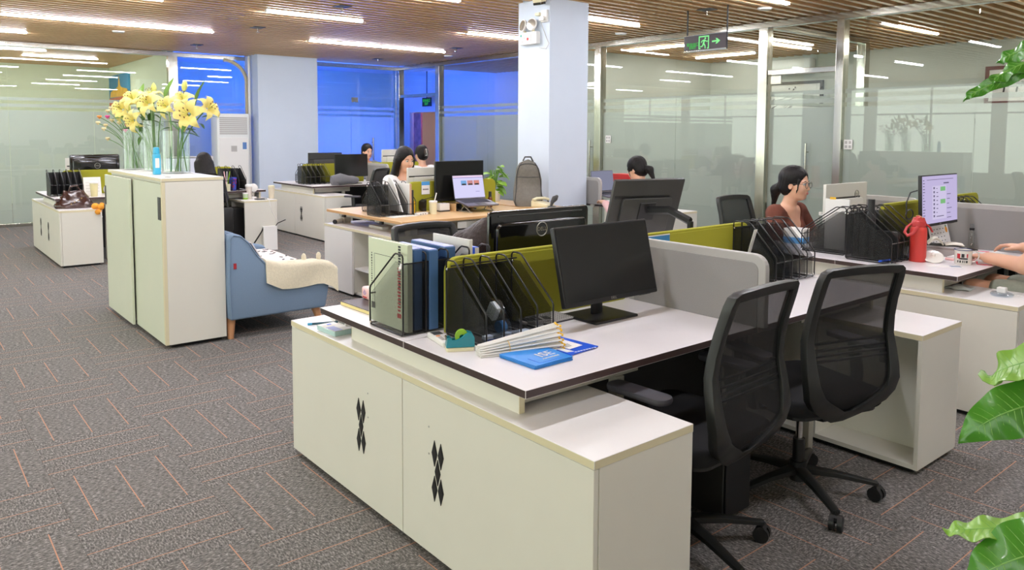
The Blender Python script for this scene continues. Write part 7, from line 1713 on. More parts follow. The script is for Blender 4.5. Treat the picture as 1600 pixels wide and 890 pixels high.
def lily_parts(t, M, scale):
    """six recurved petals, stamens; M places the flower with its axis along +z"""
    global petal_me
    if petal_me is None:
        f = MB()
        def fn(u, v):
            w = 0.030*math.sin(PI*min(1, 0.12+u*0.88))**0.8*(1.0-0.25*u)
            yy = (2*v-1)*w
            r = 0.010+0.085*u; z = 0.055*math.sin(u*2.2)-0.035*u*u*u*1.6
            return (r, yy, z-0.22*abs(yy)*(1-u)+0.004*math.sin(9*u)*abs(2*v-1))
        f.sheet(fn, 9, 4, 0.0016); petal_me = f.mesh('petal', M_PETAL, smooth=60)
        petal_me['k'] = 1
    for k in range(6):
        o = link('petal', petal_me, t); o.matrix_local = M @ rot(0, 0, k*PI/3+(0.15 if k % 2 else 0)) @ Matrix.Scale(scale*(1.0 if k % 2 else 0.9), 4)
    f = MB(); f.T = M @ Matrix.Scale(scale, 4)
    for k in range(6):
        a = k*PI/3+0.5; f.tube([(0, 0, 0.01), (0.014*math.cos(a), 0.014*math.sin(a), 0.05), (0.022*math.cos(a), 0.022*math.sin(a), 0.068)], 0.0012, 5, mi=0)
    f.tube([(0, 0, 0.01), (0, 0, 0.08)], 0.002, 6, mi=0)
    for k in range(6):
        a = k*PI/3+0.5; f.ell((0.023*math.cos(a), 0.023*math.sin(a), 0.070), (0.006, 0.003, 0.003), 8, 6, mi=1)
    f.build('stamens', [M_BUD, M_ANTH], t, smooth=60)
lleaf_me = leaf_mesh(0.13, 0.018, 0.5, n=7).mesh('leaf', M_LLEAF, smooth=60)
def stem_curve(a, b, c, n=10):
    a, b, c = Vector(a), Vector(b), Vector(c)
    return [tuple(a*(1-s)**2+b*2*s*(1-s)+c*s*s) for s in [k/n for k in range(n+1)]]
random.seed(17)
EYEV = Vector((0, 0, 1.5))
LIL = [  # vase, blossom place, facing, size, label
 (V2, (-6.78, 1.50, 1.66), (0.6, -0.75, 0.3), 1.15, 'yellow lily blossom at the left of the bouquet, facing left'),
 (V2, (-6.68, 1.56, 1.74), (0.45, -0.6, 0.6), 1.2, 'yellow lily blossom at the top left of the bouquet'),
 (V2, (-6.50, 1.63, 1.70), (0.6, -0.7, 0.5), 1.25, 'wide open yellow lily in the middle of the bouquet'),
 (V2, (-6.60, 1.54, 1.57), (0.5, -0.85, -0.1), 1.1, 'drooping yellow lily over the middle vase'),
 (V2, (-6.55, 1.66, 1.76), (0.2, -0.3, 0.9), 1.05, 'yellow lily blossom at the crown of the bouquet'),
 (V3, (-6.20, 1.80, 1.73), (0.5, -0.3, 0.8), 1.1, 'yellow lily blossom at the upper right beside the green bud'),
 (V3, (-6.06, 1.80, 1.615), (0.78, -0.60, 0.10), 1.5, 'largest yellow lily, lowest at the right, facing the room'),
 (V3, (-6.02, 1.93, 1.66), (0.75, 0.3, 0.3), 1.2, 'yellow lily blossom at the far right, turned away'),
 (V3, (-6.34, 1.72, 1.68), (0.5, -0.8, 0.35), 1.1, 'yellow lily blossom right of the middle, half open'),
]
for (vx, vy), p, n, s, lab in LIL:
    p = Vector(p); n = Vector(n).normalized()
    t = thing('lily', lab, 'flower', (vx, vy, VT+0.013), 0, 'yellow lilies in the glass vases')
    o = Vector((vx, vy, VT+0.013)); q = p-o
    off = Vector((random.uniform(-0.05, 0.05), random.uniform(-0.05, 0.05), 0))
    f = MB(); f.tube(stem_curve(off, (q.x*0.25, q.y*0.25, q.z*0.65), q-n*0.02), 0.0048, 7); f.build('stem', M_STEM, t, smooth=60)
    M = Matrix.Translation(q-n*0.01) @ Vector((0, 0, 1)).rotation_difference(n).to_matrix().to_4x4()
    lily_parts(t, M, s)
    for k in range(3):
        lo = link('leaf', lleaf_me, t, tuple(q*(0.62+0.1*k)+Vector((0, 0, 0.02)))); lo.rotation_euler = (random.uniform(-0.3, 0.3), random.uniform(-0.5, 0.5), random.uniform(0, 6.28))
# buds and big upright leaves
for k, ((vx, vy), p, lab) in enumerate(((V2, (-6.80, 1.56, 1.64), 'pale green lily bud at the left edge of the bouquet'), (V2, (-6.76, 1.62, 1.71), 'pale green lily bud above the left lily'), (V2, (-6.62, 1.70, 1.78), 'yellow green lily bud at the top of the bouquet'), (V2, (-6.82, 1.52, 1.58), 'lowest pale lily bud at the left'), (V3, (-6.30, 1.84, 1.80), 'green lily bud between the two lily groups'))):
    t = thing('lily_bud', lab, 'flower', (vx, vy, VT+0.013), 0, 'lily buds in the glass vases'); q = Vector(p)-Vector((vx, vy, VT+0.013))
    f = MB(); f.tube(stem_curve((0.02, 0.03*k-0.05, 0), (q.x*0.2, q.y*0.2, q.z*0.6), q), 0.004, 7); f.build('stem', M_STEM, t, smooth=60)
    d = Vector((q.x*0.6, q.y*0.6, 0.3)).normalized()
    f = MB(); f.tube([tuple(q+d*0.10*s) for s in (0, 0.2, 0.5, 0.8, 1.0)], [0.008, 0.018, 0.024, 0.016, 0.004], 10); f.build('bud', M_BUD, t, smooth=60)
bl = leaf_mesh(0.20, 0.032, 0.15, fold=0.4, n=8).mesh('leaf', pm('upright_leaf', (108, 146, 60), 0.4, var=0.15, scale=10), smooth=60)
for (x, y, z), ang, lab, (vx, vy) in (((-6.70, 1.60, 1.70), (0, -1.15, 2.4), 'upright green leaf at the left of the bouquet', V2), ((-6.08, 1.86, 1.70), (0, -1.25, 0.9), 'upright green leaf at the right of the bouquet', V3), ((-6.45, 1.74, 1.74), (0, -1.2, 2.0), 'upright green leaf at the top of the bouquet', V2)):
    t = thing('lily_leaf', lab, 'leaf', (vx, vy, VT+0.013), 0, 'upright leaves in the bouquet'); q = Vector((x, y, z))-Vector((vx, vy, VT+0.013))
    o = link('leaf', bl, t, tuple(q)); o.rotation_euler = ang
    f = MB(); f.tube(stem_curve((0, 0.03, 0), (q.x*0.2, q.y*0.2, q.z*0.6), q), 0.004, 6); f.build('stem', M_STEM, t, smooth=60)
# sprays of small flowers in the left vase
M_PNK = pm('magenta_flower', (226, 82, 150), 0.6); M_ORG = pm('orange_flower', (232, 152, 80), 0.6); M_CRM = pm('cream_flower', (232, 216, 170), 0.6)
random.seed(23)
SPR = [((-7.12, 1.40, 1.60), M_ORG), ((-7.08, 1.38, 1.55), M_CRM), ((-7.02, 1.44, 1.60), M_PNK), ((-7.00, 1.42, 1.53), M_CRM), ((-6.98, 1.46, 1.67), M_CRM), ((-6.96, 1.46, 1.57), M_CRM), ((-6.92, 1.48, 1.62), M_CRM), ((-6.90, 1.50, 1.55), M_CRM), ((-6.84, 1.53, 1.49), M_PNK), ((-6.78, 1.56, 1.56), M_PNK), ((-6.80, 1.54, 1.53), M_PNK), ((-6.94, 1.52, 1.64), M_CRM), ((-7.04, 1.50, 1.66), M_CRM), ((-6.76, 1.57, 1.50), M_ORG), ((-6.94, 1.42, 1.42), M_CRM), ((-7.10, 1.46, 1.65), M_CRM), ((-6.88, 1.50, 1.60), M_CRM), ((-6.97, 1.40, 1.50), M_CRM)]
for k, (p, mt) in enumerate(SPR):
    nm = {M_PNK: 'magenta', M_ORG: 'orange', M_CRM: 'cream'}[mt]
    t = thing('small_flower', 'small %s spray flower leaning out of the left glass vase' % nm, 'flower', (V1[0], V1[1], VT+0.013), 0, 'small %s flowers in the left vase' % nm)
    q = Vector(p)-Vector((V1[0], V1[1], VT+0.013))
    f = MB(); f.tube(stem_curve((random.uniform(-0.06, 0.06), random.uniform(-0.06, 0.06), 0), (q.x*0.15, q.y*0.15, q.z*0.75), q), 0.0025, 6); f.build('stem', M_STEM, t, smooth=60)
    f = MB(); f.T = Matrix.Translation(q)
    for a in range(7):
        b = a*2*PI/7; f.ell((0.011*math.cos(b), 0.011*math.sin(b), 0.006), (0.011, 0.008, 0.010), 8, 6)
    f.ell((0, 0, -0.004), (0.009, 0.009, 0.011), 8, 6)
    f.build('bloom', mt, t, smooth=60)
t = thing('spray_bottle', 'bright blue plastic bottle in front of the right vase', 'bottle', (-5.955, 1.535, VT)); f = MB(); f.prism(rrect(-0.028, 0.028, -0.024, 0.024, 0.012), 'z', 0, 0.15); f.build('body', pm('cyan_plastic', (70, 182, 220), 0.3), t, bev=0.006); f = MB(); f.lathe([(0.022, 0.151), (0.024, 0.16), (0.020, 0.195), (0.012, 0.20), (0.0, 0.20)], 16); f.build('cap', MAT['cyan_plastic'], t, smooth=40); MB().box(0.0275, 0.029, -0.016, 0.012, 0.05, 0.12).build('sticker', M_WHITEP, t)
t = thing('paper_slip', 'white sheets lying on the tall cabinet by the vases', 'paper', (-6.45, 1.56, VT), 0.2); MB().box(-0.12, 0.12, -0.06, 0.05, 0, 0.003).build('sheet', M_PAPER, t)
t = thing('cabinet_lock', 'small dark lock plate on the tall cabinet top near the front corner', 'lock', (-5.55, 1.50, VT)); MB().box(-0.03, 0.03, -0.012, 0.012, 0, 0.003).build('plate', M_GTRIM, t)
# ================================================================== on the pillar and ceiling
t = thing('emergency_light', 'twin head emergency light on the narrow pale blue pillar', 'emergency light', (-6.065, 5.25, 2.46))
f = MB(); f.box(-0.135, 0.135, -0.06, -0.001, -0.06, 0.065); b = f.build('box', M_WHITEP, t, bev=0.006)
for s in (-0.075, 0.06):
    f = MB(); f.T = tr(s, -0.045, 0.135) @ rot(rad(80), 0, s*3); f.lathe([(0.0, -0.03), (0.035, -0.025), (0.062, 0.0), (0.066, 0.018), (0.060, 0.022), (0.0, 0.010)], 22); hd = f.build('lamp_head', M_WHITEP, t, smooth=40)
    f = MB(); f.T = tr(s, -0.045, 0.135) @ rot(rad(80), 0, s*3); f.lathe([(0.0, 0.012), (0.054, 0.0225), (0.054, 0.026), (0.0, 0.03)], 22); f.build('reflector', pm('lamp_reflector', (196, 192, 180), 0.2, 0.7), hd, smooth=40)
    f = MB(); f.tube([(s, -0.03, 0.06), (s, -0.035, 0.085)], 0.016, 8); f.build('swivel', M_CREAM, t, smooth=40)
f = MB(); f.ell((-0.105, -0.061, 0.035), (0.014, 0.002, 0.014), 12, 6); f.build('green_mark', pm('teal_print', (60, 170, 150), 0.5), b)
f = MB(); f.ell((0.0, -0.061, -0.005), (0.018, 0.002, 0.016), 12, 6); f.build('red_mark', M_RED, b)
f = MB(); f.box(-0.09, -0.02, -0.0612, -0.0602, 0.006, 0.013); f.box(-0.10, -0.055, -0.0612, -0.0602, -0.03, -0.022); f.box(0.05, 0.062, -0.0612, -0.0602, -0.035, 0.04); f.build('print', M_GTRIM, b)
t = thing('wall_socket', 'white plug adapter hung near the top corner of the narrow pillar', 'socket', (-5.86, 5.25, 2.67)); f = MB(); f.box(-0.04, 0.05, -0.03, -0.001, -0.06, 0.06); f.build('plate', M_WHITEP, t, bev=0.004); f = MB(); f.box(-0.11, -0.04, -0.05, -0.005, 0.01, 0.04); f.build('plug', M_CREAM, t, bev=0.006); f = MB(); f.box(-0.035, 0.03, -0.06, -0.03, -0.05, -0.005); f.build('adapter', M_WHITEP, t, bev=0.006)
f = MB(); f.tube([(-0.03, -0.03, -0.06), (-0.02, -0.012, -0.12), (0.03, -0.01, -0.22), (0.07, -0.012, -0.28), (0.03, -0.012, -0.33), (-0.07, -0.02, -0.31)], 0.003, 6); f.build('cable', M_GTRIM, t, smooth=50)
t = thing('security_camera', 'small camera at the top of the narrow pillar', 'camera', (-5.85, 5.25, 2.79)); f = MB(); f.tube([(0, 0, 0.03), (0, -0.05, 0.03)], 0.012, 8); f.build('bracket', M_GTRIM, t, smooth=40); f = MB(); f.T = tr(0, -0.09, 0.015) @ rot(0.25, 0, 0.3); f.box(-0.05, 0.05, -0.05, 0.05, -0.006, 0.03); f.build('housing', M_CREAM, t, bev=0.006); f = MB(); f.T = tr(0, -0.09, 0.015) @ rot(0.25, 0, 0.3); f.box(-0.045, 0.045, -0.055, 0.045, -0.03, -0.006); f.build('lens_window', M_BLACKG, t, bev=0.004)
# exit sign
M_EXG = emat('exit_green_glow', (150, 250, 160), 0.95); M_EXD = emat('exit_strong_green_glow', (60, 230, 80), 0.9)
M_EXP = pm('exit_dark_panel', (66, 60, 62), 0.3)
t = thing('exit_sign', 'hanging exit sign with a running figure and an arrow', 'sign', (-5.19, 7.0, 2.485), 0)
f = MB(); f.box(-0.275, 0.275, -0.012, 0.012, -0.075, 0.08); p = f.build('panel', M_EXP, t, bev=0.002)
f = MB(); f.box(-0.28, 0.28, -0.016, 0.016, 0.0805, 0.092); f.build('frame', M_STEEL, t, bev=0.002)
f = MB(); f.box(-0.28, 0.28, -0.016, 0.016, -0.094, -0.0755); f.build('frame', M_STEEL, t, bev=0.002)
for x in (-0.24, 0.283): MB().box(x-0.006, x+0.006, -0.006, 0.006, 0.0925 if x < 0 else -0.09, 0.37 if x < 0 else 0.37).build('hanger', M_BLACK, t)
text('安全出口', 0.042, p, M_EXD, plane_to((-0.155, -0.0130, -0.015), (1, 0, 0), (0, 0, 1)))
text('EXIT', 0.044, p, M_EXD, plane_to((-0.155, -0.0130, -0.048), (1, 0, 0), (0, 0, 1)))
f = MB()
for (a, b, c, d) in ((-0.075, -0.062, -0.066, 0.072), (0.048, 0.061, -0.066, 0.072), (-0.075, 0.061, 0.058, 0.072), (-0.075, -0.05, -0.07, -0.058), (0.036, 0.061, -0.07, -0.058)): f.box(a, b, -0.0135, -0.012, c, d)
f.build('door_symbol', M_EXG, p)
def bar(m, a, b, w):
    d = Vector((b[0]-a[0], b[1]-a[1])).normalized(); nn = Vector((-d.y, d.x))*w
    m.prism([(a[0]+nn.x, a[1]+nn.y), (a[0]-nn.x, a[1]-nn.y), (b[0]-nn.x, b[1]-nn.y), (b[0]+nn.x, b[1]+nn.y)], 'y', -0.0142, -0.012)
f = MB(); f.prism([(0.012+0.010*math.cos(2*PI*k/12), 0.044+0.010*math.sin(2*PI*k/12)) for k in range(12)], 'y', -0.0142, -0.012)
for a, b, w in (((0.004, 0.03), (-0.010, -0.010), 0.010), ((0.004, 0.028), (-0.030, 0.018), 0.0055), ((-0.030, 0.018), (-0.040, 0.0), 0.005), ((0.006, 0.026), (0.030, 0.008), 0.0055), ((0.030, 0.008), (0.045, 0.012), 0.005), ((-0.010, -0.008), (0.010, -0.035), 0.007), ((0.010, -0.035), (0.012, -0.066), 0.006), ((-0.012, -0.008), (-0.022, -0.038), 0.007), ((-0.022, -0.038), (-0.052, -0.045), 0.006)): bar(f, a, b, w)
f.build('running_figure', M_EXG, p)
f = MB(); f.prism([(0.10, -0.008), (0.16, -0.004), (0.145, -0.026), (0.165, -0.026), (0.205, 0.004), (0.165, 0.034), (0.145, 0.034), (0.16, 0.014), (0.10, 0.010)], 'y', -0.0138, -0.012); f.build('arrow', M_EXG, p)
# sprinklers and ceiling plates
sp0 = None
for k, (x, y, lab) in enumerate(((-9.96, 3.86, 'sprinkler on the ceiling left of the single strip light'), (-7.69, 3.92, 'sprinkler on the ceiling at the top edge, left of the middle'), (-10.2, 7.21, 'sprinkler on the ceiling before the corner, right of the long lights'), (-12.68, 7.18, 'sprinkler on the ceiling over the blue glass'), (-12.58, 3.89, 'sprinkler on the ceiling left of the wide pillar'), (-5.22, 7.06, 'sprinkler on the ceiling above the exit sign'), (-3.3, 6.9, 'sprinkler on the ceiling near the right glass wall'))):
    if sp0 is None:
        t = thing('sprinkler', lab, 'sprinkler', (x, y, ZS), 0, 'ceiling sprinklers'); sp0 = t
        f = MB(); f.box(-0.09, 0.09, -0.075, 0.075, -0.006, 0.004); f.build('plate', M_DGREY, t, bev=0.002)
        f = MB(); f.tube([(0, 0, -0.006), (0, 0, -0.035)], 0.012, 10); f.tube([(0, 0, -0.035), (0, 0, -0.055)], 0.006, 8); f.build('stem', M_STEEL, t, smooth=40)
        f = MB(); f.lathe([(0.0, -0.062), (0.024, -0.060), (0.024, -0.056), (0.0, -0.054)], 14); f.build('deflector', M_CHROME, t, smooth=40)
    else: dup(sp0, (x, y, ZS), 0, lab, 'ceiling sprinklers')
sd0 = None
for x, y, lab in ((-11.3, 7.82, 'flat white ceiling plate near the glass corner'), (-7.2, 7.84, 'flat white ceiling plate right of the narrow pillar'), (-11.6, 2.55, 'flat white ceiling plate at the far left'), (-4.75, 7.45, 'flat white ceiling plate right of the exit sign')):
    if sd0 is None:
        t = thing('ceiling_plate', lab, 'smoke detector', (x, y, ZS), 0, 'flat ceiling plates'); sd0 = t
        f = MB(); f.lathe([(0.0, -0.02), (0.07, -0.018), (0.08, -0.004), (0.08, 0.003), (0.0, 0.003)], 22); f.build('cover', M_WHITEP, t, smooth=40)
    else: dup(sd0, (x, y, ZS), 0, lab, 'flat ceiling plates')
# switch plates on the glass
for x, z, lab in ((-4.27, 1.375, 'white switch plate on the glass right of the door post'), (-7.95, 1.40, 'white switch plate on the glass right of the narrow pillar')):
    t = thing('switch_plate', lab, 'switch', (x+0.04, YW-0.006, z)); f = MB(); f.box(-0.05, 0.05, -0.012, 0.0, -0.055, 0.055); f.build('plate', M_WHITEP, t, bev=0.003)
    for i in (-1, 1):
        for j in (-1, 1): f = MB(); f.box(i*0.022-0.014, i*0.022+0.014, -0.0145, -0.0122, j*0.024-0.016, j*0.024+0.016); f.build('rocker', M_GTRIM, t, bev=0.002)
# ================================================================== behind the glass
t = thing('painting', 'painting of a golden spire under a blue sky on the pale green wall', 'picture', (-17.55, 3.855, 2.34))
f = MB(); f.box(-0.85, 0.85, -0.03, 0, -0.32, 0.32); cv = f.build('canvas', pm('painted_sky', (64, 140, 176), 0.6, var=0.15, scale=2), t)
f = MB(); f.prism([(-0.85, -0.32), (0.85, -0.32), (0.85, -0.20), (0.4, -0.14), (-0.85, -0.16)], 'y', -0.033, -0.030); f.build('red_ground', pm('painted_red', (222, 120, 80), 0.6, var=0.2, scale=6), cv)
f = MB(); f.prism([(-0.75, -0.14), (0.80, -0.14), (0.72, 0.0), (0.3, 0.04), (0.16, 0.08), (0.05, 0.30), (-0.02, 0.08), (-0.2, 0.04), (-0.68, -0.02)], 'y', -0.034, -0.030); f.build('golden_hall', pm('painted_gold', (244, 190, 70), 0.6, var=0.15, scale=6), cv)
def frame_pic(label, x, z, w, h, frame, y=12.39):
    t = thing('framed_picture', label, 'picture', (x, y, z)); f = MB()
    for a in ((-w/2, w/2, h/2-0.05, h/2), (-w/2, w/2, -h/2, -h/2+0.05), (-w/2, -w/2+0.05, -h/2+0.0505, h/2-0.0505), (w/2-0.05, w/2, -h/2+0.0505, h/2-0.0505)): f.box(a[0], a[1], -0.04, 0, a[2], a[3])
    f.build('frame', frame, t); pg = MB().box(-w/2+0.05, w/2-0.05, -0.02, -0.012, -h/2+0.05, h/2-0.05).build('paper', M_PAPER, t)
    return t, pg
t, pg = frame_pic('black framed ink branch picture behind the glass door', -7.35, 2.05, 1.25, 0.72, M_BLACK)
f = MB(); random.seed(9)
for k in range(9):
    x, z = random.uniform(-0.5, 0.2), random.uniform(-0.25, 0.1); f.tube([(x, -0.0215, z), (x+0.2, -0.0215, z+random.uniform(0, 0.15)), (x+0.42, -0.0215, z+random.uniform(-0.05, 0.25))], [0.008, 0.005, 0.002], 5)
for k in range(14): f.ell((random.uniform(-0.5, 0.5), -0.0215, random.uniform(-0.28, 0.28)), (0.015, 0.003, 0.015), 6, 4)
o = f.build('ink_branch', M_INK, pg); o['kind'] = 'stuff'
t, pg = frame_pic('dark red framed scroll picture high behind the glass at the right edge', -3.55, 2.20, 1.40, 0.55, pm('dark_red_wood', (92, 30, 34), 0.4))
f = MB()
for k in range(7): f.tube([(-0.5+0.16*k, -0.0215, 0.12*math.sin(k*2.1)), (-0.44+0.16*k, -0.0215, 0.05), (-0.46+0.16*k, -0.0215, -0.10)], 0.012, 5)
f.build('ink_characters', M_INK, pg)
t = thing('wall_air_conditioner', 'white wall air conditioner high behind the glass door', 'air conditioner', (-7.28, 12.39, 2.66)); f = MB(); f.box(-0.40, 0.40, -0.2, 0, -0.13, 0.13); f.build('body', M_ACW, t, bev=0.03, seg=3); MB().box(-0.36, 0.36, -0.205, -0.19, -0.125, -0.085).build('louvre', M_GTRIM, t, bev=0.003)
t = thing('storage_cabinet', 'grey white cabinet with three vases close behind the frosted glass', 'cabinet', (-3.45, 8.78, 0)); f = MB(); f.box(-0.55, 0.52, -0.18, 0.22, 0.02, 1.32); f.build('carcass', M_CAB, t, bev=0.003); MB().box(-0.56, 0.53, -0.19, 0.23, 1.3205, 1.338).build('cabinet_top', M_LAM, t, bev=0.002); f = MB(); f.box(-0.53, -0.02, -0.2, -0.182, 0.03, 1.30); f.build('door', M_LAM, t, bev=0.002); f = MB(); f.box(0.0, 0.50, -0.2, -0.182, 0.03, 1.30); f.build('door', M_LAM, t, bev=0.002)
random.seed(41)
M_DRY = pm('dark_dry_flower', (70, 74, 60), 0.8)
for x, hgt, sp, lab in ((-3.89, 0.13, 0.07, 'left vase of dark flowers behind the frosted glass'), (-3.56, 0.15, 0.12, 'middle vase of dark flowers behind the frosted glass'), (-3.24, 0.16, 0.17, 'right vase of dark spreading flowers behind the frosted glass')):
    t = thing('flower_vase', lab, 'vase', (x, 8.72, 1.339)); f = MB(); f.lathe([(0.0, 0), (0.035, 0), (0.045, hgt), (0.04, hgt), (0.03, 0.01), (0.0, 0.01)], 18); f.build('vase', M_GTRIM, t, smooth=40)
    f = MB()
    for k in range(26): f.ell((random.gauss(0, sp*0.6), random.gauss(0, 0.03), hgt+0.08+abs(random.gauss(0, 0.05))), (0.022, 0.014, 0.014), 7, 5)
    o = f.build('blossom', M_DRY, t, smooth=60); o['kind'] = 'stuff'
    f = MB()
    for k in range(5): f.tube([(0.01*k-0.02, 0, 0.02), ((k-2)*sp*0.35, 0, hgt+0.10)], 0.004, 5)
    f.build('stem', M_STEM, t)
t = thing('monitor_stand', 'black empty monitor arm behind the frosted glass by the door', 'stand', (-4.76, 8.75, 0.62)); f = MB(); f.box(-0.05, 0.05, -0.02, 0.02, 0.36, 0.50); f.build('plate', M_BLACK, t, bev=0.004); f = MB(); f.tube([(0, 0, 0), (0, 0, 0.36)], 0.03, 10); f.tube([(0.03, 0, 0.44), (0.16, 0.05, 0.38)], 0.016, 8); f.build('arm', M_BLACK, t, smooth=40)
t = thing('side_table', 'small grey table under the empty monitor arm behind the glass', 'table', (-4.70, 8.85, 0)); f = MB(); f.box(-0.4, 0.4, -0.25, 0.35, 0.595, 0.62); f.build('top', M_GTRIM, t)
for sx in (-1, 1): f = MB(); f.box(sx*0.36-0.02, sx*0.36+0.02, -0.2, 0.3, 0, 0.594); f.build('leg', M_LEG, t)
t = thing('office_plant', 'dark plant behind the frosted glass right of the narrow pillar', 'plant', (-7.3, 8.95, 0)); f = MB(); f.lathe([(0.0, 0), (0.14, 0), (0.18, 0.3), (0.0, 0.28)], 18); f.build('pot', M_GTRIM, t, smooth=40)
dl = leaf_mesh(0.34, 0.06, 0.9, n=7).mesh('leaf', M_LEAFD, smooth=60)
for k in range(40): o = link('leaf', dl, t, (0, 0, 0.5+0.014*k)); o.rotation_euler = (0, -0.9+random.random(), k*1.2)
MB().tube([(0, 0, 0.28), (0, 0, 1.1)], 0.02, 8).build('trunk', M_STEM, t)
t = thing('office_plant', 'dark plant behind the frosted glass left of the narrow pillar', 'plant', (-11.6, 8.95, 0)); f = MB(); f.lathe([(0.0, 0), (0.14, 0), (0.18, 0.3), (0.0, 0.28)], 18); f.build('pot', M_GTRIM, t, smooth=40)
for k in range(40): o = link('leaf', dl, t, (0, 0, 0.5+0.012*k)); o.rotation_euler = (0, -0.9+random.random(), k*1.2)
MB().tube([(0, 0, 0.28), (0, 0, 1.0)], 0.02, 8).build('trunk', M_STEM, t)
# corridor seen through the open corner door: exit sign and a rosy doorway
M_ROSE = pm('rosy_wall', (238, 190, 210), 0.7)
struct(MB().box(-18.5, -17.6, 10.9, 11.0, 0, ZV).build('wall_corner_room', M_WALL)); struct(MB().box(-15.9, -9.15, 10.9, 11.0, 0, ZV).build('wall_corner_room', M_WALL)); struct(MB().box(-17.6, -15.9, 10.9, 11.0, 2.02, ZV).build('wall_corner_room', M_WALL))
d = bpy.data.objects.new('door_4', None); COL.objects.link(d); struct(d, 'open doorway with a rosy glow at the end of the blue corridor')
MB().box(-17.6, -17.5, 10.86, 11.02, 0, 2.02).build('door_frame', M_ALU, d); MB().box(-16.0, -15.9, 10.86, 11.02, 0, 2.02).build('door_frame', M_ALU, d)
MB().box(-17.45, -17.1, 10.95, 11.0, 0.0, 2.0).build('door_leaf', pm('red_poster_door', (196, 120, 120), 0.5, var=0.3, scale=6), d)
t = thing('led_bar', 'rosy led tube beyond the doorway of the blue corridor', 'lamp', (-16.6, 11.8, 2.6)); MB().box(-0.5, 0.5, -0.03, 0.03, 0, 0.48).build('housing', M_LAMPB, t); MB().box(-0.48, 0.48, -0.028, 0.028, -0.004, -0.001).build('diffuser', emat('rosy_led_glow', (255, 190, 210), 120), t)
t = thing('exit_sign', 'small green exit sign over the rosy doorway', 'sign', (-16.42, 10.70, 2.26)); f = MB(); f.box(-0.20, 0.20, -0.015, 0.015, -0.11, 0.11); p = f.build('panel', M_BLACK, t, bev=0.003); MB().box(-0.01, 0.01, -0.01, 0.01, 0.1105, 0.775).build('hanger', M_BLACK, t)
text('安全出口', 0.085, p, M_EXD, plane_to((0, -0.0165, 0.03), (1, 0, 0), (0, 0, 1))); text('EXIT', 0.08, p, M_EXD, plane_to((0, -0.0165, -0.05), (1, 0, 0), (0, 0, 1)))
t = thing('wall_screen', 'dark wall screen behind the frosted glass left of the narrow pillar', 'screen', (-10.2, 10.88, 1.95)); f = MB(); f.box(-0.75, 0.75, -0.05, 0, -0.45, 0.45); f.build('panel', M_BLACK, t, bev=0.004)
# ================================================================== foreground plant at the right edge
M_FLEAF = pm('glossy_green_leaf', (70, 134, 38), 0.28, var=0.18, scale=9, coat=0.15)
M_FLEAFY = pm('yellow_green_leaf', (128, 172, 70), 0.32, var=0.15, scale=9)
M_RIB = pm('leaf_rib', (118, 170, 74), 0.45)
M_TRUNK = pm('plant_trunk', (122, 104, 74), 0.8, var=0.15, scale=20, bump=0.4)
plant = thing('broadleaf_plant', 'tall broadleaf pot plant reaching in from the right edge', 'plant', (-0.22, 1.72, 0))
PO = Vector((-0.22, 1.72, 0))
f = MB(); f.lathe([(0.0, 0.0), (0.13, 0.0), (0.17, 0.32), (0.155, 0.32), (0.15, 0.28), (0.0, 0.28)], 26); f.build('pot', M_WHITEP, plant, smooth=40)
f = MB(); f.tube([(0, 0, 0.28), (0.02, 0.0, 0.9), (-0.02, -0.01, 1.5), (-0.03, 0, 1.85)], [0.026, 0.022, 0.016, 0.010], 10); f.build('trunk', M_TRUNK, plant, smooth=60)
def big_leaf(tip, mid, base, wid, nrm, mat, wave=0.006, curl=0.0, taper=0.8):
    A, Mi, T = Vector(base)-PO, Vector(mid)-PO, Vector(tip)-PO
    C = Mi*2-(A+T)/2
    n0 = Vector(nrm).normalized()
    def fn(u, v):
        p = A*(1-u)**2+C*2*u*(1-u)+T*u*u
        tg = ((C-A)*(1-u)+(T-C)*u).normalized()
        sd = tg.cross(n0).normalized(); nn = sd.cross(tg).normalized()
        w = wid*(math.sin(PI*min(1.0, 0.06+0.94*u))**taper)*(1.15-0.3*u)
        s = 2*v-1
        rip = wave*math.sin(26*u)*abs(s)
        return tuple(p+sd*(w*s)+nn*(-0.25*w*abs(s)**1.3*(1-curl)+curl*w*s*s*0.9+rip))
    f = MB(); f.sheet(fn, 30, 10, 0.0012); lf = f.build('leaf', mat, plant, smooth=60)
    rb = MB(); rb.tube([tuple(Vector(fn(u, 0.5))) for u in [k/20 for k in range(20)]], [0.0026*(1-k/22) for k in range(20)], 6); rb.build('midrib', M_RIB, lf, smooth=60)
    vn = MB()
    for k in range(3, 17):
        u = k/20
        for sgn in (1, -1):
            vn.tube([tuple(Vector(fn(min(1, u+0.07*q), 0.5+sgn*0.44*q))) for q in (0.05, 0.4, 0.75, 1.0)], [0.0011, 0.0010, 0.0008, 0.0004], 4)
    vn.build('vein', M_RIB, lf, smooth=60)['kind'] = 'stuff'
    st = MB(); st.tube([tuple(A), tuple((A*0.5+Vector((-0.01, 0, A.z-0.06))*0.5)), (-0.0, 0, A.z-0.12)], 0.004, 7); st.build('leaf_stalk', M_STEM, plant, smooth=60)
big_leaf((-0.548, 1.554, 0.902), (-0.470, 1.587, 0.982), (-0.365, 1.640, 1.020), 0.050, (0.35, -0.75, 0.55), M_FLEAF)
big_leaf((-0.528, 1.668, 1.000), (-0.497, 1.632, 1.046), (-0.36, 1.66, 1.115), 0.036, (0.3, -0.5, 0.8), M_FLEAFY, curl=0.35)
big_leaf((-0.519, 1.419, 0.789), (-0.452, 1.448, 0.810), (-0.31, 1.52, 0.86), 0.028, (0.1, -0.25, 0.95), M_FLEAFY, curl=0.2)
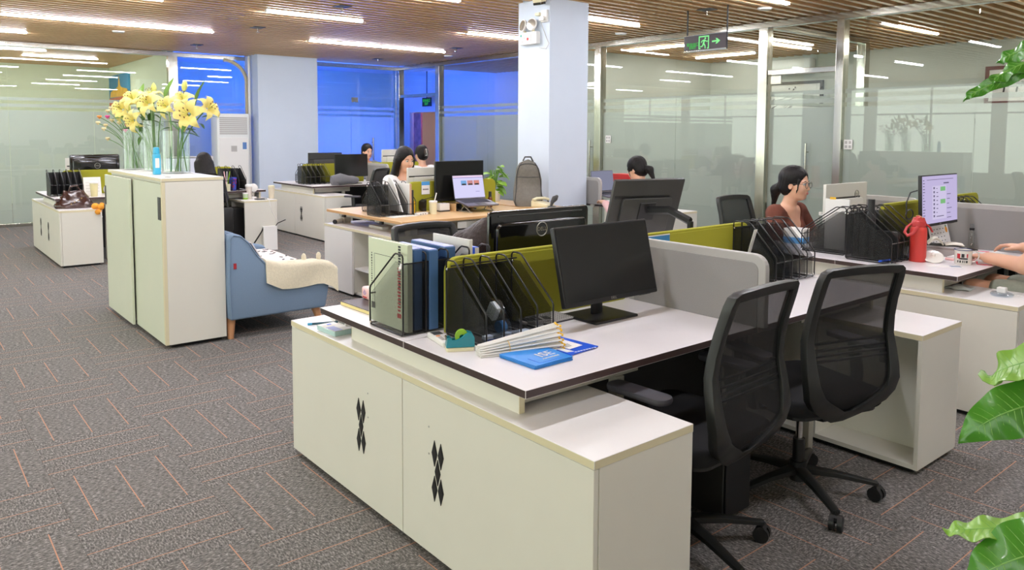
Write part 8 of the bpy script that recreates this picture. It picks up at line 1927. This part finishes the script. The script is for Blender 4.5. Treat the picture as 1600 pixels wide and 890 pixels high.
big_leaf((-0.475, 1.394, 0.715), (-0.392, 1.410, 0.800), (-0.29, 1.46, 0.85), 0.060, (0.35, -0.6, 0.7), M_FLEAF)
big_leaf((-0.581, 1.59, 1.551), (-0.530, 1.592, 1.582), (-0.40, 1.640, 1.640), 0.013, (0.3, -0.9, 0.25), M_FLEAF, curl=0.1)
big_leaf((-0.545, 1.592, 1.571), (-0.500, 1.600, 1.610), (-0.39, 1.630, 1.650), 0.018, (0.2, -0.6, 0.75), M_FLEAF)
big_leaf((-0.565, 1.702, 1.628), (-0.510, 1.694, 1.652), (-0.37, 1.68, 1.69), 0.022, (0.25, -0.8, 0.5), M_FLEAF)
big_leaf((0.12, 1.55, 1.30), (0.0, 1.62, 1.36), (-0.15, 1.70, 1.34), 0.05, (0.0, -0.3, 0.95), M_FLEAF)
big_leaf((0.10, 1.95, 1.10), (-0.02, 1.86, 1.16), (-0.15, 1.75, 1.14), 0.05, (0.0, 0.3, 0.95), M_FLEAF)
big_leaf((-0.10, 1.98, 1.62), (-0.16, 1.86, 1.68), (-0.22, 1.75, 1.66), 0.045, (0.0, 0.3, 0.95), M_FLEAF)

t = thing('storage_cabinet', 'low grey cabinet close behind the frosted glass, left of the glass door', 'cabinet', (-6.0, 8.80, 0)); f = MB(); f.box(-0.55, 0.55, -0.15, 0.25, 0.02, 0.90); f.build('carcass', M_CAB, t, bev=0.003); MB().box(-0.56, 0.56, -0.16, 0.26, 0.901, 0.92).build('cabinet_top', M_LAM, t)
t = thing('storage_box', 'black storage boxes behind the frosted glass left of the glass door', 'box', (-6.22, 8.76, 0.921)); MB().box(-0.15, 0.15, -0.09, 0.12, 0, 0.11).build('lower_box', M_BLACK, t, bev=0.004); MB().box(-0.15, 0.15, -0.09, 0.12, 0.112, 0.24).build('upper_box', M_BLACK, t, bev=0.004)
t = thing('gift_box', 'red box behind the frosted glass beside the black storage boxes', 'box', (-5.78, 8.76, 0.921)); MB().box(-0.15, 0.15, -0.09, 0.10, 0, 0.19).build('carton', MAT['red_card'], t, bev=0.004); f = MB(); f.ell((0.03, -0.092, 0.05), (0.03, 0.004, 0.03), 12, 6); f.build('gold_seal', M_GOLD, t, smooth=50)
